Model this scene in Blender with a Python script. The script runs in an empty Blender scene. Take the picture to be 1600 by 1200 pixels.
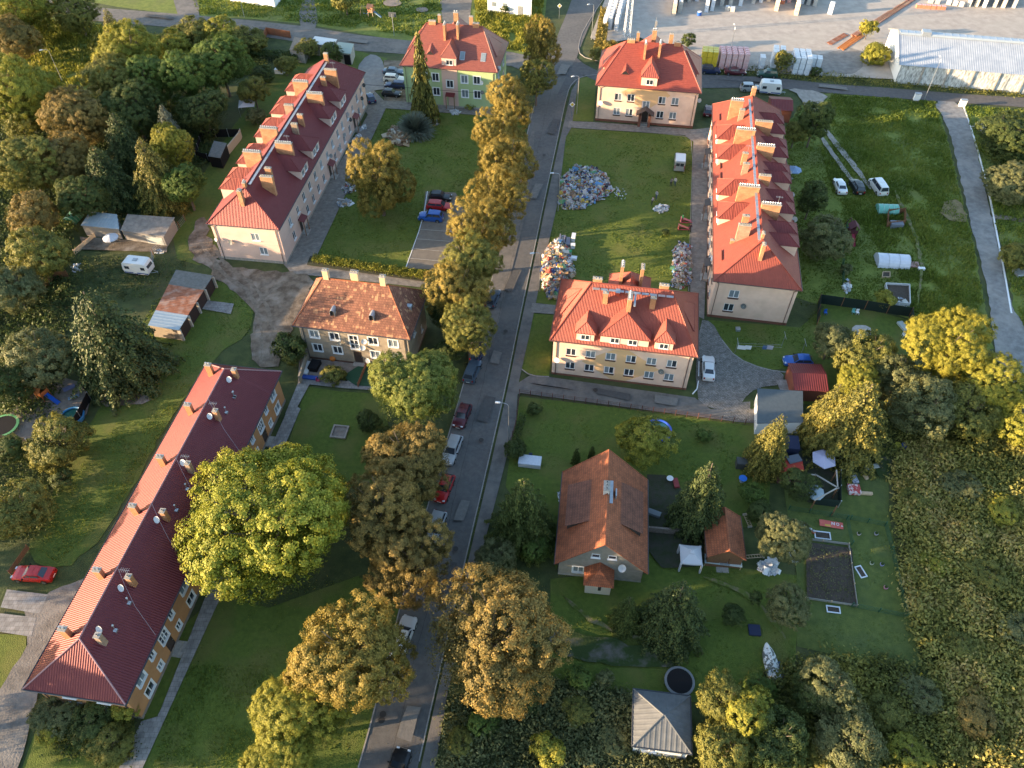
import bpy, math, random
import numpy as np
from mathutils import Vector, Matrix

S = bpy.context.scene
COL = S.collection
R = math.radians

# ------------------------------------------------------------------ camera, world, sun, exposure
CAM_H, CAM_DOWN, CAM_F = 79.77, R(47.93), 1205.2          # metres above ground, pitch below horizon, focal in 1600-px units
cd = bpy.data.cameras.new('camera'); cam = bpy.data.objects.new('camera', cd); COL.objects.link(cam)
cam.location = (0, 0, CAM_H); cam.rotation_euler = (R(90) - CAM_DOWN, 0, 0)
cd.sensor_width = 36; cd.lens = CAM_F / 1600 * 36; cd.clip_start = .5; cd.clip_end = 3000
S.camera = cam

SUN_HEAD, SUN_ELEV = 10.0, 9.0        # heading the light travels to (degrees from +X), height of the sun
w = bpy.data.worlds.new('World'); S.world = w; w.use_nodes = True
nt = w.node_tree; nt.nodes.clear()
sky = nt.nodes.new('ShaderNodeTexSky'); sky.sky_type = 'NISHITA'; sky.sun_disc = False
sky.sun_elevation = R(SUN_ELEV); sky.sun_rotation = R(270 - SUN_HEAD)
sky.air_density = 1.0; sky.dust_density = 1.0; sky.ozone_density = 1.2
bgn = nt.nodes.new('ShaderNodeBackground'); bgn.inputs[1].default_value = .128
wo = nt.nodes.new('ShaderNodeOutputWorld')
nt.links.new(sky.outputs[0], bgn.inputs[0]); nt.links.new(bgn.outputs[0], wo.inputs[0])
sd = bpy.data.lights.new('sun', 'SUN'); sun = bpy.data.objects.new('sun', sd); COL.objects.link(sun)
sd.energy = 4.0; sd.angle = R(.5); sd.color = (1.0, .71, .42)
_d = Vector((math.cos(R(SUN_HEAD)) * math.cos(R(SUN_ELEV)), math.sin(R(SUN_HEAD)) * math.cos(R(SUN_ELEV)), -math.sin(R(SUN_ELEV))))
sun.rotation_euler = _d.to_track_quat('-Z', 'Y').to_euler(); sun.location = (-60, 0, 60)
S.view_settings.view_transform = 'Standard'; S.view_settings.look = 'None'
S.view_settings.exposure = 2.35; S.view_settings.gamma = 1; S.view_settings.use_curve_mapping = False
S.render.engine = 'CYCLES'; S.cycles.max_bounces = 5; S.cycles.diffuse_bounces = 2; S.cycles.transparent_max_bounces = 4

# ------------------------------------------------------------------ survey: a point of the photograph -> a point of the plane z
def G(px, py, z=0.):
    a, b = (px - 800) / CAM_F, (600 - py) / CAM_F
    d = (a, math.cos(CAM_DOWN) + b * math.sin(CAM_DOWN), -math.sin(CAM_DOWN) + b * math.cos(CAM_DOWN))
    t = (z - CAM_H) / d[2]
    return Vector((d[0] * t, d[1] * t, z))
def mpp(px, py, z=0.):               # metres per photo pixel there
    return (G(px, py, z) - Vector((0, 0, CAM_H))).length / CAM_F
def heading(p, q):
    v = G(*q) - G(*p); return math.atan2(v.y, v.x)

# ------------------------------------------------------------------ materials
MATS = {}
def nodes(name):
    m = bpy.data.materials.new(name); m.use_nodes = True
    t = m.node_tree; return m, t, t.nodes['Principled BSDF']
def mat(name, c, c2=None, scale=3., rough=.8, bump=0., bscale=None, metal=0., detail=4, coord='Object', stretch=None, c3=None, s3=.3, amt3=.5, spec=None, lo=.35, hi=.65):
    if name in MATS: return MATS[name]
    m, t, p = nodes(name); N, L = t.nodes, t.links
    p.inputs['Base Color'].default_value = (*c, 1); p.inputs['Roughness'].default_value = rough; p.inputs['Metallic'].default_value = metal
    if spec is not None: p.inputs['Specular IOR Level'].default_value = spec
    if c2 is not None or bump:
        tc = N.new('ShaderNodeTexCoord'); src = tc.outputs[coord]
        if stretch:
            mp = N.new('ShaderNodeMapping'); mp.inputs['Scale'].default_value = stretch
            L.new(src, mp.inputs[0]); src = mp.outputs[0]
    if c2 is not None:
        n = N.new('ShaderNodeTexNoise'); n.inputs['Scale'].default_value = scale; n.inputs['Detail'].default_value = detail
        n.inputs['Roughness'].default_value = .62
        L.new(src, n.inputs['Vector'])
        r = N.new('ShaderNodeValToRGB'); r.color_ramp.elements[0].position = lo; r.color_ramp.elements[1].position = hi
        r.color_ramp.elements[0].color = (*c, 1); r.color_ramp.elements[1].color = (*c2, 1)
        L.new(n.outputs[0], r.inputs[0]); out = r.outputs[0]
        if c3 is not None:
            n3 = N.new('ShaderNodeTexNoise'); n3.inputs['Scale'].default_value = s3; n3.inputs['Detail'].default_value = 5
            L.new(src, n3.inputs['Vector'])
            mr = N.new('ShaderNodeMapRange'); mr.inputs[1].default_value = .48; mr.inputs[2].default_value = .66; mr.inputs[4].default_value = amt3
            L.new(n3.outputs[0], mr.inputs[0])
            mx = N.new('ShaderNodeMix'); mx.data_type = 'RGBA'; L.new(mr.outputs[0], mx.inputs[0]); L.new(out, mx.inputs[6])
            mx.inputs[7].default_value = (*c3, 1); out = mx.outputs[2]
        L.new(out, p.inputs['Base Color'])
    if bump:
        nb = N.new('ShaderNodeTexNoise'); nb.inputs['Scale'].default_value = bscale or scale * 3; nb.inputs['Detail'].default_value = 3
        L.new(src, nb.inputs['Vector'])
        b = N.new('ShaderNodeBump'); b.inputs['Strength'].default_value = min(1, bump); b.inputs['Distance'].default_value = .08
        L.new(nb.outputs[0], b.inputs['Height']); L.new(b.outputs[0], p.inputs['Normal'])
    MATS[name] = m; return m
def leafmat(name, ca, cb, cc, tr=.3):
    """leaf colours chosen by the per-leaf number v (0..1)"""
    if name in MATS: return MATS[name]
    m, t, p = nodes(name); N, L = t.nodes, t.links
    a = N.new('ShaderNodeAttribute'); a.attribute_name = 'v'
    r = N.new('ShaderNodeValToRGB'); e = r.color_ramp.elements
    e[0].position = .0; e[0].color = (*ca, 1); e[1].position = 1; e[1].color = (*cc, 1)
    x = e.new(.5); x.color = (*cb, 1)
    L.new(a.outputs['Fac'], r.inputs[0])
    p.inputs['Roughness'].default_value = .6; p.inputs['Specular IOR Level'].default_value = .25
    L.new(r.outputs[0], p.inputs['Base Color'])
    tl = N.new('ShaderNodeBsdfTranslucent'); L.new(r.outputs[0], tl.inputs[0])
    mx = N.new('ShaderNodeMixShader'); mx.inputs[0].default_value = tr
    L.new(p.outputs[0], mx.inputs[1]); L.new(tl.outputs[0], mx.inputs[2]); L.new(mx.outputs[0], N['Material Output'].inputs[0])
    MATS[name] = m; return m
def colmat(name='assorted_rubbish', rough=.7):
    if name in MATS: return MATS[name]
    m, t, p = nodes(name); a = t.nodes.new('ShaderNodeAttribute'); a.attribute_name = 'Col'
    t.links.new(a.outputs['Color'], p.inputs['Base Color']); p.inputs['Roughness'].default_value = rough
    MATS[name] = m; return m
def brickmat(name, c1, c2, mortar, bw=.25, bh=.075, uv=True, ms=.012, bump=.4, patch=None):
    if name in MATS: return MATS[name]
    m, t, p = nodes(name); N, L = t.nodes, t.links
    tc = N.new('ShaderNodeTexCoord')
    b = N.new('ShaderNodeTexBrick'); b.inputs['Scale'].default_value = 1; b.inputs['Brick Width'].default_value = bw; b.inputs['Row Height'].default_value = bh
    b.inputs['Mortar Size'].default_value = ms; b.inputs['Color1'].default_value = (*c1, 1); b.inputs['Color2'].default_value = (*c2, 1); b.inputs['Mortar'].default_value = (*mortar, 1)
    b.inputs['Bias'].default_value = 0
    L.new(tc.outputs['UV' if uv else 'Object'], b.inputs['Vector'])
    n = N.new('ShaderNodeTexNoise'); n.inputs['Scale'].default_value = 1.3; n.inputs['Detail'].default_value = 5; L.new(tc.outputs['Object'], n.inputs['Vector'])
    mr = N.new('ShaderNodeMapRange'); mr.inputs[1].default_value = .3; mr.inputs[2].default_value = .75; mr.inputs[3].default_value = .7; mr.inputs[4].default_value = 1.25
    L.new(n.outputs[0], mr.inputs[0])
    mx = N.new('ShaderNodeMix'); mx.data_type = 'RGBA'; mx.blend_type = 'MULTIPLY'; mx.inputs[0].default_value = 1
    L.new(b.outputs[0], mx.inputs[6]); L.new(mr.outputs[0], mx.inputs[7]); out = mx.outputs[2]
    if patch:
        wn = N.new('ShaderNodeTexNoise'); wn.inputs['Scale'].default_value = 1.1; wn.inputs['Detail'].default_value = 2
        sn = N.new('ShaderNodeVectorMath'); sn.operation = 'SNAP'; sn.inputs[1].default_value = (bw * 2, bh, 1)
        L.new(tc.outputs['UV'], sn.inputs[0]); L.new(sn.outputs[0], wn.inputs['Vector'])
        w2 = N.new('ShaderNodeTexWhiteNoise'); w2.noise_dimensions = '3D'
        s2 = N.new('ShaderNodeVectorMath'); s2.operation = 'SNAP'; s2.inputs[1].default_value = (bw, bh, 1)
        L.new(tc.outputs['UV'], s2.inputs[0]); L.new(s2.outputs[0], w2.inputs['Vector'])
        ad = N.new('ShaderNodeMath'); ad.operation = 'MULTIPLY_ADD'; ad.inputs[1].default_value = .16; L.new(w2.outputs[0], ad.inputs[0]); L.new(wn.outputs[0], ad.inputs[2])
        m2 = N.new('ShaderNodeMapRange'); m2.inputs[1].default_value = .68; m2.inputs[2].default_value = .72; L.new(ad.outputs[0], m2.inputs[0])
        m3 = N.new('ShaderNodeMix'); m3.data_type = 'RGBA'; L.new(m2.outputs[0], m3.inputs[0]); L.new(out, m3.inputs[6]); m3.inputs[7].default_value = (*patch, 1); out = m3.outputs[2]
    L.new(out, p.inputs['Base Color']); p.inputs['Roughness'].default_value = .85
    bp = N.new('ShaderNodeBump'); bp.inputs['Strength'].default_value = bump; bp.inputs['Distance'].default_value = .02; bp.invert = True
    L.new(b.outputs['Fac'], bp.inputs['Height']); L.new(bp.outputs[0], p.inputs['Normal'])
    MATS[name] = m; return m

# ------------------------------------------------------------------ mesh building
class MB:
    def __init__(s): s.v = []; s.f = []; s.m = []; s.uv = []
    def poly(s, pts, m=0, uv=None):
        b = len(s.v); s.v += [tuple(p) for p in pts]; s.f.append(tuple(range(b, b + len(pts)))); s.m.append(m)
        if uv is None:
            a, bb, c = Vector(pts[0]), Vector(pts[1]), Vector(pts[-1])
            n = (bb - a).cross(c - a)
            if n.length < 1e-9: uv = [(0, 0)] * len(pts)
            else:
                n.normalize()
                e = Vector((0, 0, 1)).cross(n)
                if e.length < .05: e = Vector((1, 0, 0))
                e.normalize(); u = n.cross(e)
                uv = [(Vector(p).dot(e), Vector(p).dot(u)) for p in pts]
        s.uv.append(uv); return s
    def box(s, x0, x1, y0, y1, z0, z1, m=0, M=None):
        P = [Vector(p) for p in ((x0, y0, z0), (x1, y0, z0), (x1, y1, z0), (x0, y1, z0), (x0, y0, z1), (x1, y0, z1), (x1, y1, z1), (x0, y1, z1))]
        if M is not None: P = [M @ p for p in P]
        for q in ((3, 2, 1, 0), (4, 5, 6, 7), (0, 1, 5, 4), (1, 2, 6, 5), (2, 3, 7, 6), (3, 0, 4, 7)): s.poly([P[i] for i in q], m)
        return s
    def cbox(s, c, size, rz=0, m=0, rx=0, ry=0):
        M = Matrix.Translation(c) @ Matrix.Rotation(rz, 4, 'Z') @ Matrix.Rotation(ry, 4, 'Y') @ Matrix.Rotation(rx, 4, 'X')
        x, y, z = [k / 2 for k in size]; return s.box(-x, x, -y, y, -z, z, m, M)
    def prism(s, poly, z0, z1, m=0, mt=None):
        n = len(poly); A = [(p[0], p[1], z0) for p in poly]; B = [(p[0], p[1], z1) for p in poly]
        s.poly(B, m if mt is None else mt); s.poly(A[::-1], m)
        for i in range(n): j = (i + 1) % n; s.poly([A[i], A[j], B[j], B[i]], m)
        return s
    def extrude(s, prof, x0, x1, m=0, axis='x'):
        """closed profile of (a, z) pairs swept along x (a = y) or along y (a = x)"""
        f = (lambda t, a, z: (t, a, z)) if axis == 'x' else (lambda t, a, z: (a, t, z))
        A = [f(x0, *p) for p in prof]; B = [f(x1, *p) for p in prof]; n = len(prof)
        s.poly(A, m); s.poly(B[::-1], m)
        for i in range(n): j = (i + 1) % n; s.poly([A[j], A[i], B[i], B[j]], m)
        return s
    def tube(s, p, q, r, r2=None, n=6, m=0, cap=True):
        p, q = Vector(p), Vector(q); r2 = r if r2 is None else r2; d = (q - p)
        if d.length < 1e-6: return s
        d.normalize(); a = d.orthogonal().normalized(); b = d.cross(a)
        A = [p + (a * math.cos(t) + b * math.sin(t)) * r for t in (2 * math.pi * i / n for i in range(n))]
        B = [q + (a * math.cos(t) + b * math.sin(t)) * r2 for t in (2 * math.pi * i / n for i in range(n))]
        for i in range(n): j = (i + 1) % n; s.poly([A[i], A[j], B[j], B[i]], m)
        if cap: s.poly(A[::-1], m); s.poly(B, m)
        return s
    def path(s, pts, r, n=5, m=0):
        for a, b in zip(pts, pts[1:]): s.tube(a, b, r, n=n, m=m)
        return s
    def disc(s, c, r, normal=(0, 0, 1), n=14, m=0, dish=0., thick=.02):
        c = Vector(c); d = Vector(normal).normalized(); a = d.orthogonal().normalized(); b = d.cross(a)
        rings = [(0, -dish), (.55, -dish * .7), (1, 0)]
        P = [[c + (a * math.cos(t) + b * math.sin(t)) * r * k + d * h for t in (2 * math.pi * i / n for i in range(n))] for k, h in rings[1:]]
        ct = c - d * dish
        for i in range(n):
            j = (i + 1) % n
            s.poly([ct, P[0][i], P[0][j]], m); s.poly([P[0][i], P[1][i], P[1][j], P[0][j]], m)
            s.poly([ct - d * thick, P[0][j] - d * thick, P[0][i] - d * thick], m); s.poly([P[0][j] - d * thick, P[1][j] - d * thick, P[1][i] - d * thick, P[0][i] - d * thick], m)
            s.poly([P[1][i], P[1][i] - d * thick, P[1][j] - d * thick, P[1][j]], m)
        return s
    def ball(s, c, r, m=0, n=8, k=5, sz=(1, 1, 1)):
        c = Vector(c); g = [[c + Vector((math.sin(math.pi * i / k) * math.cos(2 * math.pi * j / n) * r * sz[0], math.sin(math.pi * i / k) * math.sin(2 * math.pi * j / n) * r * sz[1], math.cos(math.pi * i / k) * r * sz[2])) for j in range(n)] for i in range(k + 1)]
        for i in range(k):
            for j in range(n):
                q = [g[i][j], g[i + 1][j], g[i + 1][(j + 1) % n], g[i][(j + 1) % n]]
                if i == 0: q = [q[0], q[1], q[2]]
                elif i == k - 1: q = [q[0], q[1], q[3]]
                s.poly(q, m)
        return s
    def mesh(s, name, mats, smooth=False):
        me = bpy.data.meshes.new(name); me.from_pydata(s.v, [], s.f)
        for x in (mats if isinstance(mats, (list, tuple)) else [mats]): me.materials.append(x)
        if s.m: me.polygons.foreach_set('material_index', s.m)
        ul = me.uv_layers.new(name='UVMap'); flat = [c for f in s.uv for q in f for c in q]; ul.data.foreach_set('uv', flat)
        if smooth: me.polygons.foreach_set('use_smooth', [True] * len(s.f))
        me.update(); return me
    def build(s, name, mats, parent=None, loc=(0, 0, 0), yaw=0, smooth=False):
        return link(name, s.mesh(name, mats, smooth), parent, loc, yaw)
def link(name, me, parent=None, loc=(0, 0, 0), yaw=0):
    o = bpy.data.objects.new(name, me); COL.objects.link(o); o.location = loc; o.rotation_euler = (0, 0, yaw)
    if parent is not None: o.parent = parent
    return o
def tag(o, label, cat=None, group=None, kind=None):
    if label: o['label'] = label
    if cat: o['category'] = cat
    if group: o['group'] = group
    if kind: o['kind'] = kind
    return o
def thing(name, label, cat, loc=(0, 0, 0), yaw=0, group=None):
    o = bpy.data.objects.new(name, None); COL.objects.link(o); o.empty_display_size = .3
    o.location = loc; o.rotation_euler = (0, 0, yaw); return tag(o, label, cat, group)
KIDS = {}
def kids(o): return [c for c in o.children]
def clone(o, loc=None, yaw=None, label=None, group=None, parent=None, scale=None):
    c = o.copy(); COL.objects.link(c)
    if parent is not None: c.parent = parent
    if loc is not None: c.location = loc
    if yaw is not None: c.rotation_euler = (0, 0, yaw)
    if scale is not None: c.scale = scale
    if label: c['label'] = label
    if group: c['group'] = group
    for k in kids(o): clone(k, parent=c)
    return c
def struct(o): o['kind'] = 'structure'; return o

def quads(name, P, v=None, col=None, mats=None, smooth=False):
    """fast mesh of loose quads, P is (n, 4, 3)"""
    n = len(P); me = bpy.data.meshes.new(name)
    me.vertices.add(n * 4); me.vertices.foreach_set('co', P.reshape(-1).astype(np.float32))
    me.loops.add(n * 4); me.loops.foreach_set('vertex_index', np.arange(n * 4, dtype=np.int32))
    me.polygons.add(n); me.polygons.foreach_set('loop_start', np.arange(0, n * 4, 4, dtype=np.int32))
    try: me.polygons.foreach_set('loop_total', np.full(n, 4, dtype=np.int32))
    except Exception: pass
    if v is not None:
        a = me.attributes.new('v', 'FLOAT', 'POINT'); a.data.foreach_set('value', np.repeat(v, 4).astype(np.float32))
    if col is not None:
        a = me.attributes.new('Col', 'FLOAT_COLOR', 'POINT'); c = np.ones((n * 4, 4), np.float32); c[:, :3] = np.repeat(col, 4, axis=0); a.data.foreach_set('color', c.reshape(-1))
    for x in (mats if isinstance(mats, (list, tuple)) else [mats]):
        if x is not None: me.materials.append(x)
    me.update(calc_edges=True); me.validate(); return me
def unit(a): return a / np.maximum(np.linalg.norm(a, axis=-1, keepdims=True), 1e-9)
def leafquads(C, Nn, size, rng, asp=.8):
    n = len(C); r = rng.normal(size=(n, 3)); t = unit(np.cross(Nn, r)); b = np.cross(Nn, t)
    sz = size[:, None]; k = rng.uniform(.25, .5, (n, 1))
    return np.stack([C - t * sz * .5 - b * sz * k * asp * .5, C + b * sz * asp * .45 - t * sz * .12, C + t * sz * .5 + b * sz * k * asp * .4, C - b * sz * asp * .45 + t * sz * .1], axis=1)

# ------------------------------------------------------------------ palette of built surfaces
WHITE = mat('white_paint', (.72, .74, .76), rough=.5)
PVC = mat('white_frame', (.78, .80, .82), rough=.45)
GLASS = mat('window_glass', (.03, .04, .055), rough=.08, spec=.8)
GLASSB = mat('curtained_glass', (.18, .22, .25), rough=.12, spec=.8)
DARK = mat('dark_void', (.01, .01, .012), rough=.9)
CONC = mat('concrete', (.25, .24, .22), (.36, .34, .31), 2.5, .9, .2)
BRICK = brickmat('chimney_brick', (.44, .17, .065), (.52, .23, .10), (.34, .22, .14), .25, .08, bump=.4)
BRICKO = brickmat('weathered_brick', (.30, .17, .10), (.40, .24, .15), (.30, .25, .20), .25, .08)
METAL = mat('zinc_sheet', (.33, .36, .40), (.42, .45, .48), 3, .45, metal=.6)
STEEL = mat('galvanised_steel', (.45, .47, .49), rough=.4, metal=.7)
GUTTER = mat('brown_gutter', (.09, .045, .035), rough=.4)
GUTD = mat('dark_gutter', (.035, .04, .05), rough=.4)
WOOD = mat('brown_wood', (.16, .075, .035), (.24, .12, .06), 6, .7)
WOODL = mat('pale_wood', (.42, .30, .19), (.52, .40, .27), 6, .8)
RUST = mat('rusty_sheet', (.22, .075, .035), (.33, .13, .07), 2.2, .8, c3=(.40, .33, .28), s3=.9)
BARK = mat('bark', (.10, .075, .055), (.17, .14, .11), 6, .95, .6)
BARKW = mat('pale_bark', (.30, .27, .23), (.42, .39, .34), 5, .9)
BLACK = mat('black_plastic', (.012, .012, .014), rough=.9, spec=.2)
TYRE = mat('tyre_rubber', (.02, .02, .02), rough=.9)
# ------------------------------------------------------------------ trees
def sphere_dirs(n, rng, up=0.): 
    d = rng.normal(size=(n, 3)); d[:, 2] += up; return unit(d)
def broadleaf(seed, n, leaf, lobes=9, clumps=260, cr=.13, a=.85, spread=.46, lr=.5, gap=.12, orange=.5):
    """crown in unit radius: lobes carry leaf clumps, clumps carry leaves; v grows towards the outer, higher leaves"""
    g = np.random.default_rng(seed)
    L = sphere_dirs(lobes, g, .25) * spread * g.uniform(.75, 1.15, (lobes, 1)); L[0] = (0, 0, .2); R_ = g.uniform(.8, 1.15, lobes) * lr
    C = []; CN = []
    while len(C) < clumps:
        i = g.integers(lobes); d = sphere_dirs(1, g, .3)[0]; p = L[i] + d * R_[i] * g.uniform(.82, 1.06)
        if any(np.linalg.norm(p - L[j]) < R_[j] * .78 for j in range(lobes) if j != i): continue
        if g.random() < gap: continue
        C.append(p); CN.append(d)
    C = np.array(C); CN = np.array(CN); csz = g.uniform(.65, 1.35, clumps) * cr; cv = g.random(clumps)
    m = n // clumps; idx = np.repeat(np.arange(clumps), m); k = len(idx)
    d = sphere_dirs(k, g, .15); d = unit(d + CN[idx] * .55)
    P = C[idx] + d * (csz[idx] * g.uniform(.35, 1.12, k))[:, None]
    N_ = unit(d * .9 + CN[idx] * .5 + unit(P) * .35 + g.normal(size=(k, 3)) * .42)
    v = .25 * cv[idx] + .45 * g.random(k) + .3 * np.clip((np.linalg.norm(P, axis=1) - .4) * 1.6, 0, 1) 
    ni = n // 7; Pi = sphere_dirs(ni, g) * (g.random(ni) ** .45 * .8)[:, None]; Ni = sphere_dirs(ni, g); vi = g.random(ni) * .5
    P = np.concatenate([P, Pi]); N_ = np.concatenate([N_, Ni]); v = np.concatenate([v, vi])
    P[:, 2] *= a
    s = leaf * g.uniform(.6, 1.35, len(P))
    return leafquads(P, N_, s, g), np.clip(v, 0, 1)
def conifer(seed, n, leaf, levels=26, br=13, droop=.16, dense=1., power=.85, lump=.0):
    """crown from z 0 (lowest boughs) to 1 (tip), unit radius"""
    g = np.random.default_rng(seed); Q = []; V = []; NN = []; SS = []
    tot = sum(max(4, int(br * (1 - l / levels) ** .6)) * (1 - l / levels) ** 1.0 for l in range(levels))
    for l in range(levels):
        t = l / levels; z = t ** .95; rad = (1 - t) ** power * (1 if l % 2 else .88) + .02
        nb = max(4, int(br * (1 - t) ** .6))
        for b in range(nb):
            az = 2 * math.pi * (b + g.random()) / nb; r = rad * g.uniform(.72, 1.1); w_ = .10 + .12 * r
            k = max(6, int(n * (1 - t) / tot)); s = g.random(k) ** .7
            side = g.normal(size=k) * w_ * (1.05 - s) * 1.0 + g.normal(size=k) * .012
            x = s * r; zz = z - droop * s ** 1.6 * r - np.abs(side) * .35 + g.normal(size=k) * .010 + .05 * r * np.sin(s * 3)
            ca, sa = math.cos(az), math.sin(az)
            Q.append(np.stack([x * ca - side * sa, x * sa + side * ca, zz], 1))
            nr = np.stack([np.full(k, ca) * .35 - side * sa * 3, np.full(k, sa) * .35 + side * ca * 3, np.full(k, .8)], 1) + g.normal(size=(k, 3)) * .35
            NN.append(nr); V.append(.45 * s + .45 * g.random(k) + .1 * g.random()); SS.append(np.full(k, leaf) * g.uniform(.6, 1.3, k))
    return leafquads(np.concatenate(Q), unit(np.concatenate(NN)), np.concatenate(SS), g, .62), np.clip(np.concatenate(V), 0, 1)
def fountain(seed, n, leaf):
    g = np.random.default_rng(seed); Q = []; V = []
    for i in range(n):
        az = g.uniform(0, 2 * math.pi); el = g.uniform(.15, 1.5); ln = g.uniform(.75, 1.1)
        p = np.zeros(3); d = np.array([math.cos(az) * math.cos(el), math.sin(az) * math.cos(el), math.sin(el)])
        sd_ = np.array([-math.sin(az), math.cos(az), 0]) * leaf * .5; vv = g.random()
        for k in range(5):
            q = p + d * ln / 5; d = unit(d + np.array([0, 0, -.16]) + g.normal(size=3) * .05)
            if k: Q.append([p - sd_, p + sd_, q + sd_ * .8, q - sd_ * .8]); V.append(min(1, .2 * k + .3 * vv))
            p = q
    return np.array(Q), np.array(V)
CROWN = {}
def crown_mesh(kind):
    if kind in CROWN: return CROWN[kind]
    k, s = kind[0], int(kind[1:])
    if k == 'D': P, v = broadleaf(s, 105000, .0235, lobes=15 + s % 4, clumps=950, cr=.066, lr=.40, spread=.56, gap=.2)
    elif k == 'B': P, v = broadleaf(s + 40, 85000, .0235, lobes=18, clumps=850, cr=.066, lr=.36, spread=.60, gap=.3)
    elif k == 'M': P, v = broadleaf(s + 10, 26000, .046, lobes=10 + s % 3, clumps=300, cr=.105, lr=.44, spread=.52, gap=.25)
    elif k == 'S': P, v = broadleaf(s + 20, 4200, .10, lobes=6, clumps=70, cr=.2, lr=.5, a=.8)
    elif k == 'C': P, v = conifer(s + 30, 36000, .042, power=.72)
    elif k == 'L': P, v = conifer(s + 90, 8500, .085, levels=17, br=8, droop=.42, power=.8)
    elif k == 'K': P, v = conifer(s + 60, 30000, .045, levels=20, br=17, droop=.34, power=.62)
    elif k == 'T': P, v = conifer(s + 70, 5000, .12, levels=14, br=10, droop=.02, power=.45)
    elif k == 'W': P, v = fountain(s, 1300, .028)
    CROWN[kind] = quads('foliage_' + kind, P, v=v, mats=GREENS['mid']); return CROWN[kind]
GREENS = {
 'mid': leafmat('green_leaves', (0.044, 0.073, 0.016), (0.091, 0.143, 0.029), (0.182, 0.247, 0.052)),
 'maple': leafmat('maple_leaves', (.075, .108, .011), (.215, .238, .024), (.45, .42, .065)),
 'chestnut': leafmat('chestnut_leaves', (0.050, 0.078, 0.014), (0.138, 0.174, 0.032), (0.312, 0.312, 0.078)),
 'bronze': leafmat('turning_leaves', (.065, .068, .016), (.21, .17, .036), (.46, .33, .078)),
 'rust': leafmat('rusty_leaves', (.066, .064, .022), (.185, .145, .044), (.41, .275, .078)),
 'olive': leafmat('olive_leaves', (0.062, 0.075, 0.020), (0.156, 0.163, 0.037), (0.338, 0.300, 0.069)),
 'lime': leafmat('yellow_green_leaves', (0.074, 0.094, 0.016), (0.210, 0.218, 0.030), (0.432, 0.384, 0.060)),
 'yellow': leafmat('yellow_leaves', (.09, .105, .015), (.25, .235, .03), (.40, .36, .06)),
 'dark': leafmat('dark_green_leaves', (0.031, 0.049, 0.017), (0.068, 0.096, 0.026), (0.143, 0.169, 0.044)),
 'spruce': leafmat('spruce_needles', (.016, .030, .010), (.038, .058, .018), (.105, .125, .034), .12),
 'blue': leafmat('blue_spruce_needles', (0.044, 0.062, 0.050), (0.088, 0.110, 0.086), (0.176, 0.198, 0.143), .12),
 'thuja': leafmat('thuja_sprays', (0.030, 0.039, 0.011), (0.092, 0.094, 0.021), (0.287, 0.241, 0.046), .12),
 'grey': leafmat('grey_green_leaves', (.062, .078, .032), (.130, .145, .058), (.25, .245, .105)),
 'meadow': leafmat('meadow_weeds', (.13, .145, .034), (.30, .275, .07), (.46, .34, .14)),
 'grassy': leafmat('rough_grass', (.06, .095, .014), (.13, .18, .026), (.25, .26, .055)),
 'dry': leafmat('dry_stalks', (0.070, 0.055, 0.030), (0.160, 0.125, 0.060), (0.280, 0.220, 0.110)),
}
def trunk_mesh(kind, mt):
    key = 'trunk_' + kind + mt.name
    if key in CROWN: return CROWN[key]
    g = random.Random(hash(kind[0]) % 7 + 3); b = MB()
    if kind[0] in 'CKTL':
        b.tube((0, 0, 0), (0, 0, .95), .028, .006, 8)
        for i in range(26):
            z = .1 + .8 * i / 26; a = i * 2.4; r = .12 * (1 - z) + .02; b.tube((0, 0, z), (math.cos(a) * r, math.sin(a) * r, z - .01), .004, .002, 4, cap=False)
    else:
        b.tube((0, 0, 0), (.01, 0, .30), .045, .034, 9); b.tube((.01, 0, .30), (0, .01, .62), .034, .022, 8)
        for i in range(11):
            a = i * 2.4 + g.random(); z = .28 + .035 * i; r = .24 + .1 * g.random(); zz = z + .28 + .2 * g.random()
            m_ = (math.cos(a) * r * .5, math.sin(a) * r * .5, z + (zz - z) * .45)
            b.tube((.005, 0, z), m_, .018, .012, 5, cap=False); b.tube(m_, (math.cos(a) * r, math.sin(a) * r, zz), .012, .004, 5, cap=False)
            b.tube(m_, (math.cos(a + .7) * r * .9, math.sin(a + .7) * r * .9, zz + .05), .009, .003, 4, cap=False)
    CROWN[key] = b.mesh(key, mt); return CROWN[key]
_rt = random.Random(5)
def tree(kind, px, py, rpx, zc, m, label, vs=1., name='tree', cat='tree', group=None, bark=None, yaw=None, bare=.12):
    """kind of crown, its centre and radius in the photograph, height of that centre above ground"""
    c = G(px, py, zc); r = rpx * mpp(px, py, zc); cone = kind[0] in 'CKTWL'
    yaw = _rt.uniform(0, 6.28) if yaw is None else yaw
    t = thing(name, label, cat, (c.x, c.y, 0), yaw, group)
    cr = link('crown', crown_mesh(kind), t)
    if cone: h = 2 * zc; z0 = (0 if kind[0] in 'TW' else .05) * h; cr.location = (0, 0, z0); cr.scale = (r, r, (h - z0) if kind[0] != 'W' else r)
    else:
        cr.location = (0, 0, zc); cr.scale = (r, r, r * vs); h = zc + r * vs * .85
        if zc - r * vs * .8 < .1: cr.location = (0, 0, max(zc, r * vs * .7))
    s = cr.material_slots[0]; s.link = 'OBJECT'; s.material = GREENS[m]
    if kind[0] not in 'W' and not (kind[0] == 'S' and r < 1.3):
        k = link('trunk', trunk_mesh(kind, bark or BARK), t); k.scale = ((r * 1.25, r * 1.25, h * .85) if not cone else (h * .8, h * .8, h))
    return t

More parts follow.
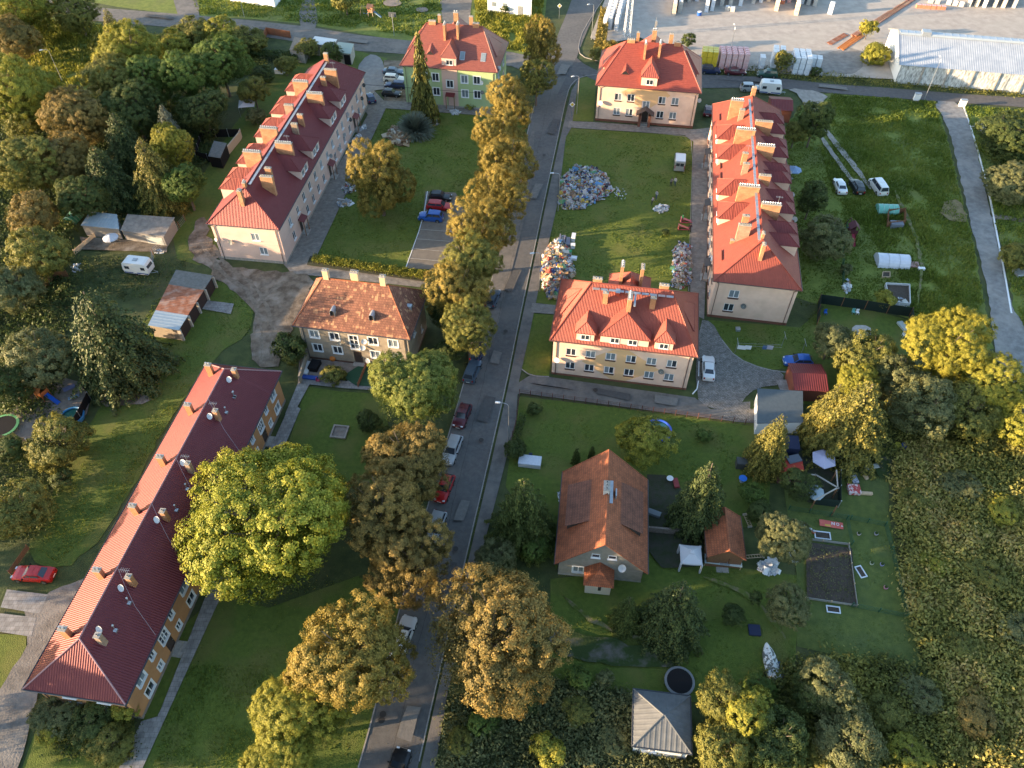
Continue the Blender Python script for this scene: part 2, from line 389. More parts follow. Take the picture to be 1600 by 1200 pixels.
# ------------------------------------------------------------------ outlines, patches of ground, scattered plants
def gp(pts, z=0.): return [G(p[0], p[1], z) for p in pts]
def smooth_line(P, it=2, closed=True):
    for _ in range(it):
        Q = []; n = len(P)
        for i in range(n if closed else n - 1):
            a, b = P[i], P[(i + 1) % n]; Q += [a.lerp(b, .25), a.lerp(b, .75)]
        if not closed: Q = [P[0]] + Q + [P[-1]]
        P = Q
    return P
_lay = [0]
def patch(name, px, m, z=None, smooth=0, jit=0., world=None, seed=1, kind='structure', label=None):
    P = world or gp(px)
    if smooth: P = smooth_line(P, smooth)
    if jit:
        g = random.Random(seed); Q = []
        for i in range(len(P)):
            a, b = P[i], P[(i + 1) % len(P)]; k = max(1, int((b - a).length / 1.1))
            for j in range(k):
                q = a.lerp(b, j / k); Q.append(q + Vector((g.uniform(-jit, jit), g.uniform(-jit, jit), 0)))
        P = Q
    if z is None: _lay[0] += 1; z = .004 * _lay[0]
    c = sum(P, Vector()) / len(P); b = MB(); b.poly([(p.x, p.y, 0) for p in P], 0, [(p.x, p.y) for p in P])
    if (P[1] - P[0]).cross(P[2] - P[1]).z < 0: pass
    o = b.build(name, m, loc=(0, 0, z)); 
    if sum((P[i].x * P[(i + 1) % len(P)].y - P[(i + 1) % len(P)].x * P[i].y) for i in range(len(P))) < 0: o.data.flip_normals()
    o['kind'] = kind
    if label: o['label'] = label
    return o
def strip(name, L, Rr, m, z=None, sm=2):
    P = smooth_line(gp(L), sm, False) + smooth_line(gp(Rr), sm, False)[::-1]
    return patch(name, None, m, z, world=P)
def inside(P, x, y):
    c = np.zeros(len(x), bool); n = len(P)
    for i in range(n):
        a, b = P[i], P[(i + 1) % n]
        if abs(a.y - b.y) < 1e-9: continue
        k = ((a.y > y) != (b.y > y)) & (x < (b.x - a.x) * (y - a.y) / (b.y - a.y) + a.x); c ^= k
    return c
def pts_in(P, n, g):
    x0, x1 = min(p.x for p in P), max(p.x for p in P); y0, y1 = min(p.y for p in P), max(p.y for p in P)
    X = np.empty(0); Y = np.empty(0)
    while len(X) < n:
        x = g.uniform(x0, x1, n * 2); y = g.uniform(y0, y1, n * 2); k = inside(P, x, y); X = np.append(X, x[k]); Y = np.append(Y, y[k])
    return X[:n], Y[:n]
_ng = np.random.default_rng(77); _NG = _ng.random((64, 64))
def vnoise(x, y, s):
    x, y = x / s + 100, y / s + 100; i, j = np.floor(x).astype(int), np.floor(y).astype(int); f, h = x - i, y - j
    f, h = f * f * (3 - 2 * f), h * h * (3 - 2 * h); A = lambda a, b: _NG[a % 64, b % 64]
    return (A(i, j) * (1 - f) + A(i + 1, j) * f) * (1 - h) + (A(i, j + 1) * (1 - f) + A(i + 1, j + 1) * f) * h
def undergrowth(name, label, px, dens, h, m, seed=1, leaf=.16, world=None, tall=.5, per=5, lean=.5, mound=.0, cat=None, soft=.5):
    """leafy ground cover as one mass: stems in tufts whose height follows slow noise"""
    g = np.random.default_rng(seed); P = world or gp(px)
    ar = abs(sum(P[i].x * P[(i + 1) % len(P)].y - P[(i + 1) % len(P)].x * P[i].y for i in range(len(P)))) / 2
    n = int(ar * dens); X, Y = pts_in(P, n, g); X = X + g.normal(size=n) * soft; Y = Y + g.normal(size=n) * soft
    hh = h * (1 - tall + tall * 2 * (vnoise(X, Y, 2.3) * .6 + vnoise(X + 31, Y, .9) * .4)); tone = vnoise(X + 9, Y + 5, 4.) * .5 + vnoise(X, Y + 50, 1.1) * .35
    idx = np.repeat(np.arange(n), per); k = len(idx); u = g.uniform(.15, 1, k)
    off = g.normal(size=(k, 2)) * leaf * 1.3
    C = np.stack([X[idx] + off[:, 0], Y[idx] + off[:, 1], hh[idx] * u + .02], 1)
    N_ = unit(np.stack([off[:, 0] / leaf * lean, off[:, 1] / leaf * lean, np.full(k, .75)], 1) + g.normal(size=(k, 3)) * .5)
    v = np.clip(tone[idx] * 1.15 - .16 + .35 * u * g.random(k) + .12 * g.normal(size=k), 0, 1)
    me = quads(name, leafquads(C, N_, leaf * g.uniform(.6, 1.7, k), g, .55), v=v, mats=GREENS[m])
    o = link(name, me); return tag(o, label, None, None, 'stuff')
def grass(name, label, px, dens, h, m='grassy', seed=1, world=None, wd=.05):
    """upright blades of long grass"""
    g = np.random.default_rng(seed); P = world or gp(px)
    ar = abs(sum(P[i].x * P[(i + 1) % len(P)].y - P[(i + 1) % len(P)].x * P[i].y for i in range(len(P)))) / 2
    n = int(ar * dens); X, Y = pts_in(P, n, g); keep = vnoise(X, Y, 3.) + .35 * g.random(n) > .42; X, Y = X[keep], Y[keep]; n = len(X)
    hh = h * (.4 + vnoise(X, Y, 1.6)) * g.uniform(.6, 1.3, n); az = g.uniform(0, 6.28, n); ln = g.uniform(.1, .8, n) * hh; la = g.uniform(0, 6.28, n)
    B = np.stack([X, Y, np.zeros(n)], 1); s = np.stack([np.cos(az) * wd, np.sin(az) * wd, np.zeros(n)], 1) * g.uniform(.6, 1.8, (n, 1)); T = B + np.stack([np.cos(la) * ln, np.sin(la) * ln, hh], 1)
    Q = np.stack([B - s, B + s, T + s * .5, T - s * .5], 1); v = np.clip(vnoise(X, Y, 5.) * .6 + .5 * g.random(n) - .05, 0, 1)
    return tag(link(name, quads(name, Q, v=v, mats=GREENS[m])), label, None, None, 'stuff')

# ------------------------------------------------------------------ buildings
def win_mesh(w_, h_, style):
    key = ('win', w_, h_, style)
    if key in CROWN: return CROWN[key]
    f = .075; b = MB()
    for x0, x1, z0, z1 in ((-w_ / 2, -w_ / 2 + f, 0, h_), (w_ / 2 - f, w_ / 2, 0, h_), (-w_ / 2 + f, w_ / 2 - f, 0, f), (-w_ / 2 + f, w_ / 2 - f, h_ - f, h_)): b.box(x0, x1, .03, .10, z0, z1)
    pan = []
    if 'grid' in style:
        nx, nz = (2, 3) if 'tall' in style else (3, 2)
    else: nx, nz = (1, 1) if 'one' in style else (2, 1)
    iw, ih = w_ - 2 * f, h_ - 2 * f
    for i in range(1, nx): x = -w_ / 2 + f + iw * i / nx; b.box(x - .05, x + .05, .025, .10, f, h_ - f)
    for i in range(1, nz): z = f + ih * i / nz; b.box(-w_ / 2 + f, w_ / 2 - f, .028, .098, z - .04, z + .04)
    if 'sur' in style:
        q = .14
        for x0, x1, z0, z1 in ((-w_ / 2 - q, -w_ / 2, -q, h_ + q), (w_ / 2, w_ / 2 + q, -q, h_ + q), (-w_ / 2, w_ / 2, -q, 0), (-w_ / 2, w_ / 2, h_, h_ + q)): b.box(x0, x1, -.035, .03, z0, z1)
    panes = []
    for i in range(nx):
        for k in range(nz):
            x0 = -w_ / 2 + f + iw * i / nx + (.05 if i else 0); x1 = -w_ / 2 + f + iw * (i + 1) / nx - (.05 if i < nx - 1 else 0)
            z0 = f + ih * k / nz + (.04 if k else 0); z1 = f + ih * (k + 1) / nz - (.04 if k < nz - 1 else 0)
            key2 = ('pane', round(x1 - x0, 2), round(z1 - z0, 2))
            if key2 not in CROWN:
                q = MB(); q.box(-(x1 - x0) / 2, (x1 - x0) / 2, 0, .012, 0, z1 - z0); CROWN[key2] = q.mesh('pane', GLASS)
            panes.append((CROWN[key2], ((x0 + x1) / 2, .062, z0)))
    sl = MB(); sl.box(-w_ / 2 - .08, w_ / 2 + .08, -.16, .03, -.07, -.001); 
    if 'dark' in style: sl.box(-w_ / 2 - .02, w_ / 2 + .02, -.03, -.005, -.28, -.071)
    CROWN[key] = (b.mesh('window_frame', PVC), panes, sl.mesh('sill', mat('brown_sill', (.07, .035, .025), rough=.5) if 'dark' in style else WHITE)); return CROWN[key]
_rw = random.Random(11)
def window(parent, loc, yaw, w_, h_, style='', name='window'):
    fm, panes, sl = win_mesh(w_, h_, style)
    o = link(name, fm, parent, loc, yaw); cur = _rw.random() < .28
    for pm, l in panes:
        p = link('pane', pm, o, l); 
        if cur or _rw.random() < .12: p.material_slots[0].link = 'OBJECT'; p.material_slots[0].material = GLASSB
    link('sill', sl, o); return o
def plate(o, F, U, N_, cuts, W, z0, z1, mb, m=0, dep=.14, mr=None):
    """wall face with real openings; F origin, U along, N_ outward"""
    xs = sorted({0, W} | {round(c[0], 3) for c in cuts} | {round(c[1], 3) for c in cuts}); zs = sorted({z0, z1} | {round(c[2], 3) for c in cuts} | {round(c[3], 3) for c in cuts})
    xs = [x for x in xs if 0 <= x <= W]; zs = [z for z in zs if z0 <= z <= z1]
    pt = lambda x, z, d=0: F + U * x + Vector((0, 0, z)) - N_ * d
    for i in range(len(xs) - 1):
        for k in range(len(zs) - 1):
            cx, cz = (xs[i] + xs[i + 1]) / 2, (zs[k] + zs[k + 1]) / 2
            if any(c[0] < cx < c[1] and c[2] < cz < c[3] for c in cuts): continue
            mb.poly([pt(xs[i], zs[k]), pt(xs[i + 1], zs[k]), pt(xs[i + 1], zs[k + 1]), pt(xs[i], zs[k + 1])], m)
    for a, b, c, d in cuts:
        for q in ([(a, c), (b, c)], [(b, c), (b, d)], [(b, d), (a, d)], [(a, d), (a, c)]):
            (x0, p0), (x1, p1) = q; mb.poly([pt(x0, p0), pt(x0, p0, dep), pt(x1, p1, dep), pt(x1, p1)], m)
        mb.poly([pt(a, c, dep), pt(b, c, dep), pt(b, d, dep), pt(a, d, dep)], 1)
def clip_range(pts, axis, val):
    r = []
    n = len(pts)
    for i in range(n):
        a, b = pts[i], pts[(i + 1) % n]
        if (a[axis] - val) * (b[axis] - val) < 0: t = (val - a[axis]) / (b[axis] - a[axis]); r.append(a[1 - axis] + (b[1 - axis] - a[1 - axis]) * t)
    return (min(r), max(r)) if len(r) >= 2 else None
def roof_face(mb, pts, style, sp=.2, h=.035, m=0, thick=.0):
    pts = [Vector(p) for p in pts]; n = (pts[1] - pts[0]).cross(pts[2] - pts[0]).normalized()
    if n.z < 0: n = -n; pts = pts[::-1]
    e = Vector((0, 0, 1)).cross(n).normalized(); u = n.cross(e); o = pts[0]
    q = [((p - o).dot(e), (p - o).dot(u)) for p in pts]; uv = [(p.dot(e), p.dot(u)) for p in pts]
    mb.poly(pts, m, uv); W3 = lambda a, b, k=0: o + e * a + u * b + n * k
    UV = lambda a, b: (a + o.dot(e), b + o.dot(u))
    if style == 'ribs':
        lo = min(a for a, b in q); hi = max(a for a, b in q); k = math.ceil(lo / sp + .01)
        while k * sp < hi:
            x = k * sp; r = clip_range(q, 0, x); k += 1
            if not r or r[1] - r[0] < .15: continue
            a, b = r[0] + .02, r[1] - .02; wd = sp * .30
            mb.poly([W3(x - wd, a), W3(x - wd, b), W3(x, b, h), W3(x, a, h)][::-1], m); mb.poly([W3(x, a, h), W3(x, b, h), W3(x + wd, b), W3(x + wd, a)][::-1], m)
            mb.poly([W3(x - wd, a), W3(x, a, h), W3(x + wd, a)], m)
    elif style == 'courses':
        lo = min(b for a, b in q); hi = max(b for a, b in q); k = 0
        while lo + (k + 1) * sp < hi + sp * .5:
            s0 = lo + k * sp + .005; s1 = min(lo + (k + 1) * sp, hi - .01); k += 1
            r0, r1 = clip_range(q, 1, s0), clip_range(q, 1, s1)
            if not r0: continue
            r1 = r1 or ((r0[0] + r0[1]) / 2,) * 2
            P = [(r0[0], s0, h), (r0[1], s0, h), (r1[1], s1, .004), (r1[0], s1, .004)]
            mb.poly([W3(*p) for p in P], m, [UV(p[0], p[1]) for p in P]); mb.poly([W3(r0[0], s0), W3(r0[1], s0), W3(r0[1], s0, h), W3(r0[0], s0, h)], m, [UV(r0[0], s0)] * 4)
class House:
    SIDES = {'front': 0, 'right': 90, 'back': 180, 'left': -90}
    def __init__(s, name, label, o, yaw, W, D, ze, zr, cat='house'):
        s.r = thing(name, label, cat, (o[0], o[1], 0), R(yaw)); s.W, s.D, s.ze, s.zr = W, D, ze, zr; s.cuts = {k: [] for k in s.SIDES}; s.todo = []
    def at(s, side, c, z, d=0.):
        """point of a wall: c metres from the front-left/near corner, d inward"""
        return Vector({'front': (c, d, z), 'back': (c, s.D - d, z), 'left': (d, c, z), 'right': (s.W - d, c, z)}[side])
    def u(s, side, c): return {'front': c, 'right': c, 'back': s.W - c, 'left': s.D - c}[side]
    def win(s, side, c, z, w_=1.3, h_=1.4, style=''):
        u = s.u(side, c); s.cuts[side].append((u - w_ / 2, u + w_ / 2, z - h_ / 2, z + h_ / 2)); s.todo.append((side, c, z - h_ / 2, w_, h_, style))
    def door(s, side, c, w_=1.1, h_=2.2, z=.35, canopy=None, m=None, frame=None):
        u = s.u(side, c); s.cuts[side].append((u - w_ / 2, u + w_ / 2, z, z + h_)); yaw = R(s.SIDES[side]); p = s.at(side, c, z)
        b = MB(); b.box(-w_ / 2 + .04, w_ / 2 - .04, .06, .11, 0, h_ - .04); b.box(-w_ / 4, w_ / 4, .05, .06, h_ * .5, h_ * .85); d = b.build('door', m or mat('dark_door', (.05, .035, .03), rough=.5), s.r, p, yaw)
        q = MB(); q.box(w_ / 2 - .16, w_ / 2 - .12, 0, .06, 1.0, 1.15); q.build('handle', STEEL, d)
        st = MB(); st.box(-w_ / 2 - .3, w_ / 2 + .3, -1.1, -.005, -z + .01, -z / 2); st.box(-w_ / 2 - .2, w_ / 2 + .2, -.7, -.006, -z / 2, 0); st.build('doorstep', CONC, s.r, p, yaw)
        if canopy:
            e = MB(); e.extrude([(-1.0, h_ + .25), (-1.0, h_ + .32), (-.01, h_ + .75), (-.01, h_ + .68)], -w_ / 2 - .35, w_ / 2 + .35, 0, 'x')
            for x in (-w_ / 2 - .25, w_ / 2 + .25): e.box(x - .06, x + .06, -.9, -.80, -z, h_ + .25, 1)
            e.build('door_canopy', [canopy, frame or WOOD], s.r, p, yaw)
    def walls(s, m, plinth=None, ph=.5, gable=False, zt=None, under=None):
        zt = zt or s.ze; fr = {'front': (Vector((0, 0, 0)), Vector((1, 0, 0)), Vector((0, -1, 0)), s.W), 'right': (Vector((s.W, 0, 0)), Vector((0, 1, 0)), Vector((1, 0, 0)), s.D),
              'back': (Vector((s.W, s.D, 0)), Vector((-1, 0, 0)), Vector((0, 1, 0)), s.W), 'left': (Vector((0, s.D, 0)), Vector((0, -1, 0)), Vector((-1, 0, 0)), s.D)}
        for k, (F, U, N_, L) in fr.items():
            mb = MB(); plate(None, F, U, N_, s.cuts[k], L, 0, zt, mb)
            if gable and k in ('front', 'back'):
                f = 0.002; mb.poly([F + Vector((0, 0, zt)), F + U * L + Vector((0, 0, zt)), F + U * (L / 2) + Vector((0, 0, s.zr - .12))], 0)
            mb.build('wall', [m, DARK], s.r)
        for side, c, z, w_, h_, st in s.todo: window(s.r, s.at(side, c, z), R(s.SIDES[side]), w_, h_, st)
        if plinth:
            b = MB(); t = .04
            b.box(-t, s.W + t, -t, .0, 0, ph); b.box(-t, s.W + t, s.D, s.D + t, 0, ph); b.box(-t, 0, 0, s.D, 0, ph); b.box(s.W, s.W + t, 0, s.D, 0, ph); b.build('plinth', plinth, s.r)
    def roof(s, m, style='ribs', sp=.2, ov=.45, h1=4., h2=4., axis='x', gable=False, cap=None, gut=None, h=.035, over=0., board=None):
        W, D, ze, zr = s.W, s.D, s.ze, s.zr; a, b, c, d = (-ov, -ov, ze), (W + ov, -ov, ze), (W + ov, D + ov, ze), (-ov, D + ov, ze)
        if gable: e, f = (W / 2, -ov, zr), (W / 2, D + ov, zr); F = [(d, a, e, f), (b, c, f, e)]; ax = 'y'
        elif axis == 'x': e, f = (h1, D / 2, zr), (W - h2, D / 2, zr); F = [(a, b, f, e), (b, c, f), (c, d, e, f), (d, a, e)]
        else: e, f = (W / 2, h1, zr), (W / 2, D - h2, zr); F = [(a, b, e), (b, c, f, e), (c, d, f), (d, a, e, f)]
        mb = MB()
        for q in F: roof_face(mb, q, style, sp, h)
        s.rf = mb.build('roof', m, s.r); cp = MB(); lines = [(e, f)]
        if not gable: lines += [(a, e), (b, e if axis == 'y' else f), (c, f), (d, f if axis == 'y' else e)]
        else: lines += [(a, e), (b, e), (c, f), (d, f)]
        for p, q in lines: cp.tube(Vector(p) + Vector((0, 0, .03)), Vector(q) + Vector((0, 0, .03)), .085, n=6)
        cp.build('ridge_cap', cap or m, s.rf)
        so = MB(); so.box(-ov + .02, W + ov - .02, -ov + .02, D + ov - .02, ze - .16, ze - .03) if not gable else None
        if gable:
            for x in (-ov + .02, W + .002): so.box(x, x + ov - .022, -ov + .02, D + ov - .02, ze - .14, ze - .03)
            for y in (-ov, D + ov - .05):
                for x0, x1 in ((-ov, W / 2), (W + ov, W / 2)): so.poly([(x0, y, ze - .16), (x1, y, zr - .16), (x1, y, zr + .0), (x0, y, ze + .0)]); so.poly([(x0, y + .05, ze - .16), (x1, y + .05, zr - .16), (x1, y + .05, zr), (x0, y + .05, ze)])
        so.build('eaves_board', board or mat('eaves_board', (.16, .06, .045), rough=.6), s.rf)
        g = MB(); zz = ze - .02; Q = [(-ov - .07, -ov - .07, zz), (W + ov + .07, -ov - .07, zz), (W + ov + .07, D + ov + .07, zz), (-ov - .07, D + ov + .07, zz)]
        sid = [(3, 0), (1, 2)] if gable else [(0, 1), (1, 2), (2, 3), (3, 0)]
        for i, j in sid: g = MB(); g.tube(Q[i], Q[j], .075, n=6); g.build('gutter', gut or GUTTER, s.rf)
        t = .07
        for x, y, X, Y in ((.5, -t, .1, -ov - .05), (W - .5, -t, W - .1, -ov - .05), (.5, D + t, .1, D + ov + .05), (W - .5, D + t, W - .1, D + ov + .05)):
            if gable: X = -ov - .05 if x < W / 2 else W + ov + .05; Y = y; x = -t if x < W / 2 else W + t; y = .4 if y < 1 else D - .4; Y = y
            dp = MB(); dp.tube((X, Y, ze - .08), (x, y, ze - .6), .05); dp.tube((x, y, ze - .6), (x, y, .1), .05); dp.build('downpipe', gut or GUTTER, s.r)
        run = (W / 2 + ov) if (axis == 'y' or gable) else (D / 2 + ov); s.tan = (zr - ze) / run; s.ov = ov; s.rm = m; s.rs = style; s.sp = sp; s.capm = cap or m
    def dormer(s, side, c, w_, d0, zb, zt, zr, hip, wm, wins=((0, .7),), wh=.8, ew=.22, rm=None, style=None):
        T = lambda x, d, z: s.at(side, x, z, d); mb = MB(); dend = (zr - s.ze) / s.tan - s.ov + .15; x0, x1 = c - w_ / 2, c + w_ / 2; dw = (zt - s.ze) / s.tan - s.ov + .3
        for q in ([T(x0, d0, zb), T(x1, d0, zb), T(x1, d0, zt), T(x0, d0, zt)], [T(x0, d0, zb), T(x0, d0, zt), T(x0, dw, zt), T(x0, dw, zb)], [T(x1, d0, zb), T(x1, d0, zt), T(x1, dw, zt), T(x1, dw, zb)]): mb.poly(q)
        o = mb.build('dormer', wm, s.r); rb = MB(); E0, E1 = x0 - ew, x1 + ew; f = d0 - ew
        rr = style or s.rs; ap, en = T(c, d0 + hip, zr), T(c, dend, zr); dz = (zt - .05 - s.ze) / s.tan - s.ov
        roof_face(rb, [T(E0, f, zt - .05), T(E1, f, zt - .05), ap], rr, s.sp); roof_face(rb, [T(E0, f, zt - .05), ap, en, T(E0, dz + .1, zt - .05)], rr, s.sp); roof_face(rb, [T(E1, f, zt - .05), ap, en, T(E1, dz + .1, zt - .05)], rr, s.sp)
        for q in ((T(E0, f, zt - .03), ap), (T(E1, f, zt - .03), ap), (ap, en)): rb.tube(q[0], q[1], .055, n=5)
        rb.tube(T(E0, f - .04, zt - .07), T(E1, f - .04, zt - .07), .05, n=5)
        rb.build('dormer_roof', rm or s.rm, o)
        for dx, ww in wins:
            b = MB(); hb = wh; zc = zb + (zt - zb) * .52 - hb / 2; q = .07; xx = ww
            b.box(-xx - q, xx + q, -.06, -.02, -q, 0); b.box(-xx - q, xx + q, -.06, -.02, hb, hb + q); b.box(-xx - q, -xx, -.06, -.02, 0, hb); b.box(xx, xx + q, -.06, -.02, 0, hb); b.box(-.04, .04, -.058, -.022, 0, hb)
            b.box(-xx, -.04, -.035, -.01, 0, hb, 1); b.box(.04, xx, -.035, -.01, 0, hb, 1); b.box(-xx - .12, xx + .12, -.14, -.01, -q - .05, -q)
            b.build('window', [PVC, GLASS], o, T(c + dx, d0, zc), R(s.SIDES[side]))
        return o
    def chimney(s, x, y, w_, d_, zt, m=None, pots=0, cowl=False, mast=False, zb=None):
        w_, d_ = (w_ * .94, d_ * .82) if w_ > d_ else (w_ * .85, d_ * .85); zt -= .25; c = MB(); zb = s.ze - .3 if zb is None else zb; c.box(-w_ / 2, w_ / 2, -d_ / 2, d_ / 2, 0, zt - zb); o = c.build('chimney', m or BRICK, s.r, (x, y, zb))
        H = zt - zb; b = MB(); b.box(-w_ / 2 - .05, w_ / 2 + .05, -d_ / 2 - .05, d_ / 2 + .05, H, H + .09); b.build('chimney_cap', CONC, o)
        n = max(1, int(max(w_, d_) / .34)); f = MB()
        for i in range(n):
            t = (i + .5) / n - .5; px_, py_ = (t * w_, 0) if w_ >= d_ else (0, t * d_)
            if cowl: f.tube((px_, py_, H + .09), (px_, py_, H + .33), .08, n=7); f.tube((px_, py_, H + .33), (px_, py_, H + .40), .13, .10, n=7)
            else: f.box(px_ - .11, px_ + .11, py_ - .11, py_ + .11, H + .09, H + .25, 1); f.box(px_ - .065, px_ + .065, py_ - .065, py_ + .065, H + .25, H + .253, 2)
        f.build('flue', [STEEL, CONC, DARK], o)
        if mast:
            a = MB(); a.tube((w_ * .3, 0, H), (w_ * .3, 0, H + 1.5), .02); a.box(w_ * .3 - .5, w_ * .3 + .5, -.012, .012, H + 1.3, H + 1.33)
            for k in range(5): a.box(w_ * .3 - .45 + k * .2, w_ * .3 - .43 + k * .2, -.25, .25, H + 1.31, H + 1.33)
            a.build('aerial', STEEL, o)
        return o
    def dish(s, side, c, z, r=.42, m=None, out=.5, aim=(-.5, -.8, .35)):
        p = s.at(side, c, z, -out); M_ = m or mat('dish_white', (.55, .57, .58), rough=.4); yaw = s.r.rotation_euler.z; a = Vector(aim); a.rotate(Matrix.Rotation(-yaw, 3, 'Z'))
        b = MB(); b.disc((0, 0, 0), r, a, 14, 0, .09); b.tube(s.at(side, c, z, .0) - p, Vector((0, 0, -.03)), .03, n=5, m=1); b.tube((0, 0, -.03), a.normalized() * .42, .015, n=4, m=1)
        return b.build('satellite_dish', [M_, STEEL], s.r, p)
# ------------------------------------------------------------------ cars
PAINT = {}
def paint(name, c, metal=.25, rough=.28):
    if name not in PAINT:
        m, t, p = nodes('car_paint_' + name); p.inputs['Base Color'].default_value = (*c, 1); p.inputs['Metallic'].default_value = metal; p.inputs['Roughness'].default_value = rough
        p.inputs['Coat Weight'].default_value = .6; p.inputs['Coat Roughness'].default_value = .08; PAINT[name] = m
    return PAINT[name]
for k, c in {'white': (.68, .69, .70), 'silver': (.36, .38, .40), 'grey': (.14, .15, .16), 'black': (.012, .013, .016), 'red': (.42, .015, .015), 'blue': (.015, .09, .38), 'navy': (.015, .03, .09), 'green': (.02, .07, .055), 'maroon': (.09, .012, .02), 'steel': (.07, .11, .16), 'ivory': (.62, .62, .58)}.items(): paint(k, c)
LAMP = mat('headlamp_glass', (.55, .57, .6), rough=.1); TAIL = mat('tail_lamp', (.30, .01, .01), rough=.25); RIM = mat('alloy_rim', (.35, .36, .37), rough=.3, metal=.8); PLATE = mat('number_plate', (.65, .66, .62), rough=.5)
def loft(b, secs, m=0):
    for A, B in zip(secs, secs[1:]):
        for i in range(len(A) - 1): b.poly([A[i], B[i], B[i + 1], A[i + 1]], m)
    b.poly(secs[0], m); b.poly(secs[-1][::-1], m)
CARS = {   # length, half width, hood end, windscreen top, roof end, tail base, roof z, hood z, deck z
 'hatch':  (4.05, .88, .75, .15, -1.45, -1.95, 1.47, .92, .95),
 'wagon':  (4.65, .90, .95, .30, -1.85, -2.22, 1.50, .92, 1.00),
 'sedan':  (4.70, .90, .95, .30, -1.00, -1.60, 1.43, .90, 1.02),
 'suv':    (4.35, .92, .85, .30, -1.70, -2.05, 1.68, 1.05, 1.10),
 'mpv':    (4.90, .96, 1.60, .95, -2.25, -2.40, 1.95, 1.10, 1.15),
}
def make_car(kind):
    L, hw, hx, wx, rx, tx, rz, hz, dz = CARS[kind]; f = L / 2; t = thing(kind, '', 'car'); b = MB()
    def sec(x, zt, k=1., zb=.24): return [(x, -hw * k * .93, zb), (x, -hw * k, .42), (x, -hw * k * .995, min(zt - .14, .72)), (x, -hw * k * .93, zt - .05), (x, -hw * k * .6, zt), (x, 0, zt + .015), (x, hw * k * .6, zt), (x, hw * k * .93, zt - .05), (x, hw * k * .995, min(zt - .14, .72)), (x, hw * k, .42), (x, hw * k * .93, zb)]
    S_ = [(f, .52, .72, .3), (f - .07, .66, .86, .26), (f - .28, hz - .12, .95, .22), (f - .7, hz - .05, 1, .2), (hx, hz, 1, .2), (0, hz + .03, 1, .2), (rx, dz, 1, .2), (tx, dz, .98, .22), (-f + .12, dz - .06 if kind != 'hatch' else .9, .93, .24), (-f + .02, .74, .86, .28), (-f, .50, .78, .32)]
    loft(b, [sec(x, z, k, zb) for x, z, k, zb in S_])
    # cabin shell: pillars and roof
    c0, c1, c2, c3 = hx, wx, rx, tx; wb, wt = hw * .91, hw * .72; zb = hz - .02
    bot = [(c0, -wb * .86, zb), (c3, -wb * .88, dz - .02), (c3, wb * .88, dz - .02), (c0, wb * .86, zb)]; P = lambda x, y, z: (x, y, z)
    top = [(c1, -wt * .93, rz - .05), (c2, -wt * .9, rz - .06), (c2, wt * .9, rz - .06), (c1, wt * .93, rz - .05)]
    mid = (c1 + c2) / 2
    b.poly([top[0], (mid, -wt, rz - .02), top[1], (c2, 0, rz - .02), top[2], (mid, wt, rz - .02), top[3], (c1, 0, rz - .015)], 0)
    b.poly([(mid, -wt, rz - .02), (mid, wt, rz - .02), (mid, wt * .5, rz + .01), (mid, -wt * .5, rz + .01)], 0)
    for s_ in (0, 1):
        i, j = (0, 1) if s_ == 0 else (3, 2); y = -1 if s_ == 0 else 1
        b.poly([bot[i], (0, y * wb, (zb + dz) / 2), bot[j], top[j], (mid, y * wt, rz - .02), top[i]])
    b.poly([bot[0], bot[3], top[3], top[0]]); b.poly([bot[1], bot[2], top[2], top[1]])
    body = b.build('body', PAINT['white'], t, smooth=False); 
    def glass(name, q, off, shrink=.09):
        q = [Vector(p) for p in q]; c = sum(q, Vector()) / len(q); g = MB(); n = Vector(off); g.poly([p.lerp(c, shrink) + n * .012 for p in q]); g.build(name, GLASS, t)
    glass('windscreen', [bot[0], bot[3], top[3], top[0]], (1, 0, 1)); glass('rear_window', [bot[1], bot[2], top[2], top[1]], (-1, 0, 1), .12)
    for y in (-1, 1):
        yb, yt = y * wb * .88, y * wt * .93; k = .42
        def wp(x, z): 
            tt = (z - zb) / (rz - zb); return (x, y * (wb * (1 - tt) + wt * tt) + y * .012, z)
        z0, z1 = max(zb, dz) + .05, rz - .12; fr = lambda z: c0 + (c1 - c0) * (z - zb) / (rz - zb) - .1; bk = lambda z: c3 + (c2 - c3) * (z - zb) / (rz - zb) + .14
        m_ = (fr(z0) + bk(z0)) / 2 + .15
        for a, bb in (((fr(z0), fr(z1)), (m_ + .04, m_ + .04)), ((m_ - .04, m_ - .04), (bk(z0), bk(z1)))):
            g = MB(); q = [wp(a[0], z0), wp(bb[0], z0), wp(bb[1], z1), wp(a[1], z1)]; g.poly(q); g.build('side_window', GLASS, t)
    for x in (f - .82, -f + .85):
        for y in (-1, 1):
            wm = 'wheel' + kind
            if wm not in CROWN:
                w_ = MB(); w_.tube((0, -.1, 0), (0, .1, 0), .32, n=14); CROWN[wm] = w_.mesh('wheel', TYRE); r_ = MB(); r_.tube((0, -.108, 0), (0, .108, 0), .2, n=8); CROWN[wm + 'r'] = r_.mesh('rim', RIM)
            w_ = link('wheel', CROWN[wm], t, (x, y * (hw - .07), .32)); link('rim', CROWN[wm + 'r'], w_)
            a = MB(); a.tube((x, y * (hw - .3), .36), (x, y * (hw + .006), .36), .375, n=14); a.build('wheel_arch', BLACK, t)
    for y in (-1, 1):
        a = MB(); a.box(f - .22, f - .04, y * hw * .62 - .15, y * hw * .62 + .15, .60, .74); a.build('headlight', LAMP, t)
        a = MB(); a.box(-f + .0, -f + .12, y * hw * .70 - .10, y * hw * .70 + .10, .66, .90); a.build('tail_light', TAIL, t)
        a = MB(); a.cbox((hx - .25, y * (hw + .06), hz + .06), (.12, .2, .13)); a.build('mirror', BLACK, t)
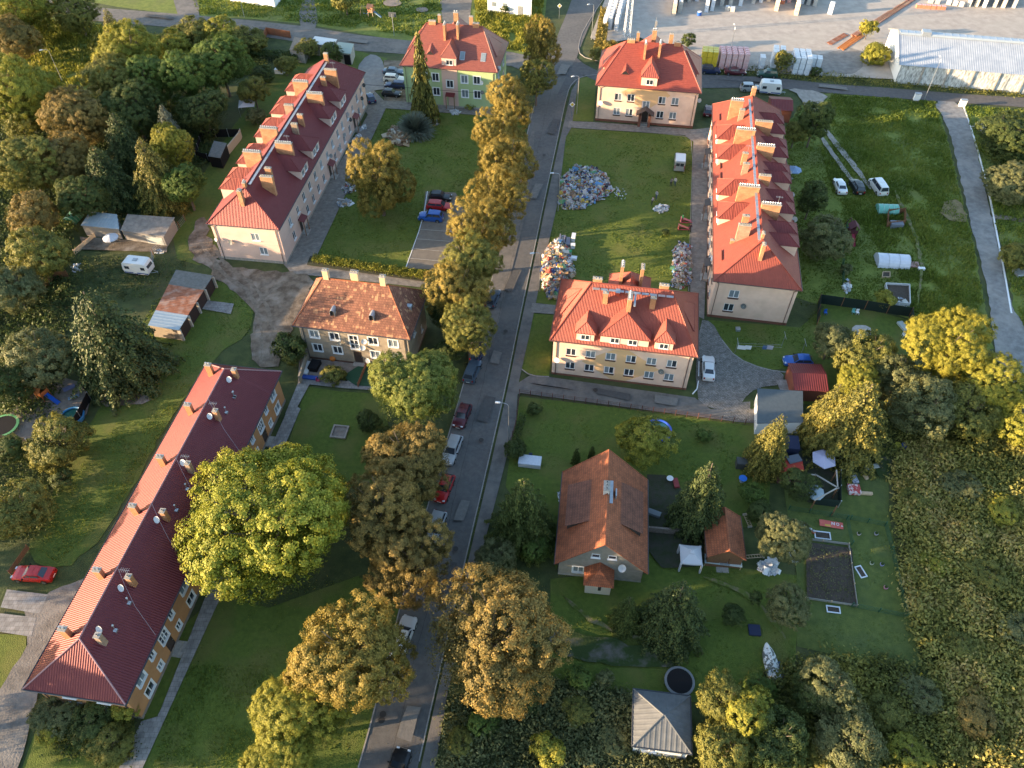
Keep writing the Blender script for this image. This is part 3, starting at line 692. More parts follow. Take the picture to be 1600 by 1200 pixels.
    a = MB(); a.box(f - .01, f + .02, -.26, .26, .38, .49); a.box(-f - .02, -f + .01, -.26, .26, .46, .57); a.build('number_plate', PLATE, t)
    return t
_cp = {}
def car(kind, px, py, yaw, col, label, group=None, zc=.7, name='parked_car', scale=None):
    p = G(px, py, zc)
    if kind not in _cp: _cp[kind] = make_car(kind); c = _cp[kind]; c.location = (p.x, p.y, .03); c.rotation_euler = (0, 0, yaw)
    else: c = clone(_cp[kind], (p.x, p.y, .03), yaw)
    c.name = name; c['label'] = label; c['category'] = 'van' if kind == 'mpv' else 'car'; 
    if group: c['group'] = group
    if scale: c.scale = (scale,) * 3
    for k in c.children:
        if k.name.startswith('body'): k.material_slots[0].link = 'OBJECT'; k.material_slots[0].material = PAINT[col]
    return c

# ------------------------------------------------------------------ people (one skinned body each)
def person(px, py, yaw, top, legs, label, bend=0., hair=(.05, .03, .02)):
    p = G(px, py); t = thing('person', label, 'person', (p.x, p.y, 0), yaw)
    lean = bend; V = {'pel': (0, 0, .95), 'che': (.15 * lean, 0, 1.30 - .1 * lean), 'nec': (.3 * lean, 0, 1.50 - .2 * lean), 'hea': (.36 * lean, 0, 1.66 - .25 * lean), 'hip1': (0, .1, .90), 'kne1': (.1, .11, .5), 'ank1': (.02, .12, .08), 'toe1': (.16, .12, .04), 'hip2': (0, -.1, .90), 'kne2': (.0, -.11, .5), 'ank2': (-.14, -.12, .09), 'toe2': (.0, -.12, .04),
         'sh1': (.2 * lean, .19, 1.42 - .15 * lean), 'el1': (.22 * lean, .26, 1.14), 'ha1': (.2 + .2 * lean, .24, .94), 'sh2': (.2 * lean, -.19, 1.42 - .15 * lean), 'el2': (.2 * lean, -.27, 1.14), 'ha2': (.1 + .25 * lean, -.25, .92)}
    rad = {'pel': .15, 'che': .16, 'nec': .065, 'hea': .11, 'hip1': .1, 'kne1': .065, 'ank1': .045, 'toe1': .04, 'hip2': .1, 'kne2': .065, 'ank2': .045, 'toe2': .04, 'sh1': .075, 'el1': .05, 'ha1': .035, 'sh2': .075, 'el2': .05, 'ha2': .035}
    E_ = [('pel', 'che'), ('che', 'nec'), ('nec', 'hea'), ('pel', 'hip1'), ('hip1', 'kne1'), ('kne1', 'ank1'), ('ank1', 'toe1'), ('pel', 'hip2'), ('hip2', 'kne2'), ('kne2', 'ank2'), ('ank2', 'toe2'), ('che', 'sh1'), ('sh1', 'el1'), ('el1', 'ha1'), ('che', 'sh2'), ('sh2', 'el2'), ('el2', 'ha2')]
    ks = list(V); me = bpy.data.meshes.new('body'); me.from_pydata([V[k] for k in ks], [(ks.index(a), ks.index(b)) for a, b in E_], [])
    o = link('body', me, t); md = o.modifiers.new('skin', 'SKIN')
    for i, k in enumerate(ks): me.skin_vertices[0].data[i].radius = (rad[k], rad[k]); me.skin_vertices[0].data[i].use_root = (k == 'pel')
    sb = o.modifiers.new('sub', 'SUBSURF'); sb.levels = sb.render_levels = 1
    dg = bpy.context.evaluated_depsgraph_get(); ne = bpy.data.meshes.new_from_object(o.evaluated_get(dg)); o.modifiers.clear(); o.data = ne
    ne.materials.clear(); SK = mat('skin', (.50, .29, .20), rough=.6); [ne.materials.append(x) for x in (SK, top, legs)]
    for f in ne.polygons:
        z = f.center.z; x = f.center.y; f.use_smooth = True
        f.material_index = 2 if z < .98 and abs(x) < .21 else (1 if .98 <= z < 1.52 - .2 * lean else 0)
    h = MB(); h.ball((V['hea'][0] - .02, 0, V['hea'][2] + .05), .115, n=8, k=6); h.build('hair', mat('hair_%d' % int(hair[0] * 100), hair, rough=.8), t)
    return t

# ------------------------------------------------------------------ small repeated builders
def lamp(px, py, h, arm, label, topx=None, group='street lamps along the roads'):
    """slim steel street lamp; foot given in the photograph, arm = heading of its bracket"""
    p = G(px, py); t = thing('street_lamp', label, 'street lamp', (p.x, p.y, 0), arm, group)
    b = MB(); b.tube((0, 0, 0), (0, 0, 1.2), .085, .075, 8); b.tube((0, 0, 1.2), (0, 0, h - .4), .06, .045, 8); b.build('pole', STEEL, t)
    a = MB(); pts = [(0, 0, h - .4), (.15, 0, h - .05), (.5, 0, h + .1), (1.1, 0, h + .15)]; a.path(pts, .035, 6); a.build('bracket', STEEL, t)
    l = MB(); l.cbox((1.35, 0, h + .14), (.62, .24, .11)); l.cbox((1.3, 0, h + .215), (.4, .16, .05)); l.build('lamp_head', mat('lamp_head', (.62, .64, .66), rough=.4), t); return t
def fence(pts, h, label, name='fence', post=None, panel=None, step=2.4, kind='mesh', board=None, cat='fence', world=None):
    """posts and infill between them along a line in the photograph; every post and every panel is a part"""
    P = world or gp(pts); t = thing(name, label, cat, P[0]); post = post or STEEL; o = P[0]; board = board or mat('fence_panel', (.03, .035, .035), rough=.9)
    pm = MB(); pm.box(-.05, .05, -.05, .05, 0, h + .05); pm.box(-.065, .065, -.065, .065, h + .05, h + .08); PM = pm.mesh('post', post); mesh_cache = {}
    for a, b in zip(P, P[1:]):
        L = (b - a).length; n = max(1, round(L / step)); yaw = math.atan2(b.y - a.y, b.x - a.x); sp = L / n
        for i in range(n + (1 if b is P[-1] else 0)): link('post', PM, t, a.lerp(b, i / n) - o, yaw)
        key = round(sp, 2)
        if key not in mesh_cache:
            q = MB()
            if kind == 'mesh':
                for z in (.05, h * .35, h * .68, h - .04): q.box(.05, sp - .05, -.012, .012, z, z + .025)
                k = max(3, int(sp / .2))
                for j in range(1, k): x = .05 + (sp - .1) * j / k; q.box(x - .008, x + .008, -.008, .008, .05, h - .02)
            elif kind == 'board': q.box(.05, sp - .05, -.02, .02, .06, h)
            elif kind == 'net': q.box(.05, sp - .05, -.008, .008, .03, h); q.box(.05, sp - .05, -.02, .02, h, h + .02)
            elif kind == 'slats':
                k = max(4, int(sp / .14))
                for j in range(k): x = .06 + (sp - .12) * j / k; q.box(x, x + (sp - .12) / k * .86, -.015, .015, .06, h * (1 if j % 2 else .97))
                for z in (h * .25, h * .75): q.box(.05, sp - .05, .015, .045, z, z + .06)
            elif kind == 'wall': q.box(.0, sp, -.09, .09, 0, h); q.box(0, sp, -.12, .12, h, h + .05)
            mesh_cache[key] = q.mesh('panel', panel or board)
        for i in range(n): link('panel', mesh_cache[key], t, a.lerp(b, i / n) - o, yaw)
    return t
def block_shed(name, label, px4, h, roofm, wallm, slope=.35, cat='shed', over=.18, door=None, ribs=True, sp=.3, seams=None):
    """lean-to built on four ground points (near-left, near-right, far-right, far-left of the roof at height h)"""
    A = [G(x, y, h) for x, y in px4]; o = Vector((A[0].x, A[0].y, 0)); t = thing(name, label, cat, o); L = [a - o for a in A]
    c = sum(L, Vector()) / 4; W_ = [l.lerp(c, .05) for l in L]; b = MB(); hs = [h, h, h + slope, h + slope]
    for i in range(4): j = (i + 1) % 4; b.poly([(W_[i].x, W_[i].y, 0), (W_[j].x, W_[j].y, 0), (W_[j].x, W_[j].y, hs[j] - .06), (W_[i].x, W_[i].y, hs[i] - .06)])
    b.build('wall', wallm, t); q = MB(); T = [Vector((L[i].x, L[i].y, hs[i])) for i in range(4)]
    if ribs: roof_face(q, T, 'ribs', sp, .03)
    else: q.poly(T)
    q.poly([v - Vector((0, 0, .05)) for v in T][::-1])
    for i in range(4): j = (i + 1) % 4; q.poly([T[i] - Vector((0, 0, .05)), T[j] - Vector((0, 0, .05)), T[j], T[i]])
    q.build('roof', roofm, t)
    if door:
        for f0, f1, dm in door:
            a, bb = W_[0].lerp(W_[1], f0), W_[0].lerp(W_[1], f1); d = MB(); n = Vector((bb.y - a.y, a.x - bb.x, 0)).normalized() * .04
            d.poly([(a.x + n.x, a.y + n.y, .05), (bb.x + n.x, bb.y + n.y, .05), (bb.x + n.x, bb.y + n.y, h - .35), (a.x + n.x, a.y + n.y, h - .35)]); d.poly([(a.x, a.y, .05), (a.x + n.x, a.y + n.y, .05), (a.x + n.x, a.y + n.y, h - .35), (a.x, a.y, h - .35)]); d.build('door', dm, t)
    return t
def heap(name, label, px, n, h, seed, pal, big=.5, edge=1.2, base=True, cat=None, world=None):
    """a mound of thrown-out things: solid core under hundreds of boxes, boards, sheets and bags"""
    g = np.random.default_rng(seed); P = world or gp(px); c = sum(P, Vector()) / len(P); X, Y = pts_in(P, n, g)
    def edged(x, y):
        d = np.full(len(x), 1e9)
        for i in range(len(P)):
            a, b = P[i], P[(i + 1) % len(P)]; ab = np.array([b.x - a.x, b.y - a.y]); t = np.clip(((x - a.x) * ab[0] + (y - a.y) * ab[1]) / (ab @ ab), 0, 1)
            d = np.minimum(d, np.hypot(x - a.x - t * ab[0], y - a.y - t * ab[1]))
        return d
    H = h * np.clip(edged(X, Y) / edge, 0, 1) ** .8 * (.6 + .6 * vnoise(X, Y, 1.3)); pal = np.array(pal); col = pal[g.integers(len(pal), size=n)] * g.uniform(.7, 1.1, (n, 1))
    kind = g.random(n); sz = np.stack([g.uniform(.12, big, n), g.uniform(.10, big * .7, n), np.where(kind < .4, .03, g.uniform(.06, big * .5, n))], 1) * (.55 + 1.6 * g.random((n, 1)) ** 4)
    bag = kind > .72; sz[bag] = g.uniform(.2, big * .75, (bag.sum(), 1)) * np.array([1, .85, .6])
    q = g.normal(size=(n, 4)) * np.array([1, .35, .35, 1.2]); q = unit(q); w_, x, y, z = q.T
    M = np.stack([np.stack([1 - 2 * (y * y + z * z), 2 * (x * y - z * w_), 2 * (x * z + y * w_)], -1), np.stack([2 * (x * y + z * w_), 1 - 2 * (x * x + z * z), 2 * (y * z - x * w_)], -1), np.stack([2 * (x * z - y * w_), 2 * (y * z + x * w_), 1 - 2 * (x * x + y * y)], -1)], 1)
    cs = np.array([(i, j, k) for i in (-1, 1) for j in (-1, 1) for k in (-1, 1)], float); loc = cs[None] * sz[:, None] / 2
    loc[bag] *= g.uniform(.5, 1.15, (bag.sum(), 8, 1)); wv = np.einsum('nij,nkj->nki', M, loc) + np.stack([X, Y, H + .05], 1)[:, None]; wv[..., 2] = np.maximum(wv[..., 2], .01)
    F = np.array([(0, 1, 3, 2), (4, 6, 7, 5), (0, 4, 5, 1), (2, 3, 7, 6), (0, 2, 6, 4), (1, 5, 7, 3)]); Q = wv[:, F].reshape(-1, 4, 3) - np.array([c.x, c.y, 0])
    o = link(name, quads(name, Q, col=np.repeat(col, 6, 0), mats=colmat()), None, (c.x, c.y, 0)); tag(o, label, None, None, 'stuff'); return o
TRASH = [(.58, .59, .61)] * 5 + [(.42, .43, .46)] * 3 + [(.25, .22, .19)] * 2 + [(.30, .36, .45), (.05, .09, .25), (.10, .25, .45), (.45, .36, .26), (.30, .18, .10), (.20, .12, .07), (.02, .02, .025), (.05, .05, .06), (.35, .33, .30), (.50, .45, .38), (.40, .07, .05), (.55, .40, .08), (.12, .30, .15), (.40, .30, .20), (.45, .46, .50)]
WOODY = [(.42, .30, .18), (.30, .19, .10), (.22, .13, .07), (.48, .38, .26), (.16, .10, .06), (.55, .50, .42), (.35, .22, .12)]
BAGS = [(.62, .64, .66)] * 5 + [(.45, .50, .58), (.30, .34, .40), (.55, .55, .52)]
# ------------------------------------------------------------------ the ground and what is laid on it
GROUND = mat('rough_ground', (.032, .048, .012), (.066, .084, .022), .6, .95, .8, 5, c3=(.085, .080, .035), s3=.12, amt3=.5)
LAWN = mat('mown_lawn', (.070, .098, .009), (.118, .152, .017), 1.8, .95, 1.0, 9, c3=(.14, .14, .03), s3=.22, amt3=.7, lo=.3, hi=.7)
LAWND = mat('deep_lawn', (.056, .088, .009), (.098, .136, .016), 1.9, .95, 1.0, 9, c3=(.12, .12, .028), s3=.2, amt3=.7, lo=.3, hi=.7)
FIELD = mat('field_grass', (.095, .130, .016), (.155, .190, .032), .9, .95, .9, 5, c3=(.11, .12, .035), s3=.16, amt3=.55)
ASPH = mat('asphalt', (.088, .086, .086), (.120, .117, .114), 1.6, .9, .25, 9, c3=(.155, .145, .135), s3=.18, amt3=.5)
ASPHR = mat('side_road_asphalt', (.10, .095, .09), (.15, .14, .13), 1.1, .9, .3, 7, c3=(.20, .18, .16), s3=.25, amt3=.6)
DIRT = mat('dirt_yard', (.085, .064, .045), (.175, .14, .105), .8, .95, 1.0, 5, c3=(.27, .235, .195), s3=.35, amt3=.8, lo=.38, hi=.62)
GRAVEL = mat('grey_gravel', (.15, .15, .15), (.24, .24, .24), 1.0, .95, .6, 8, c3=(.30, .29, .27), s3=.3)
PAVE = brickmat('paving', (.19, .17, .15), (.24, .215, .19), (.12, .11, .10), .4, .2, False, .012, .3)
PAVEG = brickmat('grey_paving', (.22, .21, .20), (.27, .26, .25), (.13, .12, .11), .5, .5, False, .016, .3)
COBBLE = brickmat('cobble_paving', (.17, .16, .15), (.33, .32, .31), (.08, .075, .065), .22, .16, False, .03, .6)
YARD = mat('concrete_yard', (.30, .27, .24), (.40, .36, .32), .5, .9, .25, 5, c3=(.36, .33, .29), s3=.12, amt3=.6)
SAND = mat('sandy_ground', (.16, .13, .11), (.24, .20, .17), 1.5, .95, .5, 5)
KERB = mat('kerb_stone', (.22, .21, .20), (.32, .30, .28), 3, .9)

b = MB(); b.poly([(-1500, -900, 0), (1500, -900, 0), (1500, 2400, 0), (-1500, 2400, 0)]); struct(b.build('ground', GROUND))
# fields and lawns
patch('field', [(1262, 150), (1300, 145), (1462, 160), (1482, 220), (1500, 300), (1522, 380), (1532, 440), (1545, 500), (1555, 560), (1420, 560), (1420, 480), (1250, 480), (1205, 420), (1200, 250), (1225, 200)], FIELD, smooth=1, jit=.25)
patch('field', [(1502, 165), (1600, 172), (1700, 180), (1760, 640), (1640, 620), (1590, 520), (1570, 400), (1545, 300)], FIELD, jit=.3)
patch('field', [(60, 22), (160, 36), (170, 110), (120, 150), (20, 150), (-120, 140), (-90, 20)], mat('sunny_meadow', (.075, .11, .012), (.15, .17, .025), .5, .95, .8, 2, c3=(.25, .19, .05), s3=.3, amt3=.6), jit=.3)
patch('verge', [(-40, -60), (860, -60), (845, 90), (800, 82), (615, 62), (480, 38), (400, 30), (300, 26), (180, 10), (60, -12)], FIELD)
patch('lawn', [(385, 165), (480, 60), (560, 80), (620, 95), (540, 175), (330, 420), (260, 400), (300, 300)], LAWND, smooth=1)
patch('lawn', [(602, 168), (808, 180), (825, 190), (790, 330), (735, 430), (665, 440), (478, 414)], LAWN)
patch('lawn', [(888, 200), (1070, 212), (1083, 222), (1079, 340), (1074, 455), (1000, 470), (870, 478), (832, 472), (845, 400), (858, 330), (872, 250)], LAWN)
patch('lawn', [(905, 122), (932, 118), (927, 190), (893, 189)], LAWN)
patch('lawn', [(832, 490), (866, 492), (858, 588), (826, 586), (812, 575), (815, 540)], LAWN)
patch('lawn', [(1105, 500), (1250, 512), (1300, 470), (1420, 500), (1430, 600), (1300, 640), (1225, 625), (1236, 575), (1190, 580), (1150, 560), (1128, 530)], LAWND)
patch('lawn', [(812, 620), (1180, 662), (1205, 720), (1200, 820), (1110, 830), (1030, 900), (870, 890), (790, 760), (800, 690)], LAWND)
patch('lawn', [(860, 905), (1100, 880), (1250, 900), (1240, 1080), (1100, 1100), (1000, 1085), (860, 1060)], LAWND)
patch('lawn', [(1215, 700), (1390, 700), (1388, 800), (1400, 860), (1420, 960), (1440, 1040), (1330, 1030), (1245, 1010), (1245, 900), (1230, 800)], mat('garden_lawn', (.062, .088, .016), (.100, .128, .026), 1.2, .95, .7, 7, c3=(.075, .10, .035), s3=.25, amt3=.5))
patch('lawn', [(250, 1010), (340, 930), (420, 950), (560, 900), (640, 960), (600, 1080), (560, 1215), (190, 1260)], LAWND)
patch('lawn', [(478, 604), (530, 612), (600, 616), (620, 760), (430, 760), (455, 680)], LAWND)
patch('lawn', [(240, 470), (340, 430), (400, 470), (392, 520), (330, 560), (250, 680), (210, 760), (130, 880), (60, 890), (40, 850), (120, 700), (180, 600)], LAWND, smooth=1, jit=.2)
patch('lawn', [(-60, 990), (42, 992), (40, 1040), (20, 1120), (-10, 1200), (-100, 1200)], LAWN)
patch('lawn', [(30, 1215), (60, 1130), (210, 1120), (215, 1200), (180, 1260)], LAWN)
# roads
strip('main_road', [(540, 1290), (560, 1200), (584, 1115), (640, 890), (687, 727), (727, 592), (760, 470), (802, 310), (829, 185), (840, 150), (866, 67), (892, 7), (910, -60)],
      [(632, 1290), (655, 1190), (676, 1095), (727, 875), (760, 735), (790, 605), (807, 520), (829, 417), (850, 315), (871, 218), (888, 138), (905, 75), (940, 0), (965, -60)], ASPH)
patch('side_road', [(900, 90), (912, 100), (935, 112), (1100, 117), (1200, 121), (1300, 132), (1375, 137), (1500, 147), (1600, 153), (1800, 168), (1800, 186), (1600, 168), (1455, 158), (1300, 146), (1200, 137), (1100, 138), (940, 131), (912, 118), (885, 142), (870, 150)], mat('dark_asphalt', (.075, .073, .075), (.105, .10, .10), 1.2, .9, .3, 8))
patch('side_road', [(60, -6), (150, 12), (300, 24), (400, 33), (480, 42), (560, 55), (630, 63), (700, 68), (800, 82), (845, 92), (862, 75), (850, 125), (800, 104), (700, 92), (620, 84), (560, 80), (480, 68), (400, 56), (300, 46), (150, 33), (40, 14)], ASPHR)
patch('path', [(268, -10), (283, 40), (312, 40), (310, -10)], ASPHR); patch('path', [(478, -20), (462, 44), (500, 52), (488, -20)], ASPHR, smooth=1); patch('path', [(683, -30), (690, 20), (696, 70), (738, 75), (735, 20), (742, -30)], ASPHR)
patch('lane', [(1455, 158), (1502, 160), (1520, 210), (1540, 300), (1562, 400), (1572, 450), (1590, 500), (1640, 560), (1700, 640), (1600, 690), (1568, 640), (1556, 580), (1552, 520), (1540, 440), (1524, 380), (1505, 300), (1490, 230), (1475, 185)], GRAVEL, smooth=1, jit=.15)
patch('path', [(1548, 334), (1600, 342), (1600, 348), (1552, 342)], DIRT)
patch('side_road', [(800, 605), (830, 586), (860, 590), (1085, 622), (1110, 640), (1180, 640), (1190, 662), (1150, 660), (812, 615), (795, 625)], ASPHR)
patch('cobbled_yard', [(1092, 500), (1112, 503), (1128, 532), (1150, 560), (1195, 578), (1225, 582), (1222, 602), (1182, 606), (1160, 625), (1155, 645), (1110, 640), (1085, 622)], COBBLE, smooth=1)
patch('cobbled_yard', [(1133, 632), (1172, 628), (1172, 660), (1128, 655)], COBBLE)
patch('sidewalk', [(794, 605), (811, 520), (833, 417), (854, 315), (875, 218), (893, 142), (905, 122), (893, 200), (884, 215), (872, 315), (846, 430), (828, 520), (810, 600), (806, 660), (770, 800), (748, 880), (700, 1080), (680, 1200), (668, 1290), (640, 1290), (660, 1190), (681, 1095), (732, 875), (765, 735)], ASPHR)
patch('sidewalk', [(765, 560), (785, 480), (808, 390), (830, 300), (836, 190), (800, 300), (770, 430), (740, 520)], ASPHR)
patch('pavement', [(889, 190), (935, 192), (1085, 203), (1112, 200), (1100, 500), (1078, 488), (1079, 400), (1083, 222), (1070, 212), (888, 200)], PAVE)
patch('pavement', [(832, 474), (870, 478), (866, 492), (828, 489)], PAVE)
patch('pavement', [(560, 160), (582, 140), (600, 158), (640, 160), (830, 175), (828, 187), (603, 170), (490, 412), (448, 419), (440, 410), (575, 180)], PAVE)
patch('pavement', [(448, 418), (490, 412), (672, 436), (700, 445), (700, 455), (660, 450), (455, 428)], PAVE)
patch('access_road', [(575, 85), (592, 88), (600, 100), (604, 140), (584, 142), (562, 150), (556, 108)], mat('grey_forecourt', (.17, .165, .16), (.23, .22, .21), 1, .9, .3, 6), smooth=1)
patch('car_park', [(600, 95), (628, 96), (640, 160), (600, 158)], DIRT, jit=.1)
patch('car_park', [(660, 345), (665, 300), (712, 302), (735, 350), (735, 425), (634, 420)], mat('parking_concrete', (.14, .125, .105), (.18, .16, .135), 1.2, .9, .3, 5))
patch('dirt_yard', [(320, 330), (330, 380), (346, 415), (440, 425), (490, 432), (480, 475), (452, 520), (440, 575), (400, 572), (388, 560), (398, 500), (385, 470), (345, 440), (300, 400), (296, 370)], DIRT, smooth=1, jit=.5)
for px in ([(330, 385), (352, 420), (400, 450), (425, 500), (420, 560), (424, 560), (430, 500), (404, 446), (357, 416), (336, 383)], [(310, 380), (345, 432), (395, 462), (408, 520), (405, 570), (409, 570), (413, 520), (399, 458), (350, 428), (315, 378)], [(440, 440), (400, 470), (395, 520), (399, 521), (405, 474), (445, 444)]): patch('wheel_track', px, mat('pale_track', (.12, .098, .075), (.20, .17, .135), 1.5, .95, .6), smooth=1, jit=.2)
patch('dirt_track', [(40, 955), (80, 925), (130, 905), (160, 885), (100, 985), (60, 1080), (30, 1200), (-60, 1290), (-60, 1120), (0, 1080), (42, 1010)], mat('worn_asphalt', (.12, .11, .10), (.19, .175, .16), 1., .9, .5, 5, c3=(.25, .23, .21), s3=.4), jit=.15)
patch('slab_parking', [(12, 922), (76, 930), (62, 960), (2, 950)], PAVEG); patch('slab_parking', [(-10, 958), (58, 966), (50, 996), (-20, 985)], PAVEG)
patch('dirt_patch', [(150, 620), (230, 615), (240, 628), (170, 640)], DIRT, smooth=1, jit=.2)
patch('pavement', [(248, 1120), (222, 1128), (180, 1215), (222, 1205), (345, 935), (372, 870), (470, 640), (455, 630), (335, 900)], PAVEG)
patch('garden_path', [(468, 560), (472, 585), (560, 600), (600, 606), (600, 612), (540, 608), (484, 602), (458, 650), (446, 648), (466, 600)], PAVEG)
patch('garden_path', [(562, 562), (572, 564), (556, 604), (540, 602)], PAVEG)
patch('garden_bed', [(470, 560), (510, 564), (560, 570), (555, 590), (500, 590), (470, 585)], SAND)
patch('playground_sand', [(20, 640), (60, 600), (120, 590), (142, 625), (135, 655), (95, 690), (40, 690), (8, 668)], SAND, smooth=1)
patch('concrete_slab', [(316, 484), (325, 471), (366, 476), (361, 492)], PAVEG)
patch('yard', [(930, -60), (1600, -60), (1750, -60), (1750, 120), (1600, 105), (1395, 90), (1395, 125), (1240, 118), (1150, 110), (1100, 105), (1000, 60), (940, 70), (922, 60), (945, 0)], YARD)
patch('dirt_patch', [(1225, 138), (1295, 146), (1282, 170), (1262, 180), (1250, 150)], mat('pale_dirt', (.22, .20, .18), (.32, .30, .27), 1, .95, .4, 6), smooth=1, jit=.2)
patch('dirt_patch', [(1262, 92), (1345, 70), (1350, 118), (1270, 116)], mat('dusty_ground', (.17, .155, .14), (.26, .24, .22), .7, .95, .4, 6), smooth=1, jit=.3)
for a in ([(1290, 200), (1310, 225), (1345, 268), (1362, 296), (1358, 297), (1338, 272), (1303, 229), (1286, 204)], [(1284, 212), (1300, 236), (1328, 275), (1345, 300), (1340, 301), (1322, 277), (1294, 238), (1280, 216)]): patch('wheel_track', a, mat('pale_dirt', (.2, .2, .2)), smooth=1, jit=.08)
patch('dirt_patch', [(1470, 320), (1498, 310), (1512, 345), (1490, 350), (1470, 338)], mat('dry_grass', (.14, .11, .055), (.22, .18, .09), 1.2, .95, .6, 5), smooth=1, jit=.3)
patch('stone_circle', [(1330 + 16 * math.cos(t / 12 * 6.283) + 15, 519 + 10 * math.sin(t / 12 * 6.283)) for t in range(12)], mat('pale_gravel', (.32, .31, .29), (.42, .40, .38), 2, .9, .4), jit=.1)
patch('vegetable_bed', [(1258, 848), (1330, 858), (1338, 948), (1260, 935)], mat('garden_soil', (.045, .035, .028), (.075, .058, .045), 3, .95, .8, 8))
patch('dirt_patch', [(1320, 718), (1345, 715), (1342, 770), (1325, 775)], GROUND, smooth=1)
patch('dirt_patch', [(870, 985), (960, 1000), (1060, 1020), (1050, 1045), (960, 1040), (880, 1025), (850, 1000)], mat('bare_soil', (.030, .052, .009), (.13, .115, .10), .55, .95, .8, 4, lo=.48, hi=.68), smooth=1, jit=.4)
patch('dirt_patch', [(1000, 745), (1050, 742), (1112, 850), (1108, 885), (1010, 890)], mat('dark_soil', (.028, .040, .012), (.05, .044, .034), 1, .95, .6, 5), smooth=1, jit=.2)
patch('dirt_patch', [(1362, 720), (1392, 712), (1392, 745), (1370, 750)], mat('bare_soil', (.1, .1, .1)), smooth=1, jit=.2)
patch('concrete_square', [(526, 122), (534, 122), (553, 148), (548, 150)], CONC) if False else None
patch('sand_pit_ground', [(598, 2), (622, 0), (630, 8), (615, 12), (600, 10)], SAND, smooth=1); patch('sand_pit_ground', [(650, 14), (664, 12), (671, 18), (660, 21), (650, 19)], SAND, smooth=1)
patch('carport_ground', [(1212, 596), (1243, 594), (1245, 625), (1222, 622)], PAVEG)
patch('yard_slabs', [(126, 372), (262, 380), (262, 396), (130, 392)], DIRT, jit=.1)
patch('green_lawn', [(535, 620 - 30), (560, 574), (590, 570), (590, 606), (556, 604)], mat('turf_mat', (.02, .07, .035), rough=.95))
patch('hedge_soil', [(485, 402), (668, 428), (664, 442), (480, 416)], mat('dark_soil', (.03, .03, .02)))
TRAIL = mat('worn_trail', (.075, .105, .012), (.16, .14, .08), 1.1, .95, .7, 9, lo=.42, hi=.62)
for px in ([(1100, 900), (1180, 930), (1230, 1000), (1226, 1002), (1175, 934), (1098, 904)], [(880, 930), (940, 980), (1060, 1010), (1058, 1014), (936, 985), (876, 934)], [(1395, 300), (1440, 400), (1430, 480), (1434, 480), (1445, 400), (1400, 299)]): patch('worn_trail', px, TRAIL, smooth=1, jit=.15)
# painted parking lines and tram of slabs
for i, (a, b) in enumerate((((655, 360), (708, 364)), ((650, 375), (703, 379)), ((643, 390), (698, 395)), ((637, 405), (692, 410)), ((660, 347), (712, 350)))):
    p, q = G(*a), G(*b); m_ = MB(); d = (q - p).normalized() * .5; n = Vector((-d.y, d.x, 0)) * .12; m_.poly([(p + n).to_tuple(), (p - n).to_tuple(), (q - n).to_tuple(), (q + n).to_tuple()]); o = m_.build('parking_line', mat('worn_paint', (.42, .40, .36), (.30, .28, .25), 4, .8), loc=(0, 0, .26)); o['kind'] = 'structure'
# kerbs
def kerb(px, label='kerb', wd=.14, h=.12, st=1.0, sm=1, m=None):
    P = smooth_line(gp(px), sm, False); t = None; g = random.Random(len(px)); acc = 0; run = MB(); n = 0
    for a, b in zip(P, P[1:]):
        L = (b - a).length; k = max(1, round(L / st)); yaw = math.atan2(b.y - a.y, b.x - a.x)
        for i in range(k): c = a.lerp(b, (i + .5) / k); run.cbox((c.x, c.y, h / 2 + g.uniform(-.01, .01)), (L / k - .025, wd, h), yaw + g.uniform(-.01, .01)); n += 1
    o = run.build('kerb', m or KERB); o['kind'] = 'structure'; return o
kerb([(655, 1190), (676, 1095), (727, 875), (760, 735), (790, 605), (807, 520), (829, 417), (850, 315), (871, 218), (886, 146), (895, 128), (912, 119), (936, 117)])
kerb([(560, 1200), (584, 1115), (640, 890), (687, 727), (727, 592), (760, 470), (802, 310), (829, 185), (840, 150)])
kerb([(942, 0), (912, 45), (903, 72), (907, 88), (935, 96)])
kerb([(1128, 532), (1150, 560), (1195, 578), (1236, 583)]); 
kerb([(1092, 565), (1091, 606), (1082, 616)], m=WHITE); kerb([(888, 199), (1070, 211), (1083, 222), (1079, 340), (1076, 455)], wd=.08, h=.1)
kerb([(1504, 163), (1522, 215), (1545, 300), (1556, 360), (1568, 420), (1580, 490)], wd=.25, m=WHITE)
kerb([(634, 420), (661, 345), (668, 300)], wd=.12, h=.18, m=WHITE)
kerb([(602, 168), (489, 412)], wd=.08, h=.08); kerb([(812, 575), (830, 588), (858, 589)], wd=.12)
kerb([(249, 1119), (346, 930), (375, 865)], wd=.3, h=.12, st=1.5)


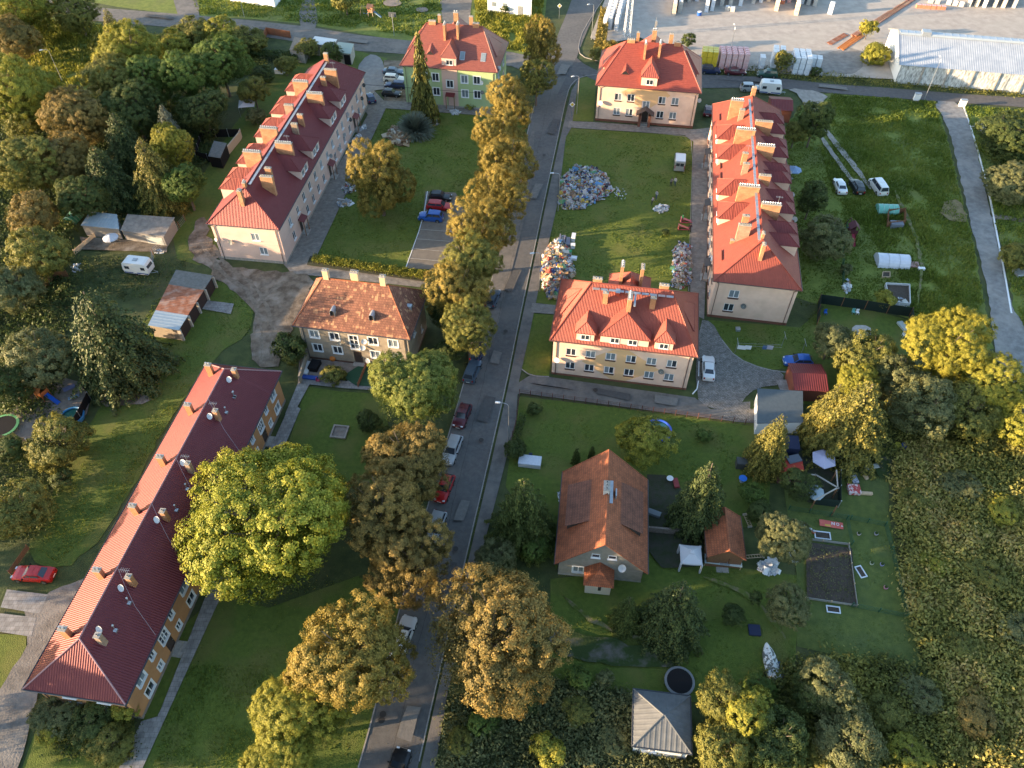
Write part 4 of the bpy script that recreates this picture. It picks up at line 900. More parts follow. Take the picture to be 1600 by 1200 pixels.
# repairs, cracks and covers in the asphalt
RP = mat('asphalt_patch_dark', (.062, .060, .060), (.085, .083, .082), 2, .9, .3, 9); RL = mat('asphalt_patch_pale', (.135, .13, .125), (.17, .165, .155), 2, .9, .3, 9)
for i, (x, y, l, w_, m_) in enumerate(((760, 640, 4.5, 1.6, RP), (722, 800, 3, 1.2, RL), (775, 560, 2.4, 1.4, RL), (800, 440, 6, 1.3, RP), (838, 300, 5, 1.5, RL), (700, 905, 4, .9, RP), (640, 1130, 3.4, 1.5, RL), (865, 200, 6, 1.6, RP), (880, 110, 5, 2, RL), (960, 618, 5, 1.2, RP), (1040, 628, 3, 1.6, RL), (1300, 138, 6, 1.4, RL), (1180, 128, 5, 1.2, RP), (420, 48, 6, 1.5, RP), (560, 66, 5, 1.6, RL), (250, 28, 7, 1.5, RP))):
    g = random.Random(i); c = G(x, y); yw = heading((700, 850), (790, 605)) + (0 if x < 900 and y > 100 else -1.57); u = Vector((math.cos(yw), math.sin(yw), 0)); n = Vector((-u.y, u.x, 0)); patch('road_repair', None, m_, world=[c + u * a * l / 2 * g.uniform(.85, 1.1) + n * b_ * w_ / 2 * g.uniform(.8, 1.1) for a, b_ in ((-1, -1), (1, -1), (1, 1), (-1, 1))], jit=.06, seed=i)
for x, y in ((752, 690), (790, 520), (712, 860), (599, 1118), (597, 1127), (850, 245), (930, 612), (872, 120)):
    c = G(x, y); patch('manhole_cover', None, mat('cast_iron', (.03, .028, .027), rough=.6), world=[c + Vector((math.cos(t * .524) * .34, math.sin(t * .524) * .34, 0)) for t in range(12)])
def crack(px, wd=.03): 
    P = gp(px); g = random.Random(len(px) + int(px[0][0])); Q = []
    for a, b in zip(P, P[1:]):
        k = max(2, int((b - a).length / .8)); Q += [a.lerp(b, i / k) + Vector((g.uniform(-.1, .1), g.uniform(-.1, .1), 0)) for i in range(k)]
    L = [q + Vector((wd, 0, 0)) for q in Q]; return patch('crack', None, mat('crack', (.035, .033, .03), rough=.95), world=Q + L[::-1])
crack([(610, 1190), (660, 985), (715, 760), (755, 600), (790, 450), (835, 260), (868, 110)]); crack([(700, 840), (735, 850)]); crack([(742, 700), (770, 712)]); crack([(775, 540), (803, 548)]); crack([(640, 1030), (690, 1042)]); crack([(815, 600), (960, 622), (1090, 640)]); crack([(1100, 126), (1300, 140), (1450, 152)])
# ------------------------------------------------------------------ the apartment houses
REDM = mat('red_metal_roof', (.225, .050, .033), (.26, .060, .040), 1.5, .5, spec=.35, metal=.15, c3=(.19, .044, .032), s3=.4, amt3=.4)
REDD = mat('dark_red_metal_roof', (.140, .026, .026), (.16, .031, .031), 1.5, .46, spec=.4, metal=.3)
REDT = mat('red_tile_sheet', (.20, .062, .046), (.24, .075, .056), 2, .5)
OCHRE = mat('cream_render', (.72, .50, .385), (.76, .55, .43), 1.2, .9, .08, 14, c3=(.60, .42, .31), s3=.45, amt3=.6); OCHRED = mat('orange_render', (.66, .42, .22), rough=.9)
PINK = mat('pink_render', (.62, .45, .38), (.66, .48, .41), 1., .9, .06, 14, c3=(.50, .37, .31), s3=.5, amt3=.55)
GREENW = mat('green_render', (.36, .47, .24), (.39, .50, .26), 1., .9, .06, 14); PINKB = mat('pink_band_render', (.60, .42, .36), rough=.9)
GREYR = mat('grey_brown_render', (.27, .225, .17), (.35, .30, .235), .9, .95, .3, 9, c3=(.21, .175, .135), s3=.5)
ORR = mat('orange_brown_render', (.40, .20, .085), (.46, .24, .11), .8, .95, .2, 8, c3=(.34, .17, .08), s3=.5)
PLR = mat('red_brown_plinth', (.17, .07, .045), rough=.9)
TILEOLD = brickmat('old_clay_tiles', (.19, .075, .045), (.29, .12, .07), (.10, .04, .03), .22, .33, True, .02, .5, patch=(.40, .21, .11))
TILE = brickmat('clay_tiles', (.28, .085, .035), (.36, .11, .045), (.12, .05, .03), .22, .33, True, .02, .5)
TILED = brickmat('dark_clay_tiles', (.17, .065, .04), (.22, .085, .05), (.08, .035, .025), .22, .33, True, .02, .5)
def walkway(h, x, y0, y1, z, axis='y'):
    b = MB(); n = int(abs(y1 - y0) / 1.0)
    for i in range(n): t = y0 + (y1 - y0) * i / n; b.box(*( (x - .2, x + .2, t, t + .93) if axis == 'y' else (t, t + .93, x - .2, x + .2)), z, z + .05)
    for i in range(0, n, 2): t = y0 + (y1 - y0) * i / n; b.box(*((x - .03, x + .03, t, t + .05) if axis == 'y' else (t, t + .05, x - .03, x + .03)), z - .35, z)
    b.build('roof_walkway', METAL, h.r)
def band(h, side, c0, c1, z0, z1, m, name='painted_band'):
    b = MB(); yaw = R(h.SIDES[side]); p = h.at(side, (c0 + c1) / 2, 0); w_ = abs(c1 - c0) / 2; return b, p, yaw, w_
# --- the one across the lawn
A = House('apartment_house', 'cream apartment house with three hipped front dormers left of the white sedan', (5.59, 73.95), -9.36, 18.7, 11.9, 7.0, 12.35, cat='building')
for x in (2.49, 5.15, 7.87, 10.62, 13.36, 16.07):
    for z in (4.78, 2.12): A.win('front', x, z, 1.3, 1.3, 'dark')
for y in (3.2, 8.6):
    for z in (4.78, 2.12): A.win('right', y, z, 1.2, 1.3, 'dark'); A.win('left', y, z, 1.2, 1.3, 'dark')
A.walls(OCHRE, PLR, .35); A.roof(REDM, 'ribs', .2, .43, 4.13, 3.85)
# diamond of darker paint on the front: sheets between the windows
dm = MB(); Xs = [i * .25 for i in range(76)]
def _dia(h, cx, cz, rx, rz, m, avoid, zmin, zmax):
    b = MB(); st = .2; x = cx - rx
    while x < cx + rx - 1e-6:
        x1 = x + st; k0 = rz * (1 - abs(x - cx) / rx); k1 = rz * (1 - abs(x1 - cx) / rx); seg = [(cz - max(k0, k1), cz + max(k0, k1))]; seg = [(max(zmin, a), min(zmax, c)) for a, c in seg]
        for (u0, u1, w0, w1) in avoid:
            if u0 < x1 and u1 > x:
                n = []
                for a, c in seg:
                    if w1 <= a or w0 >= c: n.append((a, c)); continue
                    if w0 > a: n.append((a, w0))
                    if w1 < c: n.append((w1, c))
                seg = n
        for a, c in seg:
            if c - a > .02: b.poly([(x, -.005, a), (x1, -.005, a), (x1, -.005, c), (x, -.005, c)])
        x = x1
    return b.build('painted_diamond', m, h.r)
_av = [(x - .66, x + .66, z - .95, z + .66) for x in (2.49, 5.15, 7.87, 10.62, 13.36, 16.07) for z in (4.78, 2.12)]
_dia(A, 9.3, 3.3, 5.2, 3.6, OCHRED, _av, .36, 6.8)
for c, w_, d0, zt, zr, hip, ws in ((4.2, 2.35, -.05, 8.8, 9.95, .85, ((0, .52),)), (9.37, 6.35, 0, 8.75, 10.8, 2.3, ((-1.25, .52), (1.1, .52))), (14.55, 2.35, -.05, 8.8, 9.95, .85, ((0, .52),))): A.dormer('front', c, w_, d0, 7.0, zt, zr, hip, OCHRE, ws, .75)
A.dormer('left', 6, 5.2, .5, 7.0, 8.2, 11.0, 2.4, OCHRE, ((0, .6),), .75); A.dormer('right', 6, 5.2, .5, 7.0, 8.2, 11.0, 2.4, OCHRE, ((0, .6),), .75); A.dormer('back', 9.3, 5.5, -.6, 7.0, 8.6, 11.3, 2.2, OCHRE, ((0, .6),), .75)
for x, y, w_, d_, zt, cw in ((6.2, 4.1, .72, .6, 12.7, 0), (12.45, 4.1, .75, .6, 12.7, 0), (9.4, 3.4, .62, 1.9, 13.2, 1), (4.9, 6.2, 1.3, .6, 13.2, 0), (13.7, 6.3, 1.3, .6, 13.2, 0), (8.0, 9.2, .5, 1.5, 13.6, 1), (10.7, 9.1, .5, 1.4, 13.6, 0)): A.chimney(x, y, w_, d_, zt, cowl=bool(cw))
walkway(A, 5.1, 4.4, 15.2, 12.05, 'x'); 
b = MB(); b.box(7.5, 8.0, 4.6, 5.4, 11.6, 12.15); b.box(7.45, 8.05, 4.55, 5.45, 12.15, 12.2, 1); b.build('roof_hatch', [REDM, METAL], A.r); b = MB(); b.box(9.95, 10.2, 2.2, 5.0, 12.2, 12.3); b.build('flue_board', METAL, A.r)
A.dish('front', .63, 3.35, .42); A.dish('front', 14.85, 3.2, .42, mat('dish_grey', (.10, .12, .12), rough=.5), .2)
# --- the cream one by the junction
Bh = House('apartment_house', 'cream apartment house with orange painted diamond and dark porch by the junction', (16.77, 143.54), -9.23, 19.3, 14.1, 7.6, 13.2, cat='building')
for x in (4.08, 6.56, 12.59, 15.1):
    for z in (5.35, 2.35): Bh.win('front', x, z, 1.35, 1.45, 'dark')
Bh.win('front', 9.63, 4.2, 1.35, 1.45, 'dark')
for y in (3.5, 10):
    for z in (5.35, 2.35): Bh.win('right', y, z, 1.3, 1.4, 'dark'); Bh.win('left', y, z, 1.3, 1.4, 'dark')
Bh.door('front', 9.69, 1.2, 2.3, .5); Bh.walls(OCHRE, PLR, .5)
_dia(Bh, 9.4, 6.4, 4.6, 3.6, OCHRED, [(x - .7, x + .7, 4.4, 6.1) for x in (4.08, 6.56, 12.59, 15.1)] + [(x - .7, x + .7, 1.4, 3.1) for x in (4.08, 6.56, 12.59, 15.1)] + [(8.9, 10.35, 3.2, 4.95)], 2.9, 7.4)
b = MB()
for x0, x1 in ((8.5, 9.0), (10.4, 10.9)): b.box(x0, x1, -1.3, -.05, 0, 2.5, 1)
for s_ in (-1, 1): b.poly([(9.7, -1.75, 3.9), (9.7, -.01, 3.9), (9.7 + s_ * 1.75, -.01, 2.75), (9.7 + s_ * 1.75, -1.75, 2.75)]); b.poly([(9.7, -1.75, 3.75), (9.7, -.01, 3.75), (9.7 + s_ * 1.75, -.01, 2.6), (9.7 + s_ * 1.75, -1.75, 2.6)]); b.poly([(9.7, -1.75, 3.9), (9.7 + s_ * 1.75, -1.75, 2.75), (9.7 + s_ * 1.75, -1.75, 2.6), (9.7, -1.75, 3.75)])
b.build('porch', [mat('dark_shingle', (.07, .05, .045), (.11, .08, .07), 4, .8), PLR], Bh.r)
Bh.roof(mat('brick_red_tile_sheet', (.23, .050, .034), (.27, .062, .042), 2, .5), 'courses', .38, .45, 4.4, 4.3, h=.05)
Bh.dormer('front', 9.65, 3.0, .1, 7.6, 9.8, 11.8, 1.6, OCHRE, ((.1, .6),), .9, style='ribs'); Bh.dormer('left', 7, 6.2, .5, 7.6, 9.3, 12.2, 2.6, OCHRE, ((0, .6),), .9); Bh.dormer('right', 7, 6.2, .5, 7.6, 9.3, 12.2, 2.6, OCHRE, ((0, .6),), .9); Bh.dormer('back', 9.6, 6, -.6, 7.6, 9.3, 12.8, 2.4, OCHRE, ((0, .6),), .9)
for x, y, w_, d_, zt, cw in ((8.15, 4.9, .5, 1.6, 14.3, 1), (10.9, 5.2, .5, 1.6, 14.4, 1), (6.5, 8.6, .7, .7, 14.6, 0), (5.3, 7.0, 1.6, .7, 13.9, 0), (12.9, 8.7, .8, .7, 14.7, 0), (14.2, 7.0, 1.4, .7, 14.0, 0), (9.6, 9.2, .9, .7, 15.0, 1)): Bh.chimney(x, y, w_, d_, zt, cowl=bool(cw))
b = MB(); b.cbox((9.6, 9.2, 15.9), (.3, .3, 1.3)); b.cbox((9.75, 9.1, 16.1), (.25, .18, .8)); b.tube((9.6, 9.2, 15), (9.6, 9.2, 17.2), .04); b.build('antenna_mast', STEEL, Bh.r)
Bh.dish('front', .7, 4.05, .45); Bh.dish('right', 1.4, 5.2, .4)
# eyebrow vent on the roof slope
def eyebrow(h, x, y, w_=1.6, l=1.9, hh=.7):
    b = MB(); z = h.ze + (y + h.ov) * h.tan; n = 8; z2 = h.ze + (y + l + h.ov) * h.tan
    arc = [(x - w_ / 2 + w_ * i / n, y, z + .05 + hh * math.sin(math.pi * i / n) ** 1.5) for i in range(n + 1)]
    for i in range(n): b.poly([arc[i], arc[i + 1], (x + (arc[i + 1][0] - x) * .2, y + l, z2 + .03), (x + (arc[i][0] - x) * .2, y + l, z2 + .03)])
    for i in range(n): b.poly([(arc[i][0], y, z - .05), (arc[i + 1][0], y, z - .05), arc[i + 1], arc[i]], 1)
    b.build('eyebrow_vent', [h.rm, DARK], h.r)
eyebrow(Bh, 4.9, 1.6)
# --- the pale green one
Nh = House('apartment_house', 'pale green apartment house with a pink stair bay behind the slender spruce', (-21.79, 150.08), -8.95, 18.8, 12.7, 8.4, 14.2, cat='building')
for x in (4.1, 6.55, 12.45, 14.97):
    for z in (6.3, 3.3): Nh.win('front', x, z, 1.35, 1.6, 'sur')
Nh.win('front', 9.43, 5.1, 1.35, 1.5, 'sur')
for y in (3, 9):
    for z in (6.3, 3.3): Nh.win('right', y, z, 1.2, 1.5, 'sur'); Nh.win('left', y, z, 1.2, 1.5, 'sur')
Nh.door('front', 9.45, 1.2, 2.3, .3, REDD, PINKB); Nh.walls(GREENW, CONC, .5)
b = MB()
for x0, x1, z0, z1 in ((7.85, 8.6, .5, 8.2), (10.26, 11.05, .5, 8.2), (8.6, 10.26, 6.05, 8.2), (8.6, 10.26, 2.75, 4.15)): b.box(x0, x1, -.055, -.004, z0, z1)
b.build('stair_bay', PINKB, Nh.r)
Nh.roof(REDT, 'courses', .38, .45, 3.9, 3.6, h=.05)
Nh.dormer('front', 9.45, 2.9, .1, 8.4, 10.5, 12.5, 1.6, PINK, ((.1, .6),), .9); Nh.dormer('left', 6.3, 5.6, .5, 8.4, 9.9, 13, 2.3, PINK, ((0, .6),), .8); Nh.dormer('right', 6.3, 5.6, .5, 8.4, 9.9, 13, 2.3, PINK, ((0, .6),), .8); Nh.dormer('back', 9.4, 6, -.6, 8.4, 10, 13.8, 2.4, PINK, ((0, .6),), .8)
for x, y, w_, d_, zt, cw in ((8.0, 4.4, .5, 1.5, 15.3, 1), (10.6, 4.6, .5, 1.5, 15.4, 1), (6.3, 7.6, .7, .7, 15.6, 0), (5.1, 6.3, 1.5, .7, 14.9, 0), (12.7, 7.6, .8, .7, 15.7, 0), (13.9, 6.3, 1.3, .7, 15.0, 0), (9.5, 8.3, 1.0, .7, 16.0, 1)): Nh.chimney(x, y, w_, d_, zt, cowl=bool(cw))
eyebrow(Nh, 5.4, 1.5)
for x in (11.9, 16.1):
    y = 1.1; z = Nh.ze + (y + Nh.ov) * Nh.tan; s_ = Nh.tan; b = MB(); b.poly([(x - .4, y, z + .12), (x + .4, y, z + .12), (x + .4, y + 1.1, z + 1.1 * s_ + .12), (x - .4, y + 1.1, z + 1.1 * s_ + .12)]); q = [(x - .5, y - .1), (x + .5, y - .1), (x + .5, y + 1.2), (x - .5, y + 1.2)]
    f = MB(); P = [(a, c, z + (c - y) * s_ + .1) for a, c in q]; f.poly(P); [f.poly([P[i], P[(i + 1) % 4], (P[(i + 1) % 4][0], P[(i + 1) % 4][1], P[(i + 1) % 4][2] - .2), (P[i][0], P[i][1], P[i][2] - .2)]) for i in range(4)]; o = f.build('roof_window', METAL, Nh.r); b.build('pane', GLASSB, o)
Nh.dish('front', 16.0, 6.1, .42); Nh.dish('front', 16.06, 4.1, .4, mat('dish_grey', (.1, .1, .1))); Nh.dish('front', 17.5, 4.35, .42, mat('dish_grey', (.1, .1, .1)), .15); Nh.dish('right', .9, 8.6, .5)
# --- the two long terraces
def chim_row(h, L, mirror=False):
    for x, y, w_, d_, zt, cw, ms in L: h.chimney(x, y, w_, d_, zt, BRICKO if cw == 2 else BRICK, cowl=cw == 1, mast=ms)
Rh = House('apartment_house', 'long cream terrace with orange lit roof and paired dormers right of the lawn', (29.5, 85.8), -9.75, 11.6, 51.0, 7.2, 11.5, cat='building')
for x, z in ((3.0, 4.9), (2.75, 2.25)): Rh.win('front', x, z, 1.45, 1.4, 'dark')
for y in (3.2, 6.4, 12.2, 15.4, 18.6, 21.8, 28.6, 32, 35.2, 38.6, 44.5, 48):
    for z in (5.0, 2.1): Rh.win('left', y, z, 1.3, 1.4, 'dark'); Rh.win('right', y, z, 1.3, 1.4, 'dark')
for y in (9.0, 25.2, 41.5): Rh.door('left', y, 1.3, 2.3, .4, mat('porch_roof', (.06, .055, .055), rough=.7)); Rh.win('left', y, 4.6, 1.2, 1.2, '')
Rh.walls(OCHRE, PLR, .45); Rh.roof(REDM, 'ribs', .24, .4, 4.6, 3.6, 'y')
for y in (14.8, 21.2, 31.8, 38.2): Rh.dormer('left', y, 4.3, .15, 7.2, 9.0, 10.6, 2.2, OCHRE, ((-.9, .5), (.9, .5)), .85)
for y in (7.9, 10.9, 16.1, 19.2, 24.5, 27.0, 32.1, 35, 39.7, 43.2): Rh.dormer('right', y, 2.5, .3, 7.2, 9.6, 10.7, 1.5, OCHRE, ((0, .5),), .85, rm=REDD)  # dormer roofs away from the sun: shade put into the colour, darker red
chim_row(Rh, [(4.1, 16.7, 3.3, .7, 12.7, 1, 1), (4.1, 33.6, 3.3, .7, 12.7, 1, 0), (2.9, 43.2, 2.3, .8, 12.8, 1, 0), (3.8, 41.0, .9, .7, 12.3, 2, 0), (3.9, 26.8, .9, .6, 12.3, 0, 1), (3.95, 23.7, 1.0, .6, 12.3, 2, 0), (7.3, 37.2, 3.0, .7, 12.5, 0, 0), (7.2, 29.3, 3.0, .7, 12.5, 1, 0), (6.7, 20.6, 1.9, .7, 12.4, 0, 0), (7.2, 12.6, 3.0, .7, 12.6, 1, 1), (3.5, 9.6, 1.0, .6, 12.2, 0, 0), (3.2, 7.0, 1.9, .7, 12.4, 2, 0), (5.7, 5.2, .45, .8, 12.6, 0, 0), (5.7, 2.7, .55, .9, 12.5, 0, 0), (5.9, 47.6, .8, .7, 13.2, 0, 0), (2.0, 6.9, .6, .5, 9.6, 0, 0)])
walkway(Rh, 5.25, 4.5, 46, 11.55)
for y in (3.5, 24.5, 28, 44): b = MB(); b.box(.55, .6, y, y + 2.4, 8.0, 8.25); b.build('snow_guard', GUTTER, Rh.r)
Rh.dish('front', 4.75, 3.0, .42, mat('dish_grey', (.1, .1, .1)), .3); Rh.dish('right', 23, 7.6, .45); Rh.dish('right', 16.5, 7.4, .45); Rh.dish('right', 29.5, 7.6, .42)
Ph = House('apartment_house', 'long pink terrace with dark red roof, paired dormers and brick chimneys left of the lawn', (-47.3, 99.6), -7.45, 11.0, 51.3, 7.1, 11.6, cat='building')
for x, z in ((6.9, 5.0), (7.6, 2.3)): Ph.win('front', x, z, 1.3, 1.4, '')
for y in (4.7, 11.8, 15.0, 18.2, 21.7, 28.6, 32.1, 35.1, 38.6, 45.5, 48.6): Ph.win('right', y, 4.9, 1.1, 1.5, '')
for y in (4.95, 12.2, 15.4, 18.5, 21.7, 28.9, 32.1, 35, 38.7, 45.5, 48.6): Ph.win('right', y, 2.1, 1.1, 1.5, '')
for y in (5, 12, 15.2, 18.4, 28.8, 32, 35.2, 45.5):
    for z in (4.9, 2.1): Ph.win('left', y, z, 1.1, 1.5, '')
for y in (8.4, 25.2, 42): Ph.door('right', y, 1.2, 2.2, .35, REDD); Ph.win('right', y, 4.6, 1.0, 1.3, '')
Ph.walls(PINK, CONC, .5); b = MB()
for side in ('front', 'right'):
    pass
b.box(-.03, 11.03, -.03, -.004, 3.62, 3.68); b.box(11.004, 11.03, 0, 51.3, 3.62, 3.68); b.build('string_course', mat('pink_trim', (.56, .40, .34), rough=.9), Ph.r)
Ph.roof(REDD, 'ribs', .24, .4, 3.6, 3.8, 'y', gut=GUTD)
for y in (14.6, 20.9, 31.7, 38.0): Ph.dormer('right', y, 3.9, .15, 7.1, 9.25, 10.8, 2.2, PINK, ((-.75, .42), (.75, .42)), .95)
for y in (7.2, 10.3, 14.6, 17.6, 23.0, 26.2, 31, 34.0, 39.4, 42.6): Ph.dormer('left', y, 2.6, .1, 7.1, 9.5, 10.7, 1.6, PINK, ((0, .5),), .85, rm=REDM)  # dormer roofs facing the sun: sunlight put into the colour, brighter red
chim_row(Ph, [(8.1, 41.6, 2.4, .7, 12.6, 0, 1), (7.3, 39.3, 1.0, .6, 12.2, 0, 0), (8.0, 32.2, 3.1, .7, 12.7, 1, 0), (7.4, 25.4, 1.0, .6, 12.3, 0, 0), (7.4, 22.3, 1.1, .6, 12.3, 2, 0), (7.9, 15.5, 3.0, .7, 12.7, 1, 1), (7.5, 8.8, 1.05, .6, 12.2, 0, 0), (8.2, 6.2, 2.1, .7, 12.4, 0, 0), (5.4, 2.0, .75, .8, 12.4, 0, 0), (5.5, 3.9, .5, .8, 12.6, 1, 0), (3.7, 12.3, 3.1, .7, 12.7, 1, 0), (4.0, 36.4, 3.0, .7, 12.6, 1, 0), (4.5, 28.2, 1.7, .7, 12.4, 2, 0), (3.9, 19.7, 3.1, .7, 12.7, 1, 0), (5.8, 46.6, .8, .7, 13.2, 0, 0)])
walkway(Ph, 6.0, 4.5, 46, 11.6)
for y, z in ((49.8, 5.4), (47.5, 3.8), (38, 5.6), (39, 3.9), (34.5, 3.3), (30.5, 2.7), (26, 4.0)): Ph.dish('right', y, z, .4, None if y % 2 < 1 else mat('dish_grey', (.1, .1, .1)), .35)
Ph.dish('front', 2.6, 3.8, .4, mat('dish_grey', (.1, .1, .1)), .35); Ph.dish('front', .3, 4.2, .3)
# --- the old tiled house
Mh = House('tiled_house', 'old grey-brown apartment house with patched clay tile roof beside the dirt yard', (-29.45, 77.15), -9.48, 15.5, 8.9, 6.7, 11.5, cat='building')
for x in (2.05, 4.97, 10.5, 13.35):
    for z in (5.0, 2.35): Mh.win('front', x, z, 1.3, 1.35, 'sur')
Mh.win('front', 7.7, 4.3, 1.2, 2.6, 'gridtallsur'); Mh.door('front', 7.85, 1.2, 2.2, .3); Mh.win('right', 3, 4.8, 1.1, 1.3, ''); Mh.win('right', 6.4, 2.2, .8, 1.1, ''); Mh.win('left', 4.4, 4.8, 1.1, 1.3, '')
Mh.walls(GREYR, mat('brick_plinth', (.14, .07, .05), rough=.9), .3); Mh.roof(TILEOLD, 'courses', .33, .55, 2.9, 3.3, cap=TILE, gut=GUTD, h=.05)
for x, y, w_, d_ in ((3.5, 4.6, .8, .75), (7.5, 4.85, 1.1, .8), (11.5, 4.6, .8, .75)): Mh.chimney(x, y, w_, d_, 13.1, mat('yellow_render_chimney', (.55, .38, .22), (.60, .43, .27), 3, .9))
def vent(h, side, c, d):
    z = h.ze + (d + h.ov) * h.tan; b = MB(); n = 8
    arc = [(math.cos(math.pi * i / n) * .33, math.sin(math.pi * i / n) * .33) for i in range(n + 1)]
    for i in range(n): b.poly([(arc[i][0], -.45, arc[i][1] + .25), (arc[i + 1][0], -.45, arc[i + 1][1] + .25), (arc[i + 1][0], .9, arc[i + 1][1] + .25), (arc[i][0], .9, arc[i][1] + .25)])
    for s_ in (-1, 1): b.box(s_ * .33 - .015, s_ * .33 + .015, -.45, .9, -.45, .25)
    b.poly([(a, -.3, c_ + .25) for a, c_ in arc] + [(-.33, -.3, -.35), (.33, -.3, -.35)], 1); b.build('roof_vent', [METAL, DARK], h.r, h.at(side, c, z + .15, d), R(h.SIDES[side]))
vent(Mh, 'front', 5.0, 1.2); vent(Mh, 'front', 10.5, 1.2); vent(Mh, 'right', 4.3, .7)
Mh.dish('front', 9.3, 5.05, .4, None, .35, (0, -.8, .6)); Mh.dish('front', 8.95, 3.75, .38, None, .35, (0, -.8, .6)); Mh.dish('front', 9.35, 1.4, .4); Mh.dish('front', 5.75, 4.3, .3, mat('dish_grey', (.1, .1, .1)))
# --- the long orange-brown house with plum roof
Yh = House('terraced_house', 'long orange-brown house with plum sheet roof and white windows in the lower left corner', (-46.19, 28.18), -8.1, 9.4, 42.4, 5.5, 9.3, cat='building')
PLUM = mat('plum_metal_roof', (.120, .019, .024), (.135, .023, .028), 1.2, .44, spec=.45, metal=.3)
for y, big in ((2.5, 1), (4.9, 0), (9.3, 0), (12.4, 1), (16, 1), (18.8, 0), (23.6, 0), (26.4, 1), (29.7, 1), (32.6, 0), (37.4, 0), (40.0, 1)):
    for z in (3.95, 1.4): Yh.win('right', y, z, 1.35 if big else .75, 1.25 if big else .95, 'sur')
for y in (7.15, 21.2, 35.2): Yh.win('right', y, 3.35, 1.3, 1.5, 'gridsur'); Yh.door('right', y + .15, 1.2, 2.0, .2)
for x in (3, 6.6): Yh.win('front', x, 3.9, 1.3, 1.2, 'sur'); Yh.win('front', x, 1.4, 1.3, 1.2, 'sur')
for y in (3, 9, 15, 21, 27, 33, 39): Yh.win('left', y, 3.9, 1.2, 1.2, 'sur'); Yh.win('left', y, 1.5, 1.2, 1.2, 'sur')
Yh.walls(ORR, mat('plinth_concrete', (.16, .14, .13), (.24, .21, .19), 2, .9), .5); Yh.roof(PLUM, 'ribs', .25, .5, 3.6, 3.4, 'y', gut=GUTD, cap=mat('lilac_ridge', (.30, .16, .17), rough=.4))
for i, (xr, yr) in enumerate(((6.45, 4.0), (6.45, 10.2), (6.45, 17.95), (6.45, 24.3), (6.45, 32.1), (6.1, 38.8))): Yh.chimney(xr, yr, .62, .62, 9.9, BRICKO if i in (0, 3) else BRICK, mast=i in (1, 3, 4))
for i, (xr, yr) in enumerate(((2.75, 4.2), (2.9, 10.5), (2.9, 18.2), (2.9, 24.8), (2.75, 32.6), (2.5, 39.2))): Yh.chimney(xr, yr, .8, .62, 9.8, mat('orange_brick', (.45, .20, .09), (.38, .16, .07), 6), cowl=True)
for y in (33.4, 22.1, 19.3, 8.3, 5.4, 36.0, 1.9 + 34):
    z = Yh.ze + (9.4 + .5 - 6.8) * Yh.tan; b = MB(); b.box(-.18, .18, -.18, .18, -.1, .12); b.tube((0, 0, 0), (-.05, .15, .75), .035); b.ball((-.05, .15, .8), .13, n=8, k=5); b.build('roof_vent', [STEEL], Yh.r, (6.8, y, z), 0)
for y, x in ((4.8, 5.9), (17.2, 5.9), (24.6, 5.6), (31.6, 5.8), (9.2, 5.9), (37.6, 5.8)):
    z = Yh.ze + (9.9 - x) * Yh.tan; b = MB(); b.disc((0, 0, .55), .40, (-.2, -.75, .55), 14, 0, .08); b.tube((0, 0, 0), (0, .05, .5), .03, n=5, m=1); b.build('satellite_dish', [mat('dish_white', (.5, .5, .5)), STEEL], Yh.r, (x, y, z), 0)
for y, dx in ((33.0, 6.8), (24.0, 6.8), (17.9, 6.8), (10.2, 6.8)): b = MB(); b.path([(4.7, y + 1, 9.5), (6, y - .5, 8.9), (7.6, y - 2.2, 7.9), (9.9, y - 4, 5.9)], .018, 4); b.build('cable', mat('grey_cable', (.35, .3, .32), rough=.5), Yh.r)
# --- the detached house
Hh = House('detached_house', 'detached grey house with steep clay tile gable roof and two shed dormers in the garden', (5.25, 42.85), -6.6, 9.3, 11.6, 3.0, 8.2, cat='house')
HW = mat('grey_block_wall', (.23, .22, .19), (.30, .285, .25), 1.6, .95, .3, 8)
Hh.win('front', 2.2, 1.5, 1.2, 1.2, 'sur'); Hh.walls(HW, CONC, .3, gable=True)
Hh.roof(TILE, 'courses', .33, .45, gable=True, gut=GUTD, h=.05, axis='y', board=mat('dark_board', (.05, .045, .04), rough=.7))
for x in (3.9, 5.7): 
    b = MB(); b.box(-.45, .45, -.06, .0, 0, .07); b.box(-.45, .45, -.06, 0, .62, .7); b.box(-.45, -.38, -.06, 0, .07, .62); b.box(.38, .45, -.06, 0, .07, .62); b.box(-.38, .38, -.03, -.01, .07, .62, 1); b.box(-.55, .55, -.2, 0, -.06, -.001); b.build('attic_window', [PVC, GLASS], Hh.r, (x, -.01, 4.6))
tn = (8.2 - 3.0) / (9.3 / 2 + .45)
for s_ in (-1, 1):
    b = MB(); cx = 4.65; X0 = cx + s_ * 4.35; Xt = cx + s_ * 1.7; zt = 8.2 - 1.7 * tn + .05; ze_ = 4.9; y0, y1 = 3.3, 8.9
    q = [(X0, y0, ze_), (X0, y1, ze_), (Xt, y1, zt), (Xt, y0, zt)]; roof_face(b, q, 'courses', .33, .05); o = b.build('dormer_roof', TILED, Hh.r)
    w_ = MB(); Xw = cx + s_ * 4.1; zb = 8.2 - 4.1 * tn; zz = lambda X: ze_ + (zt - ze_) * (X - X0) / (Xt - X0) - .06; rr = lambda X: 8.2 - abs(X - cx) * tn
    w_.poly([(Xw, y0 + .2, zb), (Xw, y1 - .2, zb), (Xw, y1 - .2, zz(Xw)), (Xw, y0 + .2, zz(Xw))])
    for y in (y0 + .2, y1 - .2): w_.poly([(Xw, y, zb), (Xw, y, zz(Xw)), (Xt, y, zz(Xt)), (Xt, y, rr(Xt))])
    w_.build('dormer_wall', mat('dark_board', (.05, .05, .04)), Hh.r)
